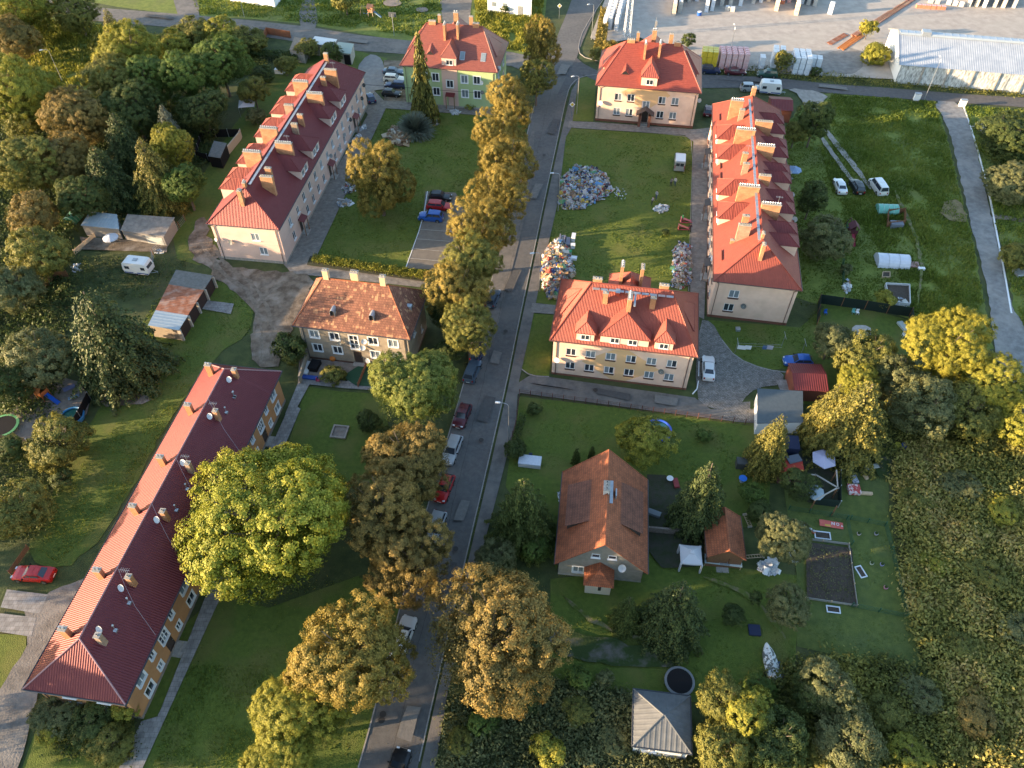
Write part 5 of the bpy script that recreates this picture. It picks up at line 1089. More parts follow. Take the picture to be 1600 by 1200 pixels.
Hh.chimney(4.55, 6.6, .75, 1.5, 9.0, mat('white_chimney', (.5, .49, .46), rough=.8), zb=6.5); b = MB(); b.box(4.95, 5.3, 4.9, 7.9, 7.95, 8.02); b.box(5.6, 5.75, 6.0, 7.0, 7.2, 7.9); b.build('flashing', METAL, Hh.r)
# porch of the detached house
b = MB(); b.box(3.1, 5.9, -2.0, -.02, 0, 2.2); p = b.build('porch', mat('pale_render', (.42, .42, .38), rough=.9), Hh.r); b = MB(); e = .25
a_, b_, c_, d_ = (3.1 - e, -2.0 - e, 2.2), (5.9 + e, -2.0 - e, 2.2), (5.9 + e, .0, 2.2), (3.1 - e, .0, 2.2); t_ = (4.5, -.9, 3.6); u_ = (4.5, -.02, 3.6); roof_face(b, [a_, b_, t_], 'courses', .33, .05); roof_face(b, [b_, c_, u_, t_], 'courses', .33, .05); roof_face(b, [d_, a_, t_, u_], 'courses', .33, .05); b.build('porch_roof', TILE, p)
b = MB(); b.box(4.5, 4.85, -2.03, -2.005, .9, 1.7); b.build('porch_window', GLASS, p); Hh.dish('front', 6.9, 3.6, .45, None, .5, (.1, -.7, .7))

# ------------------------------------------------------------------ trees: kind, centre x, centre y, radius (photo), height of centre, leaves, label
AV = 'street trees along the left side of the road'
T_ = [
 ('D1', 412, 822, 140, 8.5, 'maple', .82, 'huge yellow-green maple covering the plum roof edge', 'maple_tree', None),
 ('D2', 645, 612, 76, 7, 'chestnut', 1.0, 'round green chestnut tree beside the parked cars below the tiled house', 'chestnut_tree', None),
 ('B1', 845, 70, 30, 9, 'bronze', 1.5, 'tall turning street tree at the top, above the junction', 'street_tree', AV),
 ('B2', 838, 122, 32, 6, 'olive', 1.1, 'turning street tree just below the topmost one by the junction', 'street_tree', AV),
 ('B3', 801, 165, 42, 8.5, 'bronze', 1.2, 'golden street tree beside the green house wall', 'street_tree', AV),
 ('B1', 779, 215, 44, 8.5, 'bronze', 1.15, 'golden street tree at the green house corner', 'street_tree', AV),
 ('B2', 788, 262, 52, 8.5, 'bronze', 1.1, 'wide golden street tree left of the first rubbish heap', 'street_tree', AV),
 ('B3', 776, 312, 53, 8.5, 'bronze', 1.1, 'golden street tree above the car park', 'street_tree', AV),
 ('B1', 750, 360, 56, 8.5, 'bronze', 1.1, 'golden street tree overhanging the marked parking bays', 'street_tree', AV),
 ('B2', 734, 410, 53, 8.5, 'olive', 1.1, 'golden street tree at the end of the hedge', 'street_tree', AV),
 ('B3', 715, 455, 59, 8, 'bronze', 1.05, 'golden street tree touching the tiled roof', 'street_tree', AV),
 ('B1', 731, 510, 53, 7, 'olive', 1.0, 'green-brown street tree behind the steel blue parked car', 'street_tree', AV),
 ('B2', 640, 722, 78, 7, 'rust', 1.0, 'rusty brown street tree above the silver and red parked cars', 'street_tree', AV),
 ('B3', 592, 805, 80, 8, 'rust', 1.1, 'rusty brown street tree touching the maple', 'street_tree', AV),
 ('B1', 642, 872, 78, 6.5, 'rust', 1.0, 'dark brown street tree in the dip between maple and road', 'street_tree', AV),
 ('B2', 553, 1022, 100, 8, 'bronze', 1.05, 'large golden brown street tree by the white car at the bottom', 'street_tree', AV),
 ('D3', 470, 1120, 72, 5.5, 'lime', .9, 'yellow-green tree below the golden brown one at the bottom edge', 'deciduous_tree', None),
 ('D2', 440, 1190, 55, 4.5, 'lime', .9, 'yellow-green tree cut by the bottom edge', 'deciduous_tree', None),
 ('B3', 766, 1000, 122, 8, 'rust', .95, 'broad bronze tree right of the road at the bottom', 'deciduous_tree', None),
 ('B1', 592, 282, 54, 7, 'bronze', 1.35, 'single golden brown tree on the lawn in front of the pink terrace', 'deciduous_tree', None),
 ('D1', 1484, 540, 60, 6.5, 'yellow', .95, 'bright yellow tree beside the gravel lane', 'deciduous_tree', None),
 ('D3', 1555, 605, 50, 5, 'lime', .9, 'yellow-green tree at the right edge below the lane', 'deciduous_tree', None),
 ('M1', 1003, 688, 50, 3.6, 'lime', .85, 'yellowing fruit tree standing over the round pool', 'fruit_tree', None),
 ('C2', 1338, 650, 76, 6.5, 'thuja', 1, 'broad gold-tipped spruce above the white parasol', 'spruce_tree', None),
 ('K2', 1296, 638, 44, 5, 'thuja', 1, 'gold-tipped spruce next to the dark carport roof', 'spruce_tree', None),
 ('K2', 1208, 690, 46, 5.5, 'thuja', 1, 'dark spruce with yellow tips left of the pergola', 'spruce_tree', None),
 ('K2', 1098, 772, 62, 6.5, 'spruce', 1, 'spruce with layered boughs between the two clay tile roofs', 'spruce_tree', None),
 ('K1', 1056, 950, 72, 5.5, 'spruce', 1, 'dense spruce below the detached house', 'spruce_tree', None),
 ('K2', 980, 955, 34, 3.5, 'dark', 1, 'small dark conifer against the detached house', 'spruce_tree', None),
 ('C2', 818, 795, 68, 6, 'dark', 1, 'dark conifer left of the detached house', 'spruce_tree', None),
 ('M2', 776, 868, 34, 2.5, 'grey', .9, 'grey-green bush beside the pavement left of the detached house', 'bush', None),
 ('K1', 165, 520, 92, 8, 'spruce', 1, 'huge dense conifer left of the garages', 'spruce_tree', None),
 ('L2', 658, 120, 34, 9.5, 'thuja', 1, 'slender spruce in front of the pale green house', 'spruce_tree', None),
 ('W1', 648, 195, 31, 2, 'blue', 1, 'spiky blue-green willow bush beside the wood pile', 'bush', None),
 ('M3', 1275, 185, 28, 6, 'dark', 1.2, 'dark tree at the head of the wheel tracks', 'deciduous_tree', None),
 ('M1', 1244, 205, 20, 3.5, 'olive', 1, 'small olive tree against the far dormers of the long cream terrace', 'deciduous_tree', None),
 ('M2', 1292, 372, 38, 4, 'grey', 1.0, 'grey-green tree behind the long cream terrace', 'deciduous_tree', None),
 ('M3', 1268, 312, 26, 4, 'dark', 1.1, 'dark tree between long cream terrace and parked white car', 'deciduous_tree', None),
 ('M1', 1300, 530, 34, 4, 'grey', 1, 'sparse tree beside the stone circle garden', 'fruit_tree', None),
 ('M2', 1352, 556, 46, 3.5, 'olive', .9, 'olive tree below the pale stone circle', 'fruit_tree', None),
 ('M3', 1436, 640, 52, 4.5, 'grey', .9, 'grey-green tree right of the broad spruce', 'deciduous_tree', None),
 ('M1', 1510, 640, 50, 4, 'olive', .9, 'olive bush mass below the yellow tree', 'deciduous_tree', None),
 ('D3', 1224, 842, 44, 4, 'grey', .95, 'grey-green tree left of the vegetable bed', 'fruit_tree', None),
 ('M2', 1232, 945, 34, 3, 'grey', .9, 'grey-green bush left of the garden lawn corner', 'bush', None),
 ('M3', 1250, 760, 30, 2.6, 'dark', .8, 'dark bush in front of the pergola', 'bush', None),
 ('M1', 1128, 1092, 38, 4, 'olive', .95, 'yellow-tipped tree right of the grey hip-roofed shed', 'deciduous_tree', None),
 ('M3', 1175, 1120, 42, 4, 'lime', .95, 'second yellow-tipped tree right of the grey shed', 'deciduous_tree', None),
 ('M3', 905, 1055, 22, 1.3, 'mid', .8, 'green bush on the bare soil below the porch house', 'bush', None),
 ('S2', 945, 1062, 16, 1, 'grey', .8, 'small grey bush between bare soil and undergrowth', 'bush', None),
 ('M1', 1145, 960, 20, 1.3, 'dark', .8, 'dark bush right of the spruce below the detached house', 'bush', None),
 ('M2', 1185, 1075, 24, 1.5, 'mid', .8, 'green bush below the covered boat', 'bush', None),
 ('S3', 1100, 680, 14, 1, 'mid', .8, 'small bush on the lawn right of the round pool', 'bush', None),
 ('M2', 1175, 770, 20, 1.6, 'mid', .9, 'green bush below the blue round table', 'bush', None),
 ('M1', 805, 700, 20, 1.5, 'dark', .9, 'dark bush at the pavement above the dark conifer', 'bush', None),
 ('M3', 840, 860, 26, 2, 'mid', .9, 'green bush at the left wall of the detached house', 'bush', None),
 ('M2', 1130, 1168, 42, 3.6, 'olive', .95, 'olive tree at the bottom edge right of the grey shed', 'deciduous_tree', None),
 ('M1', 1268, 1078, 34, 3, 'dark', .9, 'dark bush below the covered boat', 'bush', None),
 ('M3', 1290, 1080, 45, 3.5, 'grey', .9, 'grey-green bush in the scrub below the garden lawn', 'bush', None),
 ('M2', 1210, 1150, 48, 3.2, 'dark', .9, 'dark bush at the bottom edge', 'bush', None),
 ('M1', 1330, 1160, 50, 3, 'grey', .8, 'pale bush at the bottom edge in the scrub', 'bush', None),
 ('S1', 858, 1172, 28, 1.6, 'lime', .8, 'small yellow-green shrub at the bottom edge', 'bush', None),
 ('S2', 834, 640, 14, 1.0, 'dark', .9, 'clipped round bush inside the brown fence corner', 'bush', None),
 ('S3', 1181, 934, 11, 1.7, 'dark', .9, 'little round standard tree on the lawn', 'bush', None),
 ('S1', 455, 545, 30, 2.2, 'dark', 1.05, 'big round green bush at the tiled house corner', 'bush', None),
 ('S2', 523, 585, 22, .9, 'olive', .6, 'low clipped shrub in the front garden', 'bush', None),
 ('T1', 901, 712, 9, 1.6, 'dark', 1, 'left of two dark columnar thujas behind the detached house', 'thuja', None),
 ('T1', 925, 706, 7, 1.3, 'dark', 1, 'right of two dark columnar thujas behind the detached house', 'thuja', None),
 ('T1', 693, 153, 5.5, 1.4, 'dark', 1, 'columnar thuja left of the green house door', 'thuja', None),
 ('T1', 717, 156, 5.5, 1.4, 'dark', 1, 'columnar thuja right of the green house door', 'thuja', None),
 ('S3', 736, 164, 10, .7, 'lime', .7, 'low yellow bush right of the green house door', 'bush', None),
 ('S1', 770, 168, 7, .6, 'olive', .7, 'low bush at the right end of the green house', 'bush', None),
 ('S2', 74, 1146, 18, 1.2, 'yellow', .8, 'golden bush beside the track at lower left', 'bush', None),
 ('M2', 92, 1112, 34, 1.6, 'grey', .7, 'grey-green shrub in front of the long orange-brown house', 'bush', None),
 ('M3', 140, 1130, 38, 1.5, 'dark', .7, 'dark shrub in the bed below the plum roof', 'bush', None),
 ('M1', 176, 1160, 34, 1.4, 'olive', .7, 'olive shrub at the foot of the bed below the plum roof', 'bush', None),
 ('S1', 195, 1112, 18, 2.2, 'lime', .8, 'green creeper on the corner of the long orange-brown house', 'bush', None),
 ('S3', 1112, 740, 12, 1, 'dark', .8, 'low bush left of the black shed', 'bush', None),
 ('M2', 610, 690, 30, 1.8, 'dark', .8, 'dark bush on the lawn behind the chestnut', 'bush', None),
 ('M3', 575, 660, 22, 1.4, 'dark', .8, 'small dark bush right of the sand box', 'bush', None),
 ('M3', 700, 545, 26, 2.5, 'dark', .9, 'dark bush at the right wall of the tiled house', 'bush', None),
 ('M1', 690, 490, 26, 3, 'dark', .9, 'dark green bush behind the right corner of the tiled house', 'bush', None),
 ('S1', 952, 72, 12, 2.2, 'bronze', .9, 'reddish bush at the left corner of the junction house', 'bush', None),
 ('S2', 932, 84, 12, 2, 'olive', .9, 'olive bush by the kerb of the junction', 'bush', None),
 ('S3', 1075, 62, 12, 2.4, 'dark', .9, 'dark bush behind the junction house', 'bush', None),
 ('M3', 1225, 96, 15, 3, 'olive', 1, 'thin bush among the white pallets', 'bush', None),
 ('S1', 1357, 45, 13, 2.6, 'yellow', 1.1, 'yellow bush among the timber in the yard', 'bush', None),
 ('M1', 1368, 84, 22, 2.2, 'lime', .9, 'yellow-green thicket at the white warehouse gable', 'bush', None),
 ('S2', 1275, 112, 9, 1.2, 'dark', .8, 'dark roadside bush beside the white pallets', 'bush', None),
 ('M2', 60, 395, 42, 5, 'olive', 1, 'olive fruit tree left of the round garden table', 'fruit_tree', None),
 ('M3', 45, 340, 36, 5, 'rust', 1, 'brownish tree left of the green net tunnel', 'deciduous_tree', None),
 ('M1', 20, 450, 40, 4.5, 'grey', 1, 'grey tree at the left edge level with the caravan', 'deciduous_tree', None),
 ('M2', 60, 560, 50, 4.5, 'grey', .9, 'grey-green tree left of the huge conifer', 'deciduous_tree', None),
 ('M3', 15, 600, 38, 4, 'dark', .9, 'dark tree at the left edge above the playground', 'deciduous_tree', None),
 ('M1', 92, 692, 46, 3.0, 'olive', .9, 'yellow-tipped bush below the paddling pool', 'bush', None),
 ('M2', 30, 792, 44, 3.5, 'olive', .9, 'yellow-tipped tree at the left edge below the playground', 'fruit_tree', None),
 ('S3', 95, 748, 18, 1.2, 'dark', .7, 'low dark bush on the grass slope', 'bush', None),
 ('M3', 10, 700, 26, 2.6, 'dark', .8, 'dark bush below the green trampoline', 'bush', None),
 # the wooded upper left
 ('D2', 40, 22, 52, 6, 'lime', .9, 'sunlit yellow-green tree in the top left corner', 'deciduous_tree', None),
 ('D3', 122, 24, 30, 5, 'olive', 1, 'grey-olive tree beside the road at top left', 'deciduous_tree', None),
 ('C1', 182, 60, 28, 6.5, 'thuja', 1, 'golden pointed larch in the wood', 'larch_tree', None),
 ('D1', 205, 85, 46, 7, 'lime', 1, 'golden-green tree behind the larch', 'deciduous_tree', None),
 ('D2', 175, 130, 40, 6, 'olive', 1, 'olive tree on the edge of the sunny meadow', 'deciduous_tree', None),
 ('D3', 28, 150, 52, 8, 'lime', 1.1, 'bright yellow-green tree at the left edge above the wood', 'deciduous_tree', None),
 ('D1', 20, 60, 34, 6, 'rust', 1, 'brown tree at the left edge behind the meadow', 'deciduous_tree', None),
 ('D2', 118, 190, 48, 6.5, 'rust', 1, 'rusty orange tree in the wood', 'deciduous_tree', None),
 ('D3', 232, 130, 40, 6, 'mid', 1, 'dark green tree in the middle of the wood', 'deciduous_tree', None),
 ('D1', 290, 122, 46, 7, 'mid', 1, 'wide dark tree above the walled garden', 'deciduous_tree', None),
 ('D2', 345, 100, 42, 7, 'mid', 1, 'dark tree near the allotment fence', 'deciduous_tree', None),
 ('M1', 395, 140, 24, 4.5, 'olive', 1, 'light green tree beside the pink terrace allotments', 'deciduous_tree', None),
 ('M2', 300, 55, 34, 3.5, 'olive', .8, 'sunlit hedge-like tree below the upper road', 'deciduous_tree', None),
 ('M3', 345, 60, 34, 3.5, 'lime', .8, 'sunlit bush mass below the upper road', 'bush', None),
 ('M1', 385, 62, 30, 3.5, 'olive', .8, 'sunlit bush at the end of the upper road hedge', 'bush', None),
 ('M2', 265, 75, 32, 4, 'lime', .9, 'golden bush beside the upper road bend', 'bush', None),
 ('D3', 210, 175, 44, 6, 'dark', 1, 'shaded dark tree right of the rusty one', 'deciduous_tree', None),
 ('D1', 320, 175, 38, 5, 'dark', .9, 'shaded tree above the dark hut', 'deciduous_tree', None),
 ('C2', 266, 205, 28, 5.5, 'blue', 1, 'blue-grey spruce behind the yellow birch', 'spruce_tree', None),
 ('D2', 268, 232, 32, 6, 'yellow', 1.25, 'yellow birch in the wood', 'birch_tree', None),
 ('C1', 195, 225, 46, 6.5, 'spruce', 1, 'tall spruce in the wood, upper of the two by the birch', 'spruce_tree', None),
 ('C2', 165, 275, 50, 6, 'spruce', 1, 'broad dark spruce above the old sheds', 'spruce_tree', None),
 ('C1', 240, 272, 46, 7, 'thuja', 1, 'leaning spruce with gold boughs by the yellow birch', 'spruce_tree', None),
 ('D3', 290, 290, 32, 5, 'mid', 1, 'dark tree at the shed end of the wood', 'deciduous_tree', None),
 ('D1', 100, 255, 44, 6, 'rust', 1, 'brown tree in the lower wood', 'deciduous_tree', None),
 ('D2', 45, 260, 46, 7, 'olive', 1, 'olive-brown tree at the left edge of the lower wood', 'deciduous_tree', None),
 ('D3', 130, 310, 38, 4.5, 'dark', .9, 'dark tree behind the green net tunnel', 'deciduous_tree', None),
 ('M3', 30, 190, 30, 5, 'olive', 1, 'olive tree beside the paved patch at the left edge', 'deciduous_tree', None),
 ('M1', 445, 100, 18, 2.6, 'olive', .9, 'bush behind the low garages', 'bush', None), ('M2', 480, 74, 18, 2.6, 'olive', .8, 'round bush in front of the white roofed garages', 'bush', None),
 ('M3', 520, 82, 20, 3, 'dark', .9, 'dark bush right of the white roofed garages', 'bush', None), ('M1', 400, 180, 16, 1.8, 'grey', .9, 'grey bush behind the pink terrace', 'bush', None),
 ('M2', 410, 115, 18, 2.2, 'dark', .8, 'dark bush in the allotments', 'bush', None), ('S1', 540, 4, 20, 3, 'olive', .9, 'round bush beside the playground', 'bush', None),
 ('S2', 790, 14, 8, 1.2, 'dark', .9, 'small bush beside the white building', 'bush', None),
 ('D2', 1570, 215, 44, 3, 'dark', .7, 'dark thicket right of the gravel lane', 'bush', None), ('D3', 1580, 290, 40, 2.8, 'grey', .7, 'grey-green thicket at the right edge', 'bush', None),
 ('M1', 1592, 400, 26, 2.2, 'olive', .8, 'olive shrub right of the lane kerb', 'bush', None), ('M2', 1600, 660, 40, 4, 'lime', .9, 'yellow-green shrub at the right edge below the lane', 'bush', None),
 ('S3', 1322, 420, 10, .8, 'grey', .8, 'small grey shrub beside the white tunnel', 'bush', None), ('S1', 1385, 468, 18, 1.2, 'lime', .7, 'yellowing creeper at the cold frame', 'bush', None),
 ('S2', 1040, 362, 7, .6, 'dark', .8, 'small round bush on the lawn beside the pink toy houses', 'bush', None), ('M3', 1190, 800, 22, 1.5, 'dark', .8, 'dark bush right of the small clay tile hut', 'bush', None),
 ('D3', 1340, 600, 34, 3.5, 'lime', .9, 'yellow tree between the stone circle and the broad spruce', 'deciduous_tree', None),
 ('M2', 1405, 590, 40, 3.5, 'grey', .9, 'grey-green tree left of the bright yellow one', 'deciduous_tree', None),
]
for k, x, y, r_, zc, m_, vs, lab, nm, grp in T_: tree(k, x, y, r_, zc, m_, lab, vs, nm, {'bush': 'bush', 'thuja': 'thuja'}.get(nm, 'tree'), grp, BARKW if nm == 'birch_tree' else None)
for i, (x, y, r_, m_, lb) in enumerate(((1430, 780, 26, 'olive', 'upper left of the bushes standing in the weeds'), (1500, 760, 30, 'grey', 'rounded bush in the upper weeds'), (1570, 800, 28, 'lime', 'yellowish bush at the right edge of the weeds'), (1460, 880, 24, 'lime', 'yellowish bush in the left of the weeds'), (1540, 900, 30, 'olive', 'olive bush in the middle of the weeds'), (1590, 980, 30, 'grey', 'grey bush at the right edge of the weeds'), (1500, 1010, 26, 'olive', 'olive bush low in the weeds'), (1440, 1085, 30, 'grey', 'grey bush where weeds meet scrub'), (1530, 1120, 34, 'rust', 'brownish bush low in the weeds'), (1385, 1110, 30, 'olive', 'olive bush in the middle of the scrub'), (1420, 1180, 32, 'lime', 'yellowish bush at the bottom of the scrub'), (1290, 1180, 30, 'olive', 'olive bush at the bottom left of the scrub'), (900, 1110, 26, 'olive', 'olive bush in the undergrowth left of the shed'), (960, 1160, 24, 'grey', 'grey bush beside the shed corner'), (760, 1130, 28, 'mid', 'green bush right of the pavement at the bottom'), (820, 1095, 26, 'dark', 'dark bush below the broad bronze tree'), (720, 1160, 22, 'olive', 'olive bush at the pavement near the bottom'))):
    tree('M%d' % (1 + i % 3), x, y, r_, .9, m_, lb, .55, 'bush', 'bush')
# trees just outside the left edge, the ones that hold the low sun off the ground
for i, (x, y, h) in enumerate(((-78, 40, 7), (-62, 24, 6), (-70, 8, 7))):
    t = thing('deciduous_tree', ['upper', 'middle', 'lower'][i] + ' of three trees just outside the left edge', 'tree', (x, y, 0), i, 'trees beyond the left edge'); c = link('crown', crown_mesh('D%d' % (1 + i % 3)), t, (0, 0, h)); c.scale = (6.5, 6.5, 6.5); c.material_slots[0].link = 'OBJECT'; c.material_slots[0].material = GREENS['olive']; k = link('trunk', trunk_mesh('D1', BARK), t); k.scale = (8, 8, h * 1.4)
# hedges
def hedge(px, h, m, label, seed=1, dens=26, leaf=.2):
    P = gp(px); g = np.random.default_rng(seed); ar = abs(sum(P[i].x * P[(i + 1) % len(P)].y - P[(i + 1) % len(P)].x * P[i].y for i in range(len(P)))) / 2; n = int(ar * dens * 10); X, Y = pts_in(P, n, g); Z = h * g.random(n) ** .35 * (.85 + .3 * vnoise(X, Y, .8)); c = P[0]
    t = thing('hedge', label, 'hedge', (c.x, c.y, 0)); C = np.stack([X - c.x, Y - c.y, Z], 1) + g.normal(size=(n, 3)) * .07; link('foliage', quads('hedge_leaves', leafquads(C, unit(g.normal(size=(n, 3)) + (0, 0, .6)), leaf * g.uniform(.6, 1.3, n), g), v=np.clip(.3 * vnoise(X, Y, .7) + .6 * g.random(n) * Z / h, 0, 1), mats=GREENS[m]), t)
    b = MB()
    for i in range(0, n, n // 24): b.tube((X[i] - c.x, Y[i] - c.y, 0), (X[i] - c.x, Y[i] - c.y, h * .7), .03, n=4)
    b.build('stems', BARK, t)
hedge([(492, 404), (665, 430), (661, 440), (488, 413)], 1.1, 'lime', 'low clipped hedge along the path behind the tiled roof', 3)
hedge([(938, 22), (952, 26), (944, 90), (926, 92)], 2.0, 'bronze', 'reddening hedge between the road and the block yard', 4, 12, .3)
hedge([(812, 655), (822, 655), (806, 715), (798, 700)], 1.2, 'dark', 'dark hedge along the pavement beside the fence corner', 5, 16)
hedge([(355, 84), (470, 92), (466, 102), (350, 92)], 1.8, 'dark', 'clipped dark hedge across the allotments', 6, 10, .3)
# ground cover as masses
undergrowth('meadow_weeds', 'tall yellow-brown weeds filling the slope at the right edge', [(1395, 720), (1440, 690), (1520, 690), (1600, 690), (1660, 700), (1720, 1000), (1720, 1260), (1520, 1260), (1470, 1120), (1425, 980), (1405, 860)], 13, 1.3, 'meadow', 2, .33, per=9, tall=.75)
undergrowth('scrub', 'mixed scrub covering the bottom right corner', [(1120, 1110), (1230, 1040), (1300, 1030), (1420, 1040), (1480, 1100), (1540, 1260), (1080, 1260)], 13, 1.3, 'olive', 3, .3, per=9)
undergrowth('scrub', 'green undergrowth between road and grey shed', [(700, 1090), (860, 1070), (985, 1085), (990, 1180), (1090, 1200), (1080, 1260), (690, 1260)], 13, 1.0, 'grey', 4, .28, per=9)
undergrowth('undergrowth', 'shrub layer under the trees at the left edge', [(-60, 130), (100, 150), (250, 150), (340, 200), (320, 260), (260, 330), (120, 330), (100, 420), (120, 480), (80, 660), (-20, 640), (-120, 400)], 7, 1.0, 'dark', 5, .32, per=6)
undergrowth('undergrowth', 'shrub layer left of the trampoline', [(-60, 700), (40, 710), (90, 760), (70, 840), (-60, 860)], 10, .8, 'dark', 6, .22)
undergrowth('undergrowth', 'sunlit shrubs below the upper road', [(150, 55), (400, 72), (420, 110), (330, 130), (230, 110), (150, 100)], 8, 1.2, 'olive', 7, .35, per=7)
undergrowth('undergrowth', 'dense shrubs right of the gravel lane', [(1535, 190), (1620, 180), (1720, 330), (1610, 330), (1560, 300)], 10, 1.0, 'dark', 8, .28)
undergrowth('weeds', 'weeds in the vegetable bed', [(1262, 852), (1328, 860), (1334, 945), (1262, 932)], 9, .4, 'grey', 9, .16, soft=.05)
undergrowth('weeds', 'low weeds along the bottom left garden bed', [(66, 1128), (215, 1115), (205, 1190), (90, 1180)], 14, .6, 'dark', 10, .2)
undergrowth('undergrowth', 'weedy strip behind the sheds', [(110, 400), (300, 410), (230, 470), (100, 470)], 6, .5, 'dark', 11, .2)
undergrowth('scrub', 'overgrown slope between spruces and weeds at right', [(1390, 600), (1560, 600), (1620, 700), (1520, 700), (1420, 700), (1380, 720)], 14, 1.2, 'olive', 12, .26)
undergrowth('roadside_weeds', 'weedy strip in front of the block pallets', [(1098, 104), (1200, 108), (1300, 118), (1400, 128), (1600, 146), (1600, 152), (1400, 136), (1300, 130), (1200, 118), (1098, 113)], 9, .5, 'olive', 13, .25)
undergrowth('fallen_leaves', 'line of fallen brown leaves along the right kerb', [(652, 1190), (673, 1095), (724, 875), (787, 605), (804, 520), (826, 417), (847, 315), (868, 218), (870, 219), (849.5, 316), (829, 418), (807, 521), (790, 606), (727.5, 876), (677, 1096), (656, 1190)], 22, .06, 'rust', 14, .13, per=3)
grass('field_grass', 'rough grass of the field behind the long cream terrace', [(1300, 148), (1460, 160), (1480, 220), (1498, 300), (1520, 380), (1540, 500), (1430, 500), (1400, 420), (1300, 300), (1270, 190)], 30, .38, seed=2, wd=.07)
grass('bank_grass', 'sunlit grass on the bank behind the green house', [(300, 0), (470, 0), (690, 0), (690, 62), (500, 38), (400, 28), (310, 22)], 14, .35, seed=3, wd=.1)
grass('bank_grass', 'sunlit weeds right of the drive behind the green house', [(742, 0), (850, 0), (840, 85), (745, 70)], 24, .6, 'lime', 4, wd=.1)
grass('meadow_grass', 'sunlit meadow grass at top left', [(20, 30), (160, 40), (170, 110), (110, 150), (0, 140)], 16, .7, 'lime', 5, wd=.12)
grass('lane_grass', 'rough grass right of the gravel lane', [(1505, 165), (1600, 172), (1650, 400), (1600, 520), (1565, 400), (1545, 300)], 18, .4, seed=6, wd=.08)
grass('lawn_grass', 'long grass beside the plum roofed house', [(240, 600), (300, 600), (180, 800), (90, 880), (60, 860), (130, 720)], 30, .22, 'grassy', 7, wd=.04)
grass('lawn_grass', 'long grass below the golden brown tree', [(300, 1040), (420, 1040), (500, 1200), (230, 1200)], 40, .2, 'grassy', 8, wd=.04)


grass('lawn_tufts', 'uneven short grass of the lawn before the pink terrace', [(602, 168), (808, 180), (825, 190), (790, 330), (735, 430), (665, 440), (478, 414)], 16, .09, seed=21, wd=.10)
grass('lawn_tufts', 'uneven short grass of the lawn round the rubbish heaps', [(888, 203), (1068, 214), (1081, 224), (1077, 340), (1072, 450), (1000, 465), (870, 472), (850, 400), (862, 330), (876, 250)], 16, .09, seed=22, wd=.10)
grass('lawn_tufts', 'uneven short grass behind the detached house', [(816, 624), (1180, 666), (1200, 720), (1195, 820), (1110, 800), (1020, 700), (950, 700), (880, 740), (800, 740)], 18, .09, seed=23, wd=.09)
grass('lawn_tufts', 'uneven short grass below the detached house', [(1110, 890), (1245, 900), (1240, 1070), (1100, 1090), (880, 990), (880, 930)], 18, .09, seed=24, wd=.08)
grass('lawn_tufts', 'uneven short grass between plum roof and road', [(350, 935), (560, 900), (640, 960), (600, 1080), (560, 1200), (230, 1200), (260, 1120)], 16, .09, seed=25, wd=.08)
grass('lawn_tufts', 'uneven short grass of the garden lawn', [(1240, 800), (1390, 820), (1430, 1030), (1330, 1020), (1245, 1000)], 18, .08, seed=26, wd=.08)
for i, (px, n_) in enumerate((([(560, 640), (700, 640), (690, 760), (600, 900), (540, 780)], 2.5), ([(430, 900), (700, 860), (690, 1100), (600, 1200), (420, 1180)], 2.), ([(660, 900), (900, 900), (900, 1090), (680, 1120)], 2.5), ([(560, 200), (660, 200), (660, 380), (560, 380)], 1.6), ([(700, 200), (870, 200), (790, 560), (680, 560)], 1.6), ([(300, 700), (540, 700), (540, 960), (360, 960)], 1.2), ([(950, 640), (1070, 640), (1070, 730), (950, 730)], 2.))): undergrowth('fallen_leaves', 'fallen leaves scattered under the trees', px, n_, .03, 'bronze' if i not in (5, 6) else 'yellow', 40 + i, .16, per=1)

grass('lawn_tufts', 'uneven grass behind the long cream terrace', [(1225, 200), (1262, 160), (1300, 210), (1320, 290), (1330, 350), (1316, 470), (1250, 480), (1235, 430), (1215, 300)], 22, .14, seed=27, wd=.09)
grass('lawn_tufts', 'grass of the allotments beside the field', [(1318, 300), (1400, 300), (1480, 380), (1500, 480), (1430, 490), (1320, 480)], 26, .2, seed=28, wd=.08)
grass('lawn_tufts', 'grass round the garages and the huge conifer', [(240, 470), (340, 430), (400, 470), (392, 520), (330, 560), (250, 640), (180, 600)], 22, .12, seed=29, wd=.08)
grass('lawn_tufts', 'grass around the washing lines', [(1105, 505), (1250, 515), (1275, 480), (1275, 620), (1236, 575), (1190, 575), (1150, 555), (1130, 530)], 22, .10, seed=30, wd=.08)
# ------------------------------------------------------------------ vehicles
up = heading((700, 850), (790, 605)); dn = up + math.pi; ac = heading((655, 340), (712, 345)); east = heading((1100, 125), (1200, 129))
PK = 'cars parked along the main road'
car('sedan', 1107, 574, heading((1107, 592), (1106, 557)), 'white', 'white sedan on the cobbled yard right of the cream house')
car('suv', 738, 579, up, 'steel', 'steel blue car parked below the turning street trees', PK)
car('hatch', 722, 649, dn, 'maroon', 'dark red and black hatchback parked beside the chestnut', PK)
car('wagon', 706, 702, dn, 'silver', 'silver estate car parked below the maroon one', PK)
car('hatch', 694, 762, dn, 'red', 'bright red hatchback half under the rusty tree', PK)
car('wagon', 679, 824, dn, 'silver', 'second silver car down the row, partly under leaves', PK)
car('wagon', 630, 993, up, 'white', 'white car under the trees near the bottom of the road', PK)
car('sedan', 618, 1208, up, 'black', 'black car cut by the bottom edge of the view', PK)
car('hatch', 747, 548, up, 'navy', 'dark car peeping out under the lowest street tree of the upper row', PK)
car('hatch', 770, 465, up, 'steel', 'blue-green car mostly hidden under the upper street trees', PK)
PB = 'cars in the marked parking bays'
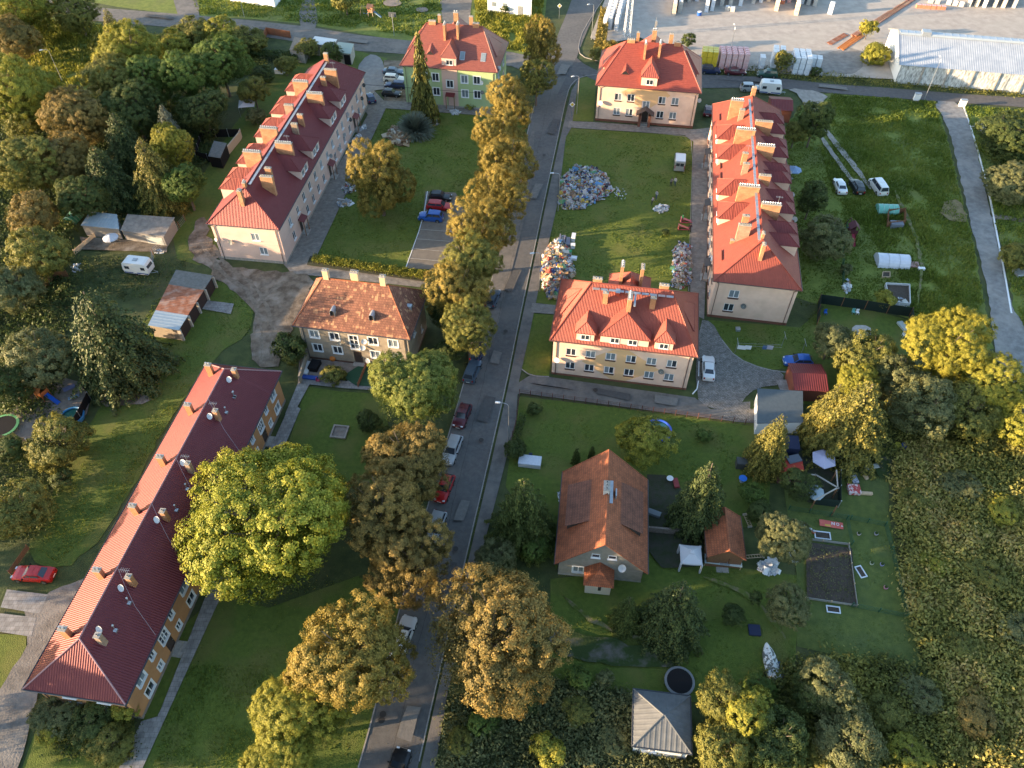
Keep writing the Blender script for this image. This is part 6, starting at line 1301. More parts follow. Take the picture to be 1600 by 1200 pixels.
car('hatch', 688, 306, ac, 'black', 'black hatchback in the top parking bay', PB); car('wagon', 687, 321, ac + math.pi * 0, 'red', 'red car between the black and the blue one', PB); car('suv', 673, 338, ac + math.pi, 'blue', 'bright blue small car in the parking bays', PB)
PG = 'cars beside the green house'
car('sedan', 615, 111, ac, 'steel', 'dark blue car furthest from the view beside the green house', PG); car('wagon', 616, 122, ac, 'ivory', 'white estate car beside the green house', PG); car('wagon', 618, 132, ac + math.pi, 'navy', 'dark blue estate car beside the green house', PG); car('hatch', 612, 145, ac, 'black', 'black car nearest the pavement beside the green house', PG); car('hatch', 578, 152, heading((585, 165), (570, 140)), 'navy', 'dark car behind the corner of the pink terrace')
SR = 'cars along the side road'
car('suv', 1110, 109, east, 'navy', 'dark blue car at the right corner of the junction house', SR); car('sedan', 1149, 111, east, 'maroon', 'dark red sedan beside the red and white pallets', SR); car('suv', 1199, 115, east + math.pi, 'green', 'dark green off-roader beside the white pallets', SR); car('suv', 1173, 137, east, 'silver', 'silver car beside the small caravan', SR); car('hatch', 1107, 172, up, 'maroon', 'dark red car between junction house and long cream terrace')
fx = heading((1318, 300), (1310, 278))
car('sedan', 1313, 290, fx, 'white', 'white sedan on the field, left of three'); car('suv', 1339, 291, heading((1345, 302), (1333, 280)), 'black', 'black car between the white sedan and the white van'); car('mpv', 1373, 289, heading((1383, 303), (1363, 275)), 'white', 'white passenger van on the field beside two cars', zc=1.)
car('hatch', 1247, 563, heading((1225, 563), (1268, 564)) + math.pi, 'blue', 'blue car behind the dark red carport'); car('sedan', 52, 896, heading((80, 898), (26, 895)), 'red', 'red sedan on the track at the left edge')
def box_van(px, py, yaw):
    p = G(px, py, .9); t = thing('delivery_van', 'silver-grey delivery van parked on the lawn corner', 'van', (p.x, p.y, 0), yaw); b = MB()
    loft(b, [[(x, -w_, z0), (x, -w_ * 1.02, z0 + .5), (x, -w_ * .97, z1 - .15), (x, -w_ * .8, z1), (x, w_ * .8, z1), (x, w_ * .97, z1 - .15), (x, w_ * 1.02, z0 + .5), (x, w_, z0)] for x, w_, z0, z1 in ((2.5, .75, .4, .95), (2.35, .92, .3, 1.2), (1.55, .97, .28, 1.4), (.75, .97, .28, 2.2), (.3, .97, .28, 2.35), (-2.35, .96, .3, 2.35), (-2.45, .9, .35, 2.25))]); b.build('body', PAINT['silver'], t)
    b = MB(); b.poly([(1.5, -.8, 1.46), (1.5, .8, 1.46), (.82, .72, 2.14), (.82, -.72, 2.14)]); b.build('windscreen', GLASS, t); b = MB(); b.box(-2.47, -2.455, -.7, -.05, 1.35, 1.95); b.box(-2.47, -2.455, .05, .7, 1.35, 1.95); b.build('rear_window', GLASS, t)
    for y in (-1, 1):
        b = MB(); b.box(.2, 1.2, y * .98 - .01, y * .98 + .01, 1.35, 1.85); b.build('side_window', GLASS, t); b = MB(); b.box(-2.48, -2.42, y * .85 - .06, y * .85 + .06, .8, 1.5); b.build('tail_light', TAIL, t)
        for x in (1.6, -1.5): b = MB(); b.tube((0, -.1, 0), (0, .1, 0), .34, n=14); b.build('wheel', TYRE, t, (x, y * .9, .34))
    b = MB(); b.box(-2.3, .3, -.9, .9, 2.352, 2.36); b.build('roof_panel', PAINT['white'], t)
box_van(1062, 252, heading((1062, 266), (1063, 238)))
def caravan(px, py, yaw, lab, s=1.):
    p = G(px, py, 1.2); t = thing('caravan', lab, 'caravan', (p.x, p.y, 0), yaw); t.scale = (s, s, s); b = MB(); pr = [(-2.0, .45), (-2.15, 1.2), (-1.95, 2.3), (-1.6, 2.5), (1.5, 2.5), (1.85, 2.35), (2.15, 1.5), (2.1, .6), (1.9, .4)]
    A_ = [(x, -1.0, z) for x, z in pr]; B_ = [(x, 1.0, z) for x, z in pr]; b.poly(A_); b.poly(B_[::-1]); n = len(pr)
    for i in range(n): j = (i + 1) % n; b.poly([A_[j], A_[i], B_[i], B_[j]])
    b.build('body', mat('caravan_white', (.66, .67, .66), rough=.35), t); b = MB()
    for y in (-1.012, 1.003): b.box(-2.0, 2.0, y, y + .01, .5, .72)
    b.build('blue_stripe', mat('blue_stripe', (.02, .06, .22), rough=.4), t)
    for x0, x1 in ((-1.7, -.9), (1.0, 1.7)): b = MB(); b.box(x0, x1, -1.02, -1.005, 1.3, 1.85); b.build('window', GLASS, t)
    b = MB(); b.poly([(2.0, -.75, 1.95), (2.0, .75, 1.95), (2.155, .75, 1.5), (2.155, -.75, 1.5)]); b.build('front_window', GLASS, t); b = MB(); b.box(-.5, .15, -1.03, -1.005, .55, 2.15); b.build('door', mat('caravan_white', (.6,) * 3), t)
    b = MB(); b.box(-.4, .3, -.3, .3, 2.5, 2.62); b.build('roof_light', METAL, t)
    for y in (-1, 1): b = MB(); b.tube((0, -.09, 0), (0, .09, 0), .3, n=12); b.build('wheel', TYRE, t, (-.1, y * .93, .3))
    b = MB(); b.tube((2.0, .4, .45), (3.1, 0, .45), .04); b.tube((2.0, -.4, .45), (3.1, 0, .45), .04); b.tube((3.0, 0, .0), (3.0, 0, .5), .03); b.build('drawbar', STEEL, t)
caravan(216, 416, heading((200, 410), (236, 414)), 'white caravan with blue stripe beside the old sheds', 1.0); caravan(1204, 137, heading((1190, 136), (1215, 138)), 'white caravan with blue stripe on the side road', 1.05)

# ------------------------------------------------------------------ street lamps, signs, masts
lamp(901, 178, 8, R(200), 'street lamp on the lawn left of the junction house'); lamp(924, 62, 8, R(200), 'street lamp beside the reddening hedge'); lamp(795, 690, 7.5, R(172), 'street lamp at the pavement below the cream house fence')
lamp(872, 330, 7.5, R(180), 'street lamp behind the largest rubbish heap'); lamp(843, 455, 7.5, R(190), 'street lamp standing in the lower rubbish heap'); lamp(1137, 100, 8, R(90), 'slim lamp between the yellow and the red pallets'); lamp(1444, 156, 8.5, R(80), 'leaning street lamp in front of the white warehouse')
lamp(382, 27, 6, R(120), 'street lamp on the grass at the upper road'); lamp(98, 128, 7, R(200), 'street lamp in the sunny meadow')
def lattice(px, py):
    p = G(px, py); t = thing('lattice_mast', 'white lattice mast behind the junction house', 'mast', (p.x, p.y, 0), R(8)); w0, h = 1.4, 14; b = MB()
    for x in (-1, 1):
        for y in (-1, 1): b.tube((x * w0 / 2, y * w0 / 2, 0), (x * .4, y * .4, h), .06, n=5)
    b.build('leg', WHITE, t); b = MB()
    for i in range(10):
        f = lambda z: w0 / 2 + (.4 - w0 / 2) * z / h; z0, z1 = i * 1.4, (i + 1) * 1.4; a, c = f(z0), f(z1)
        for s_ in (1, -1): b.tube((-a * s_, -a, z0), (c * s_, -c, z1), .035, n=4); b.tube((-a * s_, a, z0), (c * s_, c, z1), .035, n=4); b.tube((-a, -a * s_, z0), (-c, c * s_, z1), .035, n=4); b.tube((a, -a * s_, z0), (c, c * s_, z1), .035, n=4)
    b.build('bracing', WHITE, t)
lattice(979, 58)
def sign(px, py, h, w_, hh, yaw, m, label, diamond=False):
    p = G(px, py); t = thing('road_sign', label, 'sign', (p.x, p.y, 0), yaw); b = MB(); b.tube((0, 0, 0), (0, 0, h), .035); b.build('post', STEEL, t); b = MB()
    if diamond: M = Matrix.Translation((0, -.04, h)) @ Matrix.Rotation(R(45), 4, 'Y'); b.box(-w_ / 2, w_ / 2, -.015, .015, -w_ / 2, w_ / 2, 0, M); b.box(-w_ * .32, w_ * .32, -.02, -.016, -w_ * .32, w_ * .32, 1, M)
    else: b.box(-w_ / 2, w_ / 2, -.06, -.02, h - hh, h)
    b.build('plate', m, t)
sign(873.5, 29, 3, .8, .8, 0, [WHITE, mat('sign_yellow', (.6, .42, .03), rough=.5)], 'diamond priority sign on the verge above the junction', True); sign(893, 182, 2.6, .8, .8, 0, [WHITE, mat('sign_yellow', (.6, .4, .03))], 'diamond priority sign beside the pavement left of the junction house', True)
for (x, y), lb in (((1431, 157), 'white bin cabinet left of the gravel lane mouth'), ((1502, 167), 'white bin cabinet right of the gravel lane mouth')):
    p = G(x, y); t = thing('utility_cabinet', lb, 'cabinet', (p.x, p.y, 0), R(-8)); b = MB(); b.box(-.6, .6, -.35, .35, .15, 1.5); b.build('body', WHITE, t); b = MB(); b.box(-.65, .65, -.4, .4, 1.5, 1.6); b.build('lid', METAL, t); b = MB(); b.box(-.55, .55, -.3, .3, 0, .15); b.build('base', CONC, t)
p = G(616, 56); t = thing('basketball_hoop', 'basketball hoop on a tall pole beside the upper road', 'hoop', (p.x, p.y, 0), R(170)); b = MB(); b.tube((0, 0, 0), (0, 0, 5), .08); b.build('pole', STEEL, t); b = MB(); b.box(-.9, .9, -.3, -.24, 4.2, 5.3); b.build('backboard', mat('dark_backboard', (.08, .09, .1), rough=.5), t)

# ------------------------------------------------------------------ block yard
def pallet_proto(cols, hgt, wrapm, topm):
    t = thing('block_pallet', '', 'pallet'); b = MB(); n = cols
    for k in range(n): b.box(-.55, .55, -.45, .45, .14 + k * hgt, .14 + (k + 1) * hgt - .05)
    b.build('wrapped_load', wrapm, t); q = MB()
    for x in (-.5, 0, .5): q.box(x - .07, x + .07, -.45, .45, 0, .135)
    q.build('pallet_base', WOODL, t); c = MB(); c.box(-.50, .50, -.40, .40, .14 + n * hgt - .05, .14 + n * hgt - .02); c.build('top_sheet', topm, t); return t
WR = mat('white_wrap', (.56, .60, .66), (.66, .70, .76), 3, .35); YL = mat('yellow_wrap', (.55, .40, .02), (.62, .48, .05), 3, .45); RW = mat('red_white_wrap', (.58, .30, .30), (.64, .50, .50), 1.8, .4); GB = mat('grey_blocks', (.42, .40, .37), (.50, .48, .45), 3, .8); TP = mat('white_top', (.66, .67, .68), rough=.5); RT = mat('red_print_top', (.50, .07, .07), (.66, .60, .60), 2.2, .5); YT = mat('yellow_top', (.60, .50, .12), rough=.5); TB = mat('terracotta_blocks', (.45, .16, .09), (.52, .22, .13), 3, .8)
PR = {'w': (3, 1.25, WR, TP), 'w2': (3, .95, WR, TP), 'y': (3, 1.25, YL, YT), 'r': (3, 1.2, RW, RT), 'g': (3, .95, GB, TP), 'g1': (1, 1.1, GB, TP), 't': (1, .9, TB, RT), 'c': (3, 1.0, mat('cream_blocks', (.55, .46, .36), (.62, .53, .42), 3, .8), TP)}; _pp = {}
ORD = 'first second third fourth fifth sixth seventh eighth ninth tenth eleventh twelfth thirteenth fourteenth fifteenth sixteenth'.split()
def pallets(kind, a, b, rows, label0, group, gap=1.12, n=None, depth=.98, ends='from the near end'):
    p, q = G(*a), G(*b); L = (q - p).length; n = n or max(1, int(L / gap)); d = (q - p).normalized(); e = Vector((-d.y, d.x, 0)); yaw = math.atan2(d.y, d.x); g = random.Random(int(a[0]))
    for r_ in range(rows):
        for i in range(n):
            label = label0 + ((', %s from left, %s row' % (ORD[i], ORD[r_])) if rows > 1 else (', %s %s' % (ORD[min(i, 15)], ends) if n > 1 else ''))
            c = p + d * ((i + .5) * L / n) + e * (r_ * depth) + Vector((g.uniform(-.04, .04), g.uniform(-.05, .05), 0))
            if kind not in _pp: o = _pp[kind] = pallet_proto(*PR[kind]); o.location = c; o.rotation_euler = (0, 0, yaw); o['label'] = label; o['group'] = group
            else: clone(_pp[kind], c, yaw + g.uniform(-.03, .03), label, group)
pallets('y', (1093, 106), (1118, 108), 3, 'yellow wrapped pallet right of the junction house', 'yellow wrapped pallets')
pallets('r', (1121, 108), (1167, 110), 4, 'red and white pallet behind the dark red sedan', 'red and white wrapped pallets')
pallets('w', (1202, 107), (1222, 109), 4, 'tall white pallet left of the thin bush', 'white wrapped pallets by the bush'); pallets('w', (1235, 116), (1263, 118), 5, 'tall white pallet right of the thin bush', 'white wrapped pallets beside the road'); pallets('w2', (1181, 109), (1195, 110), 2, 'low white pallet left of the big white stack', 'low white pallets'); pallets('w2', (1262, 110), (1280, 112), 2, 'low white pallet right of the big white stack', 'low white pallets at the end')
for j, (x0, y0, y1, k) in enumerate(((944, 12, 50, 'w2'), (952, 8, 48, 'w2'), (962, 2, 50, 'w2'), (970, -12, 20, 'w2'))): pallets(k, (x0, y1), (x0 + 12, y0), 1, 'white pallet in the %s row left of the lattice mast' % ORD[j], 'white pallets beside the mast', gap=1.6)
for j, (x0, y1, k) in enumerate(((1052, 26, 'c'), (1061, 22, 'g'))): pallets(k, (x0, y1), (x0 + 8, -14), 1, 'pale pallet, %s short row behind the junction house' % ORD[j], 'pale pallets behind the junction house', gap=1.3)
for j, (x0, y1, k) in enumerate(((1103, 21, 'w2'), (1112, 19, 'w2'), (1127, 12, 'g'), (1140, 12, 'g'), (1156, 11, 'w2'), (1176, 8, 'g'), (1188, 6, 'w2'))): pallets(k, (x0, y1), (x0 + 7, -22), 1, 'white or grey pallet, %s long row at the top' % ORD[j], 'white and grey pallets at the top', gap=1.3)
for j, (x0, y1, k) in enumerate(((1212, 19, 'c'), (1222, 8, 't'), (1243, 26, 'c'), (1262, 10, 'g'), (1272, 12, 'g'))): pallets(k, (x0, y1), (x0 + 7, -22), 1, 'block pallet, %s row of the right group at the top' % ORD[j], 'cream pallets at the top', gap=1.3)
pallets('g1', (1132, 17), (1148, 19), 1, 'low white load in front of the block rows', 'low loads in front of the rows', n=2, ends='from left'); pallets('w2', (1293, 22), (1299, 23), 1, 'single white pallet at the right end of the block rows', 'single white pallets', n=1); pallets('t', (1430, 13), (1476, 16), 1, 'red tile pallet in the row behind the warehouse', 'red tile pallets', n=6, ends='from left'); pallets('g1', (1448, 5), (1468, 7), 1, 'grey slab pallet behind the red tile pallets', 'grey slab pallets', n=2, ends='from left'); pallets('g1', (1476, 7), (1506, 12), 1, 'grey slab pallet right of the red tile pallets', 'grey slab pallets right', n=3, ends='from left')
p = G(1092, 25); t = thing('drum', 'blue and white drum standing on the block yard', 'drum', (p.x, p.y, 0)); b = MB(); b.tube((0, 0, 0), (0, 0, 1.0), .55, n=14); b.build('body', mat('blue_drum', (.02, .10, .40), rough=.4), t); b = MB(); b.tube((0, 0, 1.0), (0, 0, 1.06), .5, n=14); b.build('lid', WHITE, t)
def beams(a, b, n, m, label, l=None, lay=2):
    p, q = G(*a), G(*b); d = (q - p); L = d.length; yaw = math.atan2(d.y, d.x); t = thing('timber_stack' if m is not RUST else 'steel_stack', label, 'stack', p, yaw); g = random.Random(n)
    bm = MB(); bm.box(0, L, -.09, .09, 0, .16); me = bm.mesh('beam', m)
    for k in range(lay):
        for i in range(n): link('beam', me, t, (g.uniform(-.3, .3), i * .24 - n * .12, k * .17 + .01), g.uniform(-.015, .015))
beams((1294, 70), (1320, 55), 6, RUST, 'short stack of rusty steel sections on the yard'); beams((1312, 78), (1345, 55), 7, mat('orange_rust', (.42, .13, .02), (.50, .18, .04), 2, .8), 'orange rusty steel stack beside the yellow bush'); beams((1300, 98), (1330, 80), 6, METAL, 'grey steel sections lying below the rusty stack', lay=1)
for i in range(5): beams((1368 - i * 9, 38 - i * 2 + i * 7), (1424 - i * 8, 0 + i * 5), 5, WOODL if i % 2 else mat('reddish_timber', (.30, .12, .08), (.40, .2, .13), 3, .8), ['timber stack nearest the warehouse ridge', 'second timber stack in the slanting row', 'third timber stack in the slanting row', 'fourth timber stack in the slanting row', 'timber stack nearest the yellow bush'][i], lay=3)
# ------------------------------------------------------------------ warehouse and sheds at the top
def warehouse():
    a, b_ = G(1407, 101, 4.2), G(1600, 117, 4.2); d = (b_ - a).normalized(); yaw = math.atan2(d.y, d.x); L = 62; t = thing('warehouse', 'white warehouse with ribbed pale roof and stained front wall', 'warehouse', (a.x, a.y, 0), yaw); D = 17.5; zr = 7.4; ze = 4.2; rp = 9.8; zb = 4.4
    STAIN = mat('stained_white_wall', (.22, .23, .225), (.60, .62, .62), 2.6, .9, .1, 4, stretch=(1.2, 1, .4), lo=.36, hi=.60); WW = mat('white_wall', (.70, .71, .70), rough=.9)
    b = MB(); b.poly([(.3, .3, 0), (L, .3, 0), (L, .3, ze), (.3, .3, ze)]); b.build('front_wall', STAIN, t); b = MB(); b.poly([(.3, .3, 0), (.3, D - .3, 0), (.3, D - .3, zb), (.3, rp, zr), (.3, .3, ze)]); b.poly([(L, .3, 0), (L, D - .3, 0), (L, D - .3, zb), (L, rp, zr), (L, .3, ze)]); b.poly([(.3, D - .3, 0), (L, D - .3, 0), (L, D - .3, zb), (.3, D - .3, zb)]); b.build('wall', WW, t)
    RM = mat('pale_ribbed_roof', (.30, .34, .40), (.38, .42, .47), .5, .5, metal=.15); b = MB(); roof_face(b, [(-.2, -.2, ze), (L, -.2, ze), (L, rp, zr), (-.2, rp, zr)], 'ribs', .45, .03); b.build('roof_slope', RM, t); b = MB(); roof_face(b, [(L, D, zb), (-.2, D, zb), (-.2, rp, zr), (L, rp, zr)], 'ribs', 1.6, .04); b.build('roof_slope', mat('grey_roof', (.36, .37, .37), (.42, .43, .42), 1, .6), t)
    b = MB(); b.box(0, L, rp - 1.5, rp - .2, zr - .38, zr + .05)
    for i in range(40): b.box(i * 1.5, i * 1.5 + .08, rp - 1.52, rp - .18, zr - .3, zr + .09)
    b.build('ridge_light', mat('ridge_glazing', (.28, .34, .42), rough=.3), t); b = MB(); b.box(4.5, 6.3, rp - 1.6, rp + .1, zr - .3, zr + .5); b.build('ridge_vent', METAL, t)
    b = MB(); b.box(-.28, -.08, -.25, D, 0, .01); 
    for y0, z0, y1, z1 in ((-.25, ze - .05, rp, zr - .02), (rp, zr - .02, D, zb - .05)): b.poly([(-.25, y0, z0 - .2), (-.25, y1, z1 - .2), (-.25, y1, z1 + .1), (-.25, y0, z0 + .1)]); b.poly([(-.05, y0, z0 - .2), (-.05, y1, z1 - .2), (-.05, y1, z1 + .1), (-.05, y0, z0 + .1)]); b.poly([(-.25, y0, z0 + .1), (-.25, y1, z1 + .1), (-.05, y1, z1 + .1), (-.05, y0, z0 + .1)])
    b.build('verge_trim', METAL, t)
    for i in range(1, 12): b = MB(); b.box(i * 5 - .15, i * 5 + .15, .02, .3, 0, ze - .1); b.build('buttress', CONC, t)
warehouse()
WHR = mat('white_flat_roof', (.60, .62, .62), rough=.7); FLR = mat('felt_roof', (.10, .105, .10), (.14, .145, .14), 2, .9)
def flat_house(name, label, px, h, wm, rm, holes=(), cat='building'):
    A_ = gp(px); o = A_[0]; t = thing(name, label, cat, o); L = [a - o for a in A_]; b = MB()
    for i in range(4): j = (i + 1) % 4; b.poly([(L[i].x, L[i].y, 0), (L[j].x, L[j].y, 0), (L[j].x, L[j].y, h), (L[i].x, L[i].y, h)])
    b.build('wall', wm, t); c = sum(L, Vector()) / 4; q = [l + (l - c).normalized() * .25 for l in L]; b = MB(); b.prism([(v.x, v.y) for v in q], h, h + .18); b.build('roof', rm, t)
    d = (L[1] - L[0]); yaw = math.atan2(d.y, d.x); n = Vector((d.y, -d.x, 0)).normalized() * .03
    for f, z, w_, hh, mm in holes: b = MB(); b.box(-w_ / 2, w_ / 2, -.04, .0, 0, hh); b.build('door' if z < .2 else 'window', mm, t, L[0] + d * f + n + Vector((0, 0, z)), yaw)
    return t
flat_house('industrial_building', 'long white building cut by the top edge right of the drive', [(762, 19), (830, 27), (832, -20), (764, -26)], 4.5, WHITE, WHR, ((.15, 1.6, 1, 1, GLASSB), (.4, 1.6, 1, 1, GLASSB), (.75, .05, 1.2, 2.3, METAL)))
flat_house('industrial_building', 'low white building cut by the top edge left of the dirt drive', [(360, 2), (430, 12), (450, -12), (380, -22)], 3.5, WHITE, WHR, ((.2, 1.4, .8, .8, GLASS), (.5, 1.4, .8, .8, GLASS)))
block_shed('garage', 'brown flat garage behind the round bush on the upper road', [(452, 78), (475, 82), (482, 62), (460, 58)], 2.6, mat('brown_felt', (.20, .15, .11), (.26, .2, .15), 2), CONC, .1, ribs=False, cat='garage')
block_shed('garage', 'white roofed garage in the middle of the low row', [(484, 68), (520, 72), (527, 62), (492, 57)], 2.6, WHR, CONC, .1, ribs=False, cat='garage'); block_shed('garage', 'greenish roofed garage at the right end of the low row', [(522, 82), (548, 84), (553, 69), (528, 66)], 2.6, mat('greenish_roof', (.30, .36, .32), rough=.8), CONC, .1, ribs=False, cat='garage', door=((.55, .95, BLACK),))

for j, (x0, y1, k) in enumerate(((1076, 6, 'g'), (1088, 4, 'w2'), (1200, 4, 'c'), (1232, 6, 'r'), (1252, 8, 'w2'))): pallets(k, (x0, y1), (x0 + 7, -22), 1, 'pallet in the %s gap row at the top edge' % ORD[j], 'pallets in the gap rows at the top', gap=1.25)
for j, (x0, y1, k) in enumerate(((1512, 12, 'g'), (1524, 12, 'c'), (1536, 13, 'w2'), (1552, 13, 'g'), (1566, 14, 'c'), (1582, 14, 'g'))): pallets(k, (x0, y1), (x0 + 10, -16), 1, 'pallet in the %s far row behind the warehouse' % ORD[j], 'pallets behind the warehouse', gap=1.3)
b = MB(); b.path([G(556, 131, 5.5), G(690, 141, 4.9), G(812, 150, 5.5)], .03, 4); tag(b.build('overhead_cable', BLACK), 'dark cable strung in front of the green house facade', 'cable')
for a, c_, lb in (((560, 128), (556, 131), 'left'), ): pass
# ------------------------------------------------------------------ left side: garages, sheds, playground
def garages():
    h = 2.3; nl, nr, fr, fl = [G(*p, h) for p in ((232, 510), (279, 516), (333, 431), (276, 424))]; o = Vector((nl.x, nl.y, 0)); t = thing('garage_row', 'row of four garages with patched roofs of felt, rusty and pale sheet', 'garage', o); cuts = [0, .26, .72, 1]; ms = [mat('pale_blue_sheet', (.30, .37, .42), (.36, .43, .47), 2, .5, metal=.2), RUST, FLR]
    for i in range(3):
        a, b_ = cuts[i], cuts[i + 1]; Z = h + i * .04; P = [(nl.lerp(fl, a), nr.lerp(fr, a), nr.lerp(fr, b_), nl.lerp(fl, b_))][0]; q = MB(); T = [Vector((p.x - o.x, p.y - o.y, Z + (0 if k in (1, 2) else .25))) for k, p in enumerate(P)]
        roof_face(q, T, 'ribs' if i < 2 else 'none', .35 if i else .6, .03); q.poly([v - Vector((0, 0, .08)) for v in T][::-1]); [q.poly([T[k] - Vector((0, 0, .08)), T[(k + 1) % 4] - Vector((0, 0, .08)), T[(k + 1) % 4], T[k]]) for k in range(4)]; q.build('roof_sheet', ms[i], t)
    b = MB(); L = [p - o for p in (nl, nr, fr, fl)]; c = sum(L, Vector()) / 4; L = [l.lerp(c, .03) for l in L]
    for i in (0, 2, 3): j = (i + 1) % 4; b.poly([(L[i].x, L[i].y, 0), (L[j].x, L[j].y, 0), (L[j].x, L[j].y, h - .02), (L[i].x, L[i].y, h - .02)])
    b.build('wall', GREYR, t)
    for i in range(4):
        a, b_ = L[1].lerp(L[2], i / 4 + .02), L[1].lerp(L[2], (i + 1) / 4 - .02); d = b_ - a; n = Vector((d.y, -d.x, 0)).normalized(); q = MB()
        q.poly([(a.x, a.y, .05), (b_.x, b_.y, .05), (b_.x, b_.y, h - .25), (a.x, a.y, h - .25)]); q.poly([(a.x, a.y, h - .25), (b_.x, b_.y, h - .25), (b_.x, b_.y, h - .1), (a.x, a.y, h - .1)]); q.build('garage_door', mat('dark_maroon_door', (.035, .018, .016), rough=.7), t)
    for i in range(5): p = L[1].lerp(L[2], min(1, i / 4)); q = MB(); q.cbox((p.x, p.y, h / 2 - .05), (.25, .5, h - .12), math.atan2((L[2] - L[1]).y, (L[2] - L[1]).x)); q.build('pillar', mat('cream_pillar', (.42, .38, .32), rough=.9), t)
garages()
block_shed('shed', 'old shed with pale blue sheet roof left of the felt roofed one', [(126, 352), (186, 358), (184, 338), (142, 333)], 2.2, mat('pale_blue_sheet', (.3, .37, .42)), mat('shed_boards', (.20, .19, .18), (.28, .26, .24), 4, .9, stretch=(6, 6, 1)), .4, ribs=True, sp=.5); block_shed('shed', 'long old shed with weathered felt roof under the spruces', [(188, 360), (256, 370), (274, 342), (200, 337)], 2.2, mat('weathered_felt', (.17, .15, .13), (.27, .24, .21), 1.5, .9), mat('shed_boards', (.2,) * 3), .3, ribs=False, door=((.08, .3, mat('board_door', (.24, .22, .20), rough=.9)), (.55, .95, mat('pale_panel', (.40, .42, .40), rough=.8))))
block_shed('garden_hut', 'dark felt roofed hut with red and cream panels beside the pink terrace', [(325, 244), (344, 247), (355, 226), (335, 222)], 2.3, FLR, BLACK, .3, ribs=False)
fence([(346, 256), (376, 219), (378, 214)], 1.6, 'low fence of cream and red panels beside the dark hut', post=CONC, kind='wall', panel=mat('cream_panel', (.42, .34, .25), rough=.9), step=2.2); fence([(345, 257), (308, 249), (318, 215), (378, 214)], 1.7, 'black screened fence round the little garden by the pink terrace', kind='board', panel=BLACK)
def round_table(px, py, r, m, label):
    p = G(px, py, .75); t = thing('garden_table', label, 'table', (p.x, p.y, 0)); b = MB(); b.tube((0, 0, .70), (0, 0, .75), r, n=20); b.build('tabletop', m, t); b = MB(); b.tube((0, 0, 0), (0, 0, .7), .06); b.tube((0, 0, 0), (0, 0, .05), .3, n=10); b.build('pedestal', STEEL, t)
def chair(px, py, yaw, m, label, grp=None):
    p = G(px, py, .4); t = thing('garden_chair', label, 'chair', (p.x, p.y, 0), yaw, grp); b = MB(); b.box(-.23, .23, -.22, .22, .40, .44); b.build('seat', m, t); b = MB(); b.box(-.23, -.19, -.22, .22, .44, .9); b.build('backrest', m, t)
    for x in (-.2, .2):
        for y in (-.2, .2): b = MB(); b.box(x - .02, x + .02, y - .02, y + .02, 0, .4); b.build('leg', m, t)
def parasol(px, py, r, h, m, label, n=8):
    p = G(px, py, h); t = thing('parasol', label, 'parasol', (p.x, p.y, 0), .3); b = MB(); R_ = [(math.cos(6.2832 * i / n) * r, math.sin(6.2832 * i / n) * r, h - .38) for i in range(n)]
    for i in range(n): j = (i + 1) % n; b.poly([R_[i], R_[j], (0, 0, h + .1)]); b.poly([R_[i], R_[j], (R_[j][0], R_[j][1], R_[j][2] - .12), (R_[i][0], R_[i][1], R_[i][2] - .12)]); 
    b.build('canopy', m, t); b = MB()
    for i in range(n): b.tube(R_[i], (0, 0, h + .07), .015, n=4)
    b.build('ribs', WHITE, t); b = MB(); b.tube((0, 0, 0), (0, 0, h + .2), .03); b.build('pole', STEEL, t); b = MB(); b.tube((0, 0, 0), (0, 0, .12), .3, n=10); b.build('base', CONC, t)
PALE = mat('pale_canvas', (.42, .44, .52), (.48, .50, .58), 3, .8)
parasol(171, 368, 1.25, 2.1, mat('spotted_canvas', (.38, .40, .45), (.55, .57, .60), 9, .8), 'round pale parasol in the garden below the old sheds', 12); chair(173, 377, 1, WHITE, 'white plastic chair under the round pale parasol', 'chairs by the sheds'); chair(181, 374, 2, WHITE, 'white plastic chair right of the round pale parasol', 'chairs by the sheds')
heap('bag_pile', 'white plastic bags lying beside the caravan', [(240, 390), (256, 388), (256, 396), (242, 397)], 40, .4, 1, BAGS); heap('bag_pile', 'white bags on the ground below the left trees', [(108, 416), (124, 412), (126, 424), (114, 426)], 40, .4, 2, BAGS)
def tunnel(px, py, L, r, yaw, m, label, name='tunnel', ribs=5):
    p = G(px, py, r * .5); t = thing(name, label, 'tunnel', (p.x, p.y, 0), yaw); b = MB(); n = 10; A_ = [(math.cos(math.pi * i / n) * r, math.sin(math.pi * i / n) * r) for i in range(n + 1)]
    for i in range(n): b.poly([(-L / 2, A_[i][0], A_[i][1]), (-L / 2, A_[i + 1][0], A_[i + 1][1]), (L / 2, A_[i + 1][0], A_[i + 1][1]), (L / 2, A_[i][0], A_[i][1])])
    for x in (-L / 2 + .01, L / 2 - .01): b.poly([(x, a, c) for a, c in A_])
    b.build('cover', m, t, smooth=False)
    for k in range(ribs):
        x = -L / 2 + L * k / (ribs - 1); q = MB(); q.path([(x, a * 1.015, c * 1.015) for a, c in A_], .03, 5); q.build('hoop', STEEL, t)
tunnel(113, 338, 2.6, 1.2, R(80), mat('green_net', (.04, .22, .14), (.06, .28, .18), 5, .7), 'green netted tunnel beside the wood'); tunnel(1387, 325, 3.4, 1.2, R(-4), mat('green_glazing', (.12, .36, .30), (.16, .44, .36), 4, .35), 'small green greenhouse on the field', 'greenhouse'); tunnel(1395, 405, 5.0, 1.5, R(-6), mat('white_film', (.52, .56, .66), (.60, .63, .72), 2, .4), 'white film tunnel in the allotment', 'polytunnel', 4)
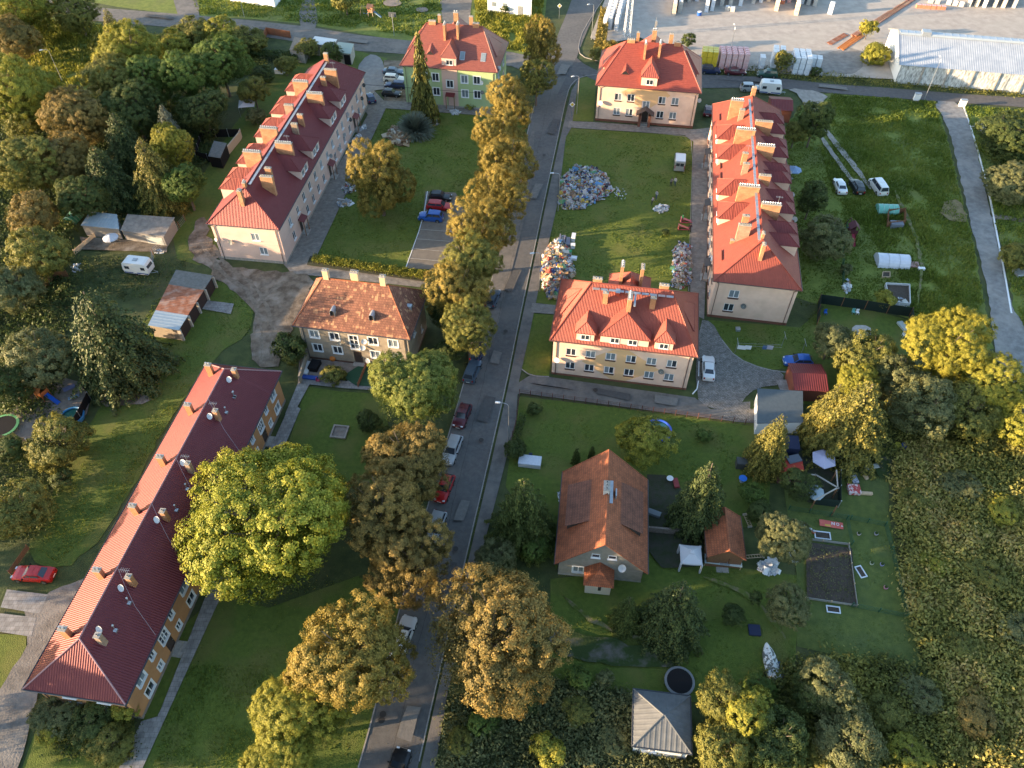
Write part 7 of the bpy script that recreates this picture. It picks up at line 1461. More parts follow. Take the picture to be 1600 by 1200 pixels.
def box_thing(name, label, cat, px, py, size, m, yaw=0., lid=None, feet=None, zc=.3):
    p = G(px, py, zc); t = thing(name, label, cat, (p.x, p.y, 0), yaw); x, y, z = size; f = .08 if feet else 0; b = MB(); b.box(-x / 2, x / 2, -y / 2, y / 2, f, z * .85); b.build('body', m, t); b = MB(); b.extrude([(-y / 2 - .03, z * .85), (-y / 2 + .02, z), (y / 2 - .02, z), (y / 2 + .03, z * .85)], -x / 2 - .03, x / 2 + .03); b.build('lid', lid or m, t)
    if feet:
        for sx in (-1, 1): b = MB(); b.box(sx * x * .35 - .05, sx * x * .35 + .05, -y / 2, y / 2, 0, .08); b.build('runner', feet, t)
    return t
def trampoline(px, py, r, label, pad, h=.8):
    p = G(px, py, h); t = thing('trampoline', label, 'trampoline', (p.x, p.y, 0)); n = 28; b = MB(); c = lambda i, q, z: (math.cos(6.2832 * i / n) * q, math.sin(6.2832 * i / n) * q, z)
    for i in range(n): b.poly([c(i, r, h), c(i + 1, r, h), c(i + 1, r * .84, h + .03), c(i, r * .84, h + .03)]); b.poly([c(i, r, h), c(i + 1, r, h), c(i + 1, r, h - .12), c(i, r, h - .12)])
    b.build('safety_pad', pad, t); b = MB(); b.poly([c(i, r * .84, h - .02) for i in range(n)]); b.build('jumping_mat', BLACK, t)
    for k in range(6): a = 6.2832 * k / 6; b = MB(); b.tube((math.cos(a) * r * .96, math.sin(a) * r * .96, 0), (math.cos(a) * r * .96, math.sin(a) * r * .96, h), .03); b.build('leg', STEEL, t)
trampoline(4, 665, 2.0, 'round trampoline with green pad at the left edge', mat('green_pad', (.12, .34, .13), rough=.6)); trampoline(1062, 1064, 1.55, 'round black trampoline with grey pad beside the grey shed', mat('grey_pad', (.15, .16, .17), rough=.6))
def pool(px, py, r, rim, water, label, h=.5, s=1.):
    p = G(px, py, h); t = thing('paddling_pool', label, 'pool', (p.x, p.y, 0)); b = MB(); n = 24
    for i in range(n): a, c = 6.2832 * i / n, 6.2832 * (i + 1) / n; b.tube((math.cos(a) * r, math.sin(a) * r * s, h), (math.cos(c) * r, math.sin(c) * r * s, h), .14, n=6); b.poly([(math.cos(a) * r, math.sin(a) * r * s, 0), (math.cos(c) * r, math.sin(c) * r * s, 0), (math.cos(c) * r, math.sin(c) * r * s, h), (math.cos(a) * r, math.sin(a) * r * s, h)])
    b.build('rim', rim, t); b = MB(); b.poly([(math.cos(6.2832 * i / n) * r * .97, math.sin(6.2832 * i / n) * r * s * .97, h * .6) for i in range(n)]); b.build('water', water, t)
WATER = mat('pool_water', (.03, .12, .10), rough=.05, spec=.8)
pool(112, 650, 1.5, mat('blue_rim', (.03, .17, .36), rough=.4), WATER, 'blue rimmed paddling pool in the playground at left'); pool(1028, 672, 1.75, mat('bright_blue_rim', (.02, .08, .50), rough=.4), WATER, 'bright blue round pool half under the fruit tree')
def play_tower(px, py, yaw, roofm, slidem, label, s=1., pitch=True, legs=WOOD):
    p = G(px, py, 1.2); t = thing('play_tower', label, 'playhouse', (p.x, p.y, 0), yaw); t.scale = (s, s, s)
    for x in (-.6, .6):
        for y in (-.6, .6): b = MB(); b.box(x - .05, x + .05, y - .05, y + .05, 0, 2.3); b.build('post', legs, t)
    b = MB(); b.box(-.65, .65, -.65, .65, 1.2, 1.28); b.build('deck', legs, t); b = MB()
    for s_ in (-1, 1): b.poly([(-.85, 0, 3.0), (.85, 0, 3.0), (.85, s_ * .85, 2.2), (-.85, s_ * .85, 2.2)]); b.poly([(-.85, 0, 2.94), (.85, 0, 2.94), (.85, s_ * .85, 2.14), (-.85, s_ * .85, 2.14)])
    b.build('roof', roofm, t); b = MB()
    for x in (-.66, .62): b.box(x, x + .04, -.6, .6, 1.28, 1.9)
    b.box(-.6, .6, -.66, -.62, 1.28, 1.9); b.build('railing', roofm if pitch else legs, t); b = MB(); b.poly([(.66, -.28, 1.25), (.66, .28, 1.25), (2.6, .28, .12), (2.6, -.28, .12)])
    for y in (-.28, .28): b.poly([(.66, y, 1.25), (2.6, y, .12), (2.6, y, .34), (.66, y, 1.47)])
    b.build('slide', slidem, t); b = MB(); b.tube((-.6, 0, 2.2), (-2.6, 0, 2.2), .05); b.tube((-2.6, 0, 2.2), (-2.8, .8, 0), .05); b.tube((-2.6, 0, 2.2), (-2.8, -.8, 0), .05); b.build('swing_frame', legs, t)
    for x in (-1.3, -2.0): b = MB(); b.tube((x, -.0, 2.2), (x, .0, .55), .01, n=4); b.box(x - .2, x + .2, -.1, .1, .5, .54); b.build('swing', mat('swing_blue', (.03, .12, .4), rough=.5), t)
OR = mat('orange_stained_wood', (.38, .10, .02), (.48, .15, .04), 4, .6)
play_tower(66, 614, R(-25), OR, mat('blue_slide', (.01, .10, .50), rough=.35), 'orange wooden play tower with blue slide in the playground at left', legs=OR); play_tower(1332, 362, R(-95), mat('dark_red_boards', (.09, .02, .03), rough=.7), mat('crimson_slide', (.30, .02, .05), rough=.4), 'dark red play tower with crimson slide in the allotments', legs=mat('dark_red_boards', (.09,) * 3)); play_tower(580, 18, R(-20), mat('orange_roof', (.5, .2, .1), rough=.6), mat('blue_grey_slide', (.2, .3, .4), rough=.4), 'small play tower with slide beside the upper road', legs=WOODL)
box_thing('bench', 'grey-blue plastic bench in the playground at left', 'bench', 108, 606, (1.5, .6, .45), mat('blue_grey_plastic', (.13, .14, .26), rough=.5), R(40)); box_thing('toy_boat', 'pale blue sand toy in the playground at left', 'toy', 115, 620, (1.4, .5, .35), mat('pale_blue_plastic', (.18, .25, .34), rough=.5), R(30))
fence([(143, 625), (128, 655), (120, 668)], 1.6, 'dark screened fence right of the paddling pool', kind='net', panel=BLACK); fence([(5, 690), (48, 697)], 1.5, 'dark screened fence below the trampoline', kind='net', panel=BLACK)
fence([(64, 465), (84, 436), (108, 434)], 1.4, 'brown board fence left of the huge conifer', kind='slats', panel=WOOD, post=WOOD); fence([(18, 898), (46, 858)], .9, 'low brown board edging beside the left lawn', kind='slats', panel=WOOD, post=WOOD)
fence([(380, 82), (403, 80), (418, 54), (455, 60)], 1.7, 'brown board fence round the plot below the upper road', kind='slats', panel=mat('fence_brown', (.26, .10, .05), rough=.8), post=WOOD)
fence([(118, 398), (150, 372)], 1.0, 'low pale fence left of the round pale parasol', kind='slats', panel=WOODL, post=WOODL); fence([(240, 415), (240, 398), (262, 380), (290, 345)], 1.2, 'wire fence between the old sheds and the grass', post=WOOD, panel=STEEL)
box_thing('gas_tank', 'white tank in the allotments behind the pink terrace', 'tank', 437, 111, (2.0, .9, 1.0), WHITE, R(-5), zc=.5)
p = G(385, 160, 2.3); t = thing('garden_gazebo', 'white gazebo canopy in the allotments at the wood edge', 'gazebo', (p.x, p.y, 0), R(10)); b = MB(); q = [(-1.6, -1.6, 2.1), (1.6, -1.6, 2.1), (1.6, 1.6, 2.1), (-1.6, 1.6, 2.1)]; [b.poly([q[i], q[(i + 1) % 4], (0, 0, 2.9)]) for i in range(4)]; b.build('canopy', mat('white_canvas', (.55, .55, .58), rough=.8), t)
for x in (-1.55, 1.55):
    for y in (-1.55, 1.55): b = MB(); b.tube((x, y, 0), (x, y, 2.15), .03); b.build('leg', STEEL, t)
# walled front garden of the tiled house
fence([(470, 600), (484, 556)], 1.5, 'rendered garden wall at the left of the front garden', kind='wall', post=GREYR, panel=GREYR, step=3, cat='wall'); fence([(560, 606), (575, 570), (602, 572)], 1.0, 'brown board fence round the green turf mat', kind='slats', panel=mat('fence_brown', (.2,) * 3), post=WOOD); fence([(470, 590), (492, 560)], .1, 'stone edging of the front garden terrace', kind='wall', post=CONC, panel=CONC) if False else None
box_thing('garden_sofa', 'white garden lounger beside a black cover in the front garden', 'lounger', 480, 575, (.9, 2.4, .5), WHITE, R(-12)); box_thing('covered_barbecue', 'black covered barbecue in the front garden', 'barbecue', 492, 573, (1.3, 1.8, .9), BLACK, R(-12)); box_thing('sandpit_box', 'blue toy box at the corner of the front garden', 'box', 484, 590, (2.2, .6, .5), mat('blue_box', (.02, .07, .3), rough=.5), R(-8))
p = G(520, 560, .45); t = thing('beach_ball', 'orange ball against the wall of the tiled house', 'ball', (p.x, p.y, 0)); b = MB(); b.ball((0, 0, .45), .45, n=12, k=8); o = b.build('ball_skin', mat('orange_ball', (.55, .16, .02), rough=.5), t, smooth=True)
def sandbox():
    p = G(531, 676); t = thing('sandpit', 'square wooden framed sandpit on the lawn', 'sandpit', (p.x, p.y, 0), R(-7)); w_ = 1.05
    for x0, x1, y0, y1 in ((-w_, w_, -w_, -w_ + .2), (-w_, w_, w_ - .2, w_), (-w_, -w_ + .2, -w_ + .2, w_ - .2), (w_ - .2, w_, -w_ + .2, w_ - .2)): b = MB(); b.box(x0, x1, y0, y1, 0, .32); b.build('plank', mat('grey_wood', (.24, .21, .18), (.32, .28, .25), 5, .9), t)
    b = MB(); b.box(-w_ + .2, w_ - .2, -w_ + .2, w_ - .2, 0, .14); b.build('sand', SAND, t)
sandbox()
p = G(497, 594); chair(497, 594, 0, mat('pink_plastic', (.5, .06, .12), rough=.5), 'small pink toy chair on the garden path')
# ------------------------------------------------------------------ rubbish heaps on the lawn
heap('rubbish_heap', 'largest heap of mixed household rubbish on the lawn', [(872, 312), (880, 275), (900, 262), (925, 263), (948, 275), (956, 298), (945, 310), (928, 318), (905, 328), (880, 328)], 2800, .95, 11, TRASH + TRASH[10:], .7)
heap('rubbish_heap', 'long rubbish heap beside the pavement left of the cream house', [(858, 385), (880, 370), (888, 392), (893, 410), (900, 428), (886, 440), (878, 455), (872, 470), (860, 468), (848, 450), (846, 420), (850, 400)], 2200, .9, 12, TRASH + TRASH[10:] + WOODY * 3, .75)
heap('rubbish_heap', 'rubbish heap at the lawn edge beside the long cream terrace', [(1052, 392), (1062, 380), (1078, 384), (1080, 410), (1078, 445), (1062, 452), (1048, 448), (1052, 430)], 1400, .8, 13, TRASH + WOODY + [(.35, .04, .05)] * 2, .6)
heap('rubbish_heap', 'small pile of bags on the lawn near two people', [(1024, 322), (1034, 320), (1046, 322), (1042, 330), (1030, 334), (1022, 328)], 120, .7, 14, BAGS + [(.10, .2, .3)], .7); heap('rubbish_scraps', 'scattered scraps right of the largest heap', [(958, 292), (980, 296), (978, 312), (962, 312)], 30, .1, 15, BAGS, .5)
heap('wood_pile', 'pile of broken boards on the lawn by the willow bush', [(604, 212), (612, 202), (632, 204), (645, 215), (638, 226), (618, 228)], 420, 1.1, 16, WOODY, 1.2); heap('bag_pile', 'white bags spread on the path before the green house', [(702, 176), (712, 171), (722, 176), (716, 180), (706, 180)], 90, .35, 17, BAGS, .5); heap('rubbish_scraps', 'small dark pile right of the willow bush', [(674, 188), (684, 184), (686, 196), (678, 198)], 60, .5, 18, TRASH, .5)
heap('bag_pile', 'white bags at the terrace door below the canopy', [(562, 200), (572, 194), (574, 202), (564, 206)], 60, .6, 19, BAGS, .5); heap('bag_pile', 'row of white bags along the pink terrace wall', [(548, 222), (560, 208), (566, 213), (553, 226)], 90, .6, 20, BAGS, .5); heap('rubbish_scraps', 'rubbish at the pavement edge below the brown lawn tree', [(534, 292), (552, 278), (556, 300), (538, 306)], 130, .5, 21, TRASH, .6); heap('rubbish_scraps', 'broken white furniture on the lawn edge', [(526, 316), (548, 312), (550, 320), (530, 324)], 70, .5, 22, BAGS + WOODY[:2], .9)
heap('rubbish_heap', 'bags and boards in the garden right of the clay tile hut', [(1186, 882), (1196, 876), (1214, 878), (1214, 896), (1200, 900), (1186, 892)], 240, .6, 23, BAGS, .6)
for x, y, s_, m_, lb, nm in ((879, 376, (1.1, 2.0, .6), 'grey_sofa', 'grey sofa standing on the heap beside the pavement', 'sofa'), (886, 378, (1.0, 2.0, .6), 'grey_sofa', 'second grey sofa standing beside the first', 'sofa'), (896, 372, (.6, 1.4, .9), 'w', 'white freezer standing above the heap', 'freezer'), (895, 385, (.7, .7, .8), 'w', 'white washing machine beside the grey sofas', 'washing_machine'), (890, 396, (.6, .6, .9), 'gn', 'white and green bin below the sofas', 'bin'), (897, 403, (.9, .7, .5), 'w', 'white crate lying at the edge of the heap', 'crate')):
    MM = {'grey_sofa': mat('grey_upholstery', (.20, .20, .24), rough=.9), 'w': WHITE, 'gn': mat('mint_plastic', (.35, .50, .42), rough=.5)}[m_]
    t = box_thing(nm, lb, nm.replace('_', ' '), x, y, s_, MM, R(-10 + x % 7), lid=MM if nm != 'bin' else mat('green_lid', (.03, .3, .12), rough=.5))
    if nm == 'sofa': b = MB(); b.box(-.55, -.35, -1.0, 1.0, .5, .95); b.build('backrest', MM, t)
def toy_house(px, py, m, label, yaw=0.):
    p = G(px, py, .5); t = thing('toy_slide', label, 'toy', (p.x, p.y, 0), yaw); b = MB(); b.poly([(-.9, -.3, .9), (.9, -.3, .1), (.9, .3, .1), (-.9, .3, .9)]); b.box(-1.0, -.9, -.3, .3, 0, 1.0); b.build('chute', m, t); b = MB(); b.box(-1.05, 1.0, -.36, -.31, 0, .2); b.box(-1.05, 1.0, .31, .36, 0, .2); b.build('frame', mat('pink_frame', (.50, .08, .12), rough=.5), t)
toy_house(1073, 343, mat('pink_toy', (.55, .16, .20), rough=.5), 'upper pink toy slide at the lawn edge'); toy_house(1069, 354, mat('salmon_toy', (.60, .18, .14), rough=.5), 'lower pink toy slide at the lawn edge')
person(966, 312, R(200), mat('hi_vis_vest', (.50, .62, .05), rough=.7), mat('dark_trousers', (.03, .03, .04), rough=.8), 'person in a yellow-green vest beside the largest heap', .3)
person(1048, 291, R(120), mat('grey_jacket', (.22, .20, .20), rough=.8), mat('dark_trousers', (.03,) * 3), 'person in a grey jacket on the lawn below the van, left of two'); person(1054, 290, R(250), mat('white_shirt', (.5, .48, .46), rough=.8), mat('blue_jeans', (.05, .08, .15), rough=.8), 'person in a pale shirt on the lawn below the van, right of two')
person(1018, 320, R(20), mat('pale_pink_top', (.45, .33, .32), rough=.8), mat('dark_trousers', (.03,) * 3), 'person stooping left of the small pile of bags', .8); person(1025, 311, R(230), mat('grey_shirt', (.35, .35, .36), rough=.8), mat('blue_jeans', (.05, .08, .15)), 'person in grey standing behind the small pile of bags'); person(1077, 363, R(90), mat('dark_coat', (.05, .02, .03), rough=.8), mat('dark_trousers', (.03,) * 3), 'person in dark clothes at the lawn edge below the pink toys'); person(1065, 347, R(0), mat('green_top', (.12, .45, .15), rough=.8), mat('dark_trousers', (.03,) * 3), 'person in a green top beside the pink toy slides', .4)
# ------------------------------------------------------------------ right side gardens
fence([(812, 617), (880, 626), (950, 635), (1020, 645), (1090, 654), (1182, 666)], 1.1, 'long brown mesh fence along the side road below the cream house', post=mat('brown_post', (.13, .06, .05), rough=.7), panel=mat('rusty_mesh', (.11, .06, .05), rough=.7), step=1.6); fence([(812, 617), (806, 665), (796, 700)], 1.1, 'brown mesh fence beside the pavement', post=mat('brown_post', (.1,) * 3), panel=mat('rusty_mesh', (.1,) * 3), step=1.8)
def gable_hut(name, label, near_l, near_r, far_r, h, zr, roofm, wallm, cat='shed', axis='y', style='courses', front=None):
    a, b_, c = G(*near_l, h), G(*near_r, h), G(*far_r, h); d = b_ - a; yaw = math.atan2(d.y, d.x); W = d.length; D = abs((c - b_).dot(Vector((-d.y, d.x, 0)).normalized())); hh = House(name, label, (a.x, a.y), math.degrees(yaw), W, D, h, zr, cat)
    hh.door('front', W / 2, min(1.0, W * .4), min(1.9, h - .3), .05, m=front or WOOD) if axis == 'y' else None
    if axis == 'y': hh.walls(wallm, None, gable=True); hh.roof(roofm, style, .3, .2, gable=True, axis='y', h=.04)
    else:
        hh.walls(wallm, None); b = MB(); e0, e1 = -.2, W + .2; roof_face(b, [(e0, -.2, h), (e1, -.2, h), (e1, D / 2, zr), (e0, D / 2, zr)], style, .3, .04); roof_face(b, [(e1, D + .2, h), (e0, D + .2, h), (e0, D / 2, zr), (e1, D / 2, zr)], style, .3, .04); b.build('roof', roofm, hh.r)
        b = MB(); [b.poly([(x, 0, h), (x, D, h), (x, D / 2, zr - .06)]) for x in (0, W)]; b.build('gable', wallm, hh.r)
    return hh
gable_hut('garden_hut', 'small hut with clay tile gable roof beside the white gazebo', (1108, 868), (1162, 872), (1160, 810), 2.4, 4.1, TILE, WOOD)
gable_hut('carport', 'dark red sheet roofed hut in front of the blue car', (1243, 608), (1293, 610), (1290, 571), 2.4, 3.1, REDD, mat('red_brown_boards', (.16, .05, .03), rough=.8), 'carport', 'x', 'ribs'); gable_hut('summer_house', 'dark red sheet roofed hut behind the far end of the long cream terrace', (1206, 171), (1238, 173), (1237, 153), 2.6, 3.5, REDD, mat('red_brown_boards', (.1,) * 3), 'shed', 'x', 'ribs')
block_shed('carport', 'slate blue flat roofed carport below the dark red hut', [(1183, 662), (1255, 660), (1254, 612), (1183, 608)], 2.4, mat('slate_blue_roof', (.055, .075, .090), (.07, .09, .105), 2, .6), WHITE, .15, ribs=False, cat='carport')
Sh = House('garden_shed', 'grey hip-roofed shed with white walls at the bottom', (18.9, 22.2), -5.5, 7.2, 6.6, 2.6, 4.1, 'shed')
_a, _b, _c = G(989, 1166, 2.6), G(1080, 1178, 2.6), G(1083, 1090, 2.6); Sh.r.location = (_a.x + .2, _a.y + .2, 0); Sh.r.rotation_euler = (0, 0, math.atan2((_b - _a).y, (_b - _a).x)); Sh.W = (_b - _a).length - .35; Sh.D = (_c - _b).length - .35
Sh.win('front', Sh.W * .3, 1.5, 1.3, .9, ''); Sh.walls(mat('white_shed_wall', (.55, .58, .60), rough=.7)); Sh.roof(mat('grey_board_roof', (.09, .098, .105), (.125, .132, .14), 1.4, .8, c3=(.075, .08, .09)), 'ribs', .5, .2, Sh.W / 2 - .05, Sh.W / 2 - .05, gut=GUTD, cap=mat('dark_hip', (.10, .11, .12), rough=.7), h=.03)
def gazebo(px, py, r, label):
    p = G(px, py, 2.2); t = thing('gazebo', label, 'gazebo', (p.x, p.y, 0), R(-5)); b = MB(); q = [(-r, -r), (r, -r), (r, r), (-r, r)]; k = 6
    for i in range(4):
        a, c = q[i], q[(i + 1) % 4]
        for j in range(k):
            u0, u1 = j / k, (j + 1) / k; s0, s1 = .1 * math.sin(math.pi * u0), .1 * math.sin(math.pi * u1); P = lambda u, s_: (a[0] + (c[0] - a[0]) * u, a[1] + (c[1] - a[1]) * u, 2.15 - s_); X, Y = P(u0, s0), P(u1, s1)
            T = lambda v: (v[0] * .24, v[1] * .24, 2.75); b.poly([X, Y, T(Y), T(X)]); b.poly([X, Y, (Y[0], Y[1], Y[2] - .22), (X[0], X[1], X[2] - .22)])
        T = lambda v: (v[0] * .26, v[1] * .26, 2.85); b.poly([(*[x * .26 for x in a], 2.83), (*[x * .26 for x in c], 2.83), (0, 0, 3.1)])
    b.build('canopy', mat('white_canvas', (.5,) * 3), t)
    for x, y in q: b = MB(); b.tube((x * .97, y * .97, 0), (x * .97, y * .97, 2.2), .035); b.build('leg', STEEL, t); b = MB(); b.cbox((x * .97, y * .97, 1.2), (.18, .25, 1.7)); b.build('tied_curtain', mat('white_canvas', (.5,) * 3), t)
gazebo(1080, 866, 1.2, 'white fabric gazebo between spruce and clay tile hut')
b = MB(); p = G(1130, 876, .8); t = thing('greenhouse', 'low white sheeted lean-to in front of the clay tile hut', 'lean-to', (p.x, p.y, 0), R(-8)); b.box(-2.1, 2.1, -.6, .6, .8, .86); b.build('roof_sheet', mat('white_sheet', (.42, .50, .50), rough=.5), t); b = MB(); b.box(-.4, .7, -.61, .61, .865, .88); b.build('grey_sheet', mat('grey_sheet', (.20, .24, .26), rough=.5), t)
for x in (-2, 2):
    for y in (-.5, .5): b = MB(); b.box(x - .04, x + .04, y - .04, y + .04, 0, .8); b.build('leg', WOODL, t)
beam_p = G(1185, 868)
def ladder(px, py, L, yaw, label):
    p = G(px, py, .3); t = thing('ladder', label, 'ladder', (p.x, p.y, .25), yaw)
    for y in (-.2, .2): b = MB(); b.box(-L / 2, L / 2, y - .03, y + .03, 0, .06); b.build('rail', WOODL, t)
    for i in range(8): b = MB(); x = -L / 2 + L * (i + .5) / 8; b.box(x - .02, x + .02, -.17, .17, .015, .045); b.build('rung', WOODL, t)
    for x in (-L / 2 + .1, L / 2 - .1): b = MB(); b.box(x - .1, x + .1, -.25, .25, -.25, -.001); b.build('support_block', CONC, t)
ladder(1177, 869, 2.6, R(5), 'wooden ladder lying right of the clay tile hut'); ladder(1168, 812, 1.9, R(-80), 'white slatted frame lying behind the clay tile hut')
box_thing('water_butt', 'pale round-edged tank lying right of the detached house', 'tank', 1022, 803, (1.5, .7, .7), mat('pale_grey_plastic', (.15, .17, .19), rough=.5), R(-25)); fence([(1012, 832), (1080, 838)], 1.2, 'old brick garden wall with red coping behind the white gazebo', kind='wall', post=GREYR, panel=mat('old_garden_wall', (.14, .11, .09), (.22, .18, .15), 3, .9), step=3, cat='wall')
box_thing('swing_bench', 'dark covered swing seat at the spruce edge', 'bench', 1164, 727, (2.3, 1.1, 1.2), mat('charcoal_cover', (.05, .055, .055), rough=.7), R(-8)); round_table(1161, 747, .5, mat('bright_blue_table', (.02, .14, .55), rough=.5), 'bright blue round table below the covered swing seat'); chair(1180, 740, 1.5, mat('red_plastic', (.50, .02, .03), rough=.5), 'red plastic chair right of the blue table')
round_table(1047, 747, .42, WHITE, 'white spoked round table right of the fruit tree'); box_thing('red_bench', 'red bench beside the white round table', 'bench', 1056, 755, (.6, 1.4, .5), mat('red_paint', (.25, .03, .03), rough=.6), R(5))
t = box_thing('covered_table', 'table under a crumpled white sheet left of the detached house', 'table', 828, 722, (2.8, 1.5, .8), mat('white_tarp', (.48, .52, .60), (.56, .60, .66), 4, .6, .5), R(-8)); chair(829, 710, 1.6, mat('navy_plastic', (.02, .03, .08), rough=.5), 'dark chair behind the white sheeted table')
heap('bag_pile', 'white bags at the left wall of the detached house', [(872, 770), (878, 766), (879, 782), (873, 784)], 40, .5, 31, BAGS, .4)
def boat():
    p = G(1205, 1032, .8); t = thing('covered_boat', 'boat under a white and grey camouflage cover on the lawn', 'boat', (p.x, p.y, 0), R(92)); b = MB(); S_ = []
    for i in range(9):
        u = i / 8; x = -1.9 + 3.8 * u; w_ = .75 * (1 - max(0, u - .55) ** 2 * 4.2) ; zt = .95 + .25 * math.sin(3.1 * u); S_.append([(x, -w_ * .6, .12), (x, -w_, .55), (x, -w_ * .85, .78), (x, 0, zt), (x, w_ * .85, .78), (x, w_, .55), (x, w_ * .6, .12)])
    loft(b, S_); b.build('cover', mat('camouflage_cover', (.10, .11, .10), (.60, .62, .62), 2.6, .7, lo=.46, hi=.50), t); b = MB(); b.tube((-1.2, -.9, .28), (-1.2, .9, .28), .05)
    b.build('axle', STEEL, t)
    for y in (-.85, .85): b = MB(); b.tube((-1.2, y - .07, .28), (-1.2, y + .07, .28), .28, n=12); b.build('wheel', TYRE, t)
boat(); box_thing('blue_tarp', 'blue sheeted crate leaning beside the covered boat', 'crate', 1218, 1047, (.7, 1.6, .5), mat('blue_tarp', (.02, .08, .2), rough=.6), R(10)); box_thing('folded_cover', 'navy folded cover lying on the lawn', 'cover', 1179, 984, (1.2, 1.2, .35), mat('navy_fabric', (.012, .02, .06), rough=.8), R(-5))
def line_post(px, py, h, label, yaw=0.): 
    p = G(px, py); t = thing('washing_pole', label, 'pole', (p.x, p.y, 0), yaw); b = MB(); b.tube((0, 0, 0), (0, 0, h), .04); b.build('post', STEEL, t); b = MB(); b.tube((-.8, 0, h), (.8, 0, h), .03); b.build('crossbar', STEEL, t)
for x, y, lb in ((1148, 551, 'washing pole at the left end of the drying lines'), (1221, 541, 'washing pole at the right end of the drying lines'), (1252, 552, 'washing pole beside the blue car')): line_post(x, y, 2.2, lb, R(85))
def lines(a, b_, label):
    p, q = G(*a, 2.2), G(*b_, 2.2); b = MB(); b.tube((0, 0, 0), q - p, .012, n=4); tag(b.build('washing_line', STEEL, loc=p), label, 'washing line')
lines((1152, 536), (1222, 539), 'upper washing line behind the long cream terrace'); lines((1152, 540), (1222, 543), 'lower washing line behind the long cream terrace')
for x, w_, m_, lb in ((1170, .9, 'w', 'white laundry on the upper washing line'), (1196, .6, 'b', 'blue towel on the lower washing line'), (1204, .9, 'l', 'lilac sheet on the lower washing line'), (1160, 1.2, 'w', 'row of white socks on the lower washing line')):
    p = G(x, 540, 2.2); b = MB(); b.box(-w_ / 2, w_ / 2, -.01, .01, -.75, 0); tag(b.build('laundry', {'w': WHITE, 'b': mat('blue_cloth', (.06, .12, .25), rough=.9), 'l': mat('lilac_cloth', (.45, .42, .5), rough=.9)}[m_], loc=p, yaw=R(-8)), lb, 'laundry')
box_thing('bin', 'small grey bin on the grass beside the long cream terrace', 'bin', 1153, 514, (.6, .6, .5), METAL)
# allotment between terrace and field
fence([(1276, 508), (1278, 474), (1350, 484), (1420, 495), (1422, 515)], 1.8, 'dark green screened fence round the stone circle garden', kind='net', panel=mat('dark_green_screen', (.006, .020, .016), rough=.9), post=WOOD, step=3.0); fence([(1316, 445), (1316, 400), (1322, 352)], 1.1, 'green wire fence left of the white film tunnel', post=mat('green_post', (.02, .08, .04), rough=.6), panel=mat('green_wire', (.02, .08, .04), rough=.6))
for x, y, m_, lb in ((1290, 488, 'bl', 'blue garden chair in the corner of the screened garden'), (1334, 487, 'tq', 'turquoise garden chair at the screened fence'), (1340, 488, 'w', 'white stool beside the turquoise chair'), (1413, 523, 'w', 'white chair below the lounger at the screened fence')): chair(x, y, R(-90), {'bl': mat('blue_plastic', (.02, .12, .48), rough=.45), 'tq': mat('turquoise_plastic', (.15, .42, .42), rough=.45), 'w': WHITE}[m_], lb)
box_thing('lounger', 'pale striped lounger at the right side of the screened garden', 'lounger', 1411, 509, (.8, 1.9, .4), mat('pale_stripes', (.35, .42, .42), rough=.7), R(15)); 
def frame_bed(px4, h, m, label, soil=True, name='planting_frame'):
    A_ = gp(px4); o = A_[0]; t = thing(name, label, 'garden bed', o); L = [a - o for a in A_]
    for i in range(4): a, c = L[i], L[(i + 1) % 4]; d = c - a; b = MB(); b.cbox(((a.x + c.x) / 2, (a.y + c.y) / 2, h / 2), (d.length, .10, h), math.atan2(d.y, d.x)); b.build('side_board', m, t)
    b = MB(); b.poly([(v.x, v.y, h * .5) for v in L]); b.build('soil' if soil else 'sheet', mat('garden_soil', (.05,) * 3) if soil else WHITE, t)
frame_bed([(1388, 475), (1420, 479), (1419, 449), (1382, 447)], .7, mat('white_plastic_board', (.5, .53, .56), rough=.5), 'large white framed bed with torn film beside the field'); frame_bed([(1378, 434), (1390, 434), (1390, 426), (1379, 426)], .25, WOODL, 'small wooden frame below the white film tunnel'); heap('torn_film', 'torn white film along the near side of the large framed bed', [(1386, 468), (1418, 472), (1418, 480), (1390, 478)], 60, .5, 33, BAGS, .7)
fence([(1385, 355), (1386, 335), (1412, 333), (1412, 352), (1385, 355)], 1.1, 'brown board pen in front of the green greenhouse', kind='slats', panel=WOOD, post=WOOD, step=1.6); box_thing('chest', 'grey lidded chest in the brown board pen', 'chest', 1400, 352, (2.0, 1.2, .9), mat('grey_blue_lid', (.13, .15, .19), rough=.7), R(-5)); box_thing('cold_box', 'white box lying right of the film tunnel', 'box', 1440, 419, (1.0, .5, .4), WHITE, R(-5)); box_thing('brick_pile', 'pile of red bricks right of the white film tunnel', 'bricks', 1428, 412, (1.6, 1.4, .25), mat('red_brick_pile', (.25, .09, .07), (.38, .28, .26), 6, .9), R(-8)); heap('rubbish_scraps', 'clutter beside the left fence of the allotment', [(1317, 445), (1325, 436), (1330, 452), (1320, 460)], 70, .4, 34, BAGS + WOODY[:3], .8)
parasol(1242, 262, 1.35, 2.3, mat('blue_canvas', (.20, .30, .48), rough=.8), 'blue parasol behind the far dormers of the long cream terrace', 8)
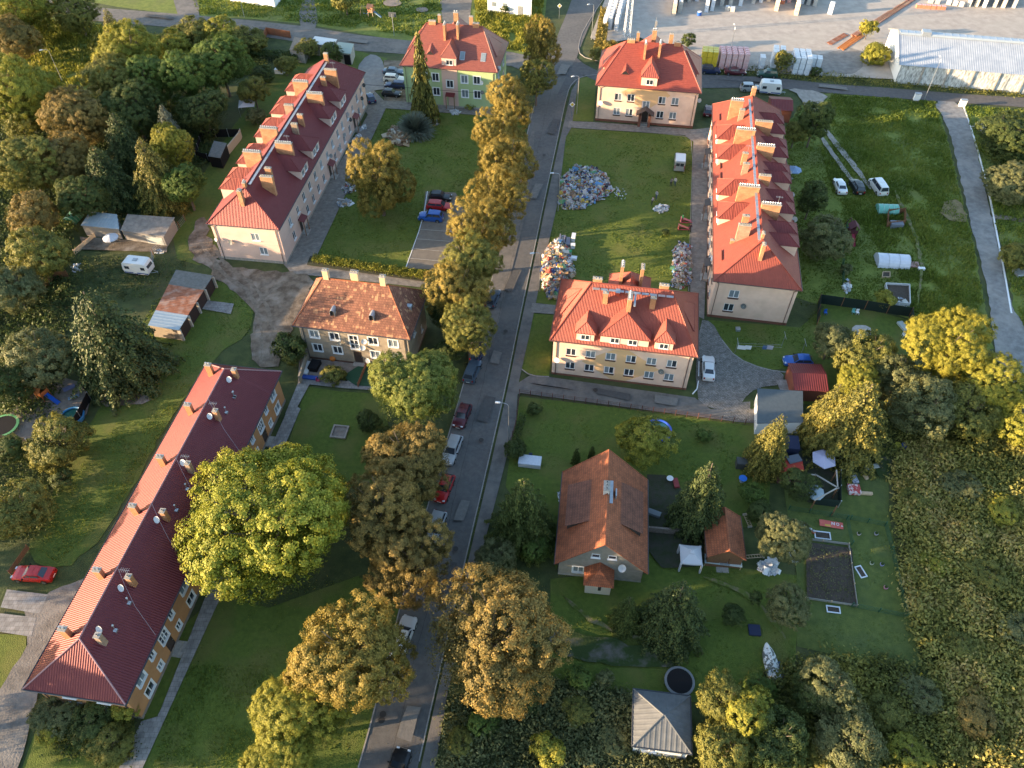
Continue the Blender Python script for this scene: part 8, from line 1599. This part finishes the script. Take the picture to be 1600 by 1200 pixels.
# pergola plot
PAL = mat('lilac_canvas', (.40, .40, .56), rough=.8); parasol(1289, 714, 1.55, 2.4, PAL, 'large pale lilac parasol at the pergola', 6); parasol(1275, 766, 1.15, 2.1, mat('pale_blue_canvas', (.28, .36, .44), rough=.8), 'smaller pale blue parasol in the pergola', 8)
def pergola():
    P = [G(x, y, 2.3) for x, y in ((1244, 740), (1275, 742), (1309, 762), (1274, 781), (1307, 736), (1308, 790))]; o = Vector((P[0].x, P[0].y, 0)); t = thing('pergola', 'white beamed pergola frame over the dark garden plot', 'pergola', o)
    for i, j in ((0, 1), (1, 2), (2, 3), (4, 2)): a, c = P[i] - o, P[j] - o; b = MB(); d = c - a; b.cbox((a + c) / 2, (d.length + .3, .14, .12), math.atan2(d.y, d.x)); b.build('beam', mat('grey_beam', (.36, .33, .30), rough=.8), t)
    for p in P: b = MB(); q = p - o; b.box(q.x - .06, q.x + .06, q.y - .06, q.y + .06, 0, 2.25); b.build('post', WOOD, t)
pergola(); fence([(1270, 788), (1309, 793), (1309, 745), (1306, 705)], 1.4, 'dark green net fence round the pergola plot', kind='net', panel=mat('dark_green_screen', (.01,) * 3), post=STEEL)
patch('pergola_floor', [(1222, 700), (1306, 700), (1309, 793), (1262, 786), (1222, 758)], mat('dark_soil', (.03,) * 3), z=.14)
box_thing('covered_stand', 'table with a red and yellow printed cloth at the pergola', 'table', 1234, 732, (3.0, 2.3, .9), mat('red_cloth', (.50, .05, .03), (.58, .40, .06), 1.3, .7, lo=.56, hi=.6), R(-6)); box_thing('grey_chest', 'grey lidded chest standing behind the red printed cloth', 'chest', 1238, 722, (1.7, 1.1, 1.1), mat('grey_blue_lid', (.1,) * 3), R(15)); box_thing('tarp_box', 'navy sheeted box left of the large parasol', 'box', 1232, 700, (2.0, 2.2, 1.6), mat('navy_fabric', (.01,) * 3), R(-8)); box_thing('brown_crate', 'red-brown crate below the red printed cloth', 'crate', 1232, 750, (2.9, .8, .5), mat('red_brown_crate', (.14, .06, .05), rough=.8), R(-5))
def banner(px4, z, name, label, base, draw):
    A_ = [G(x, y, z) for x, y in px4]; o = A_[0]; d = A_[1] - o; W = d.length; e = A_[3] - o; H = e.length; yaw = math.atan2(d.y, d.x); t = thing(name, label, 'banner', (o.x, o.y, 0), yaw); b = MB(); b.box(0, W, 0, H, z - .03, z); b.build('sheet', base, t); draw(t, W, H, z)
def letter(t, strokes, x, y, s, z, m, wd=.12):
    b = MB()
    for (x0, y0), (x1, y1) in strokes:
        a, c = Vector((x + x0 * s, y + y0 * s, z + .012)), Vector((x + x1 * s, y + y1 * s, z + .012)); d = c - a; b.cbox((a + c) / 2, (d.length + wd * s * .8, wd * s * 1.6, .02), math.atan2(d.y, d.x))
    b.build('letter', m, t)
ring = [((.5 + .42 * math.cos(a), .5 + .45 * math.sin(a)), (.5 + .42 * math.cos(a + .7), .5 + .45 * math.sin(a + .7))) for a in [i * .6981 for i in range(9)]]
def dr(t, W, H, z):
    YY = mat('banner_yellow', (.60, .45, .05), rough=.6)
    for y0, y1 in ((.10, .20), (.26, .36)): b = MB(); b.box(W * .22, W * .46, H * y0, H * y1, z + .004, z + .012); b.build('yellow_line', YY, t)
    s = H * .42; letter(t, [((0, 0), (0, 1)), ((0, 1), (.8, 0)), ((.8, 0), (.8, 1))], W * .52, H * .42, s, z, WHITE); letter(t, ring, W * .70, H * .42, s, z, WHITE); letter(t, [((.1, 0), (.1, .4)), ((-.1, 0), (.4, 0))], W * .93, H * .40, s, z, WHITE)
banner([(1281, 821), (1318, 827), (1318, 815), (1280, 811)], .25, 'banner', 'red banner with white letters NO and yellow lines spread on the lawn', mat('red_banner', (.50, .09, .07), (.56, .13, .10), 2, .6), dr)
bath = mat('white_enamel', (.60, .64, .70), rough=.35)
def bathtub(px, py, label, yaw, s=1.):
    p = G(px, py, .3); t = thing('window_frame', label, 'frame', (p.x, p.y, .02), yaw); x, y = .75 * s, .42 * s; b = MB()
    for a in ((-x, x, -y, -y + .12), (-x, x, y - .12, y), (-x, -x + .12, -y + .12, y - .12), (x - .12, x, -y + .12, y - .12)): b.box(*a, 0, .14)
    b.build('frame', bath, t); b = MB(); b.box(-x + .12, x - .12, -y + .12, y - .12, 0, .05); b.build('soil', mat('garden_soil', (.05,) * 3), t)
bathtub(1303, 951, 'white framed planting tray at the lower edge of the vegetable bed', R(-8)); bathtub(1346, 892, 'white framed tray standing upright right of the vegetable bed', R(-75)); bathtub(1241, 868, 'white framed tray left of the vegetable bed', R(-85)); bathtub(1286, 835, 'white framed planter with jars below the red banner', R(-8), 1.25)
for x, y, c, lb in ((1342, 834, (.55, .45, .42), 'pale flower pot on the garden lawn, left of two'), (1369, 834, (.4, .36, .42), 'grey flower pot on the garden lawn, right of two'), (1378, 882, (.35, .33, .55), 'lilac flower pot near the right garden fence'), (1258, 819, (.6, .6, .6), 'white flower pot left of the red banner'), (1384, 918, (.6, .25, .35), 'pink flower pot near the garden lawn corner'), (1362, 880, (.5, .52, .4), 'pale yellow pot between tray and lilac pot'), (1266, 828, (.6, .6, .62), 'white canister left of the planter'), (1271, 831, (.6, .12, .03), 'orange watering can left of the planter')):
    p = G(x, y, .2); t = thing('flower_pot', lb, 'pot', (p.x, p.y, 0)); b = MB(); b.tube((0, 0, 0), (0, 0, .3), .16, .24, n=10); b.build('pot', mat('pot_%d' % x, c, rough=.6), t); b = MB(); b.ball((0, 0, .36), .2, n=7, k=4); b.build('plant', GREENS['mid'] if 'canister' not in lb and 'can' not in lb else STEEL, t)
fence([(1245, 842), (1325, 852), (1338, 948), (1258, 936)], .45, 'low pale edging of the vegetable bed', kind='net', panel=mat('edging', (.30, .29, .27), rough=.8), post=WOODL, step=3); fence([(1232, 797), (1328, 812), (1382, 822), (1392, 860), (1415, 965), (1330, 948)], .9, 'green net fence round the lower garden lawn', post=mat('green_post', (.02,) * 3), panel=mat('green_wire', (.02,) * 3), step=2.4); fence([(1322, 812), (1330, 852)], .9, 'green net divider beside the red banner', post=mat('green_post', (.02,) * 3), panel=mat('green_wire', (.02,) * 3))
box_thing('deck_chair', 'deck chair with blue cushion at the spruce edge', 'chair', 1362, 729, (1.7, .6, .4), mat('pale_cushion', (.38, .38, .34), rough=.8), R(8)); box_thing('plank_bench', 'pale plank bench below the deck chair', 'bench', 1350, 740, (.4, 1.6, .35), WOODL, R(15)); box_thing('picnic_cloth', 'small table with red and white cloth on the garden lawn', 'table', 1334, 765, (1.4, 1.3, .6), mat('red_white_cloth', (.40, .06, .06), (.60, .50, .50), 2.5, .8, lo=.48, hi=.52), R(-5)); box_thing('plank_bench', 'wooden bench right of the red and white cloth', 'bench', 1350, 770, (2.0, .35, .4), WOODL, R(-5)); box_thing('toy_box', 'blue and white toy box behind the red and white cloth', 'box', 1334, 748, (.7, 1.4, .5), mat('blue_white_print', (.05, .07, .15), (.5, .52, .6), 4, .6), R(5))
p = G(1402, 697, .4)
for x, y, c, lb in ((1402, 697, (.45, .40, .05), 'yellow barrel at the edge of the weeds'), (1412, 698, (.03, .08, .35), 'blue barrel at the edge of the weeds')): q = G(x, y, .4); t = thing('barrel', lb, 'barrel', (q.x, q.y, 0)); b = MB(); b.tube((0, 0, 0), (0, 0, .8), .4, n=14); b.build('drum', mat('barrel_%d' % x, c, rough=.5), t); b = MB(); b.tube((0, 0, .8), (0, 0, .84), .36, n=14); b.build('lid', mat('barrel_%d' % x, c), t)
p = G(1435, 1057, .3); t = thing('marker_flag', 'small yellow marker board in the scrub', 'marker', (p.x, p.y, 0), R(35)); b = MB(); b.box(-.6, .6, -.1, .1, .25, .35); b.build('board', mat('marker_yellow', (.60, .42, .02), rough=.6), t); b = MB(); b.box(-.03, .03, -.03, .03, 0, .25); b.build('stake', WOODL, t)
heap('plastic_sheet', 'white plastic sheets tangled behind the pergola', [(1254, 656), (1290, 658), (1292, 668), (1258, 670)], 120, .8, 40, BAGS, .8)
box_thing('stone_wall_block', 'grey square board lying right of the lane', 'board', 1596, 425, (2.2, 1.6, .4), METAL, R(10)); heap('rubble', 'white rubble heap right of the gravel lane', [(1515, 196), (1540, 186), (1572, 192), (1560, 204), (1530, 210)], 160, .5, 41, [(.45, .44, .42), (.35, .34, .32), (.55, .54, .52)], .5)
for o in list(bpy.data.objects):
    if o.type == 'MESH' and o.parent is None and 'kind' not in o and 'category' not in o: o['kind'] = 'structure'
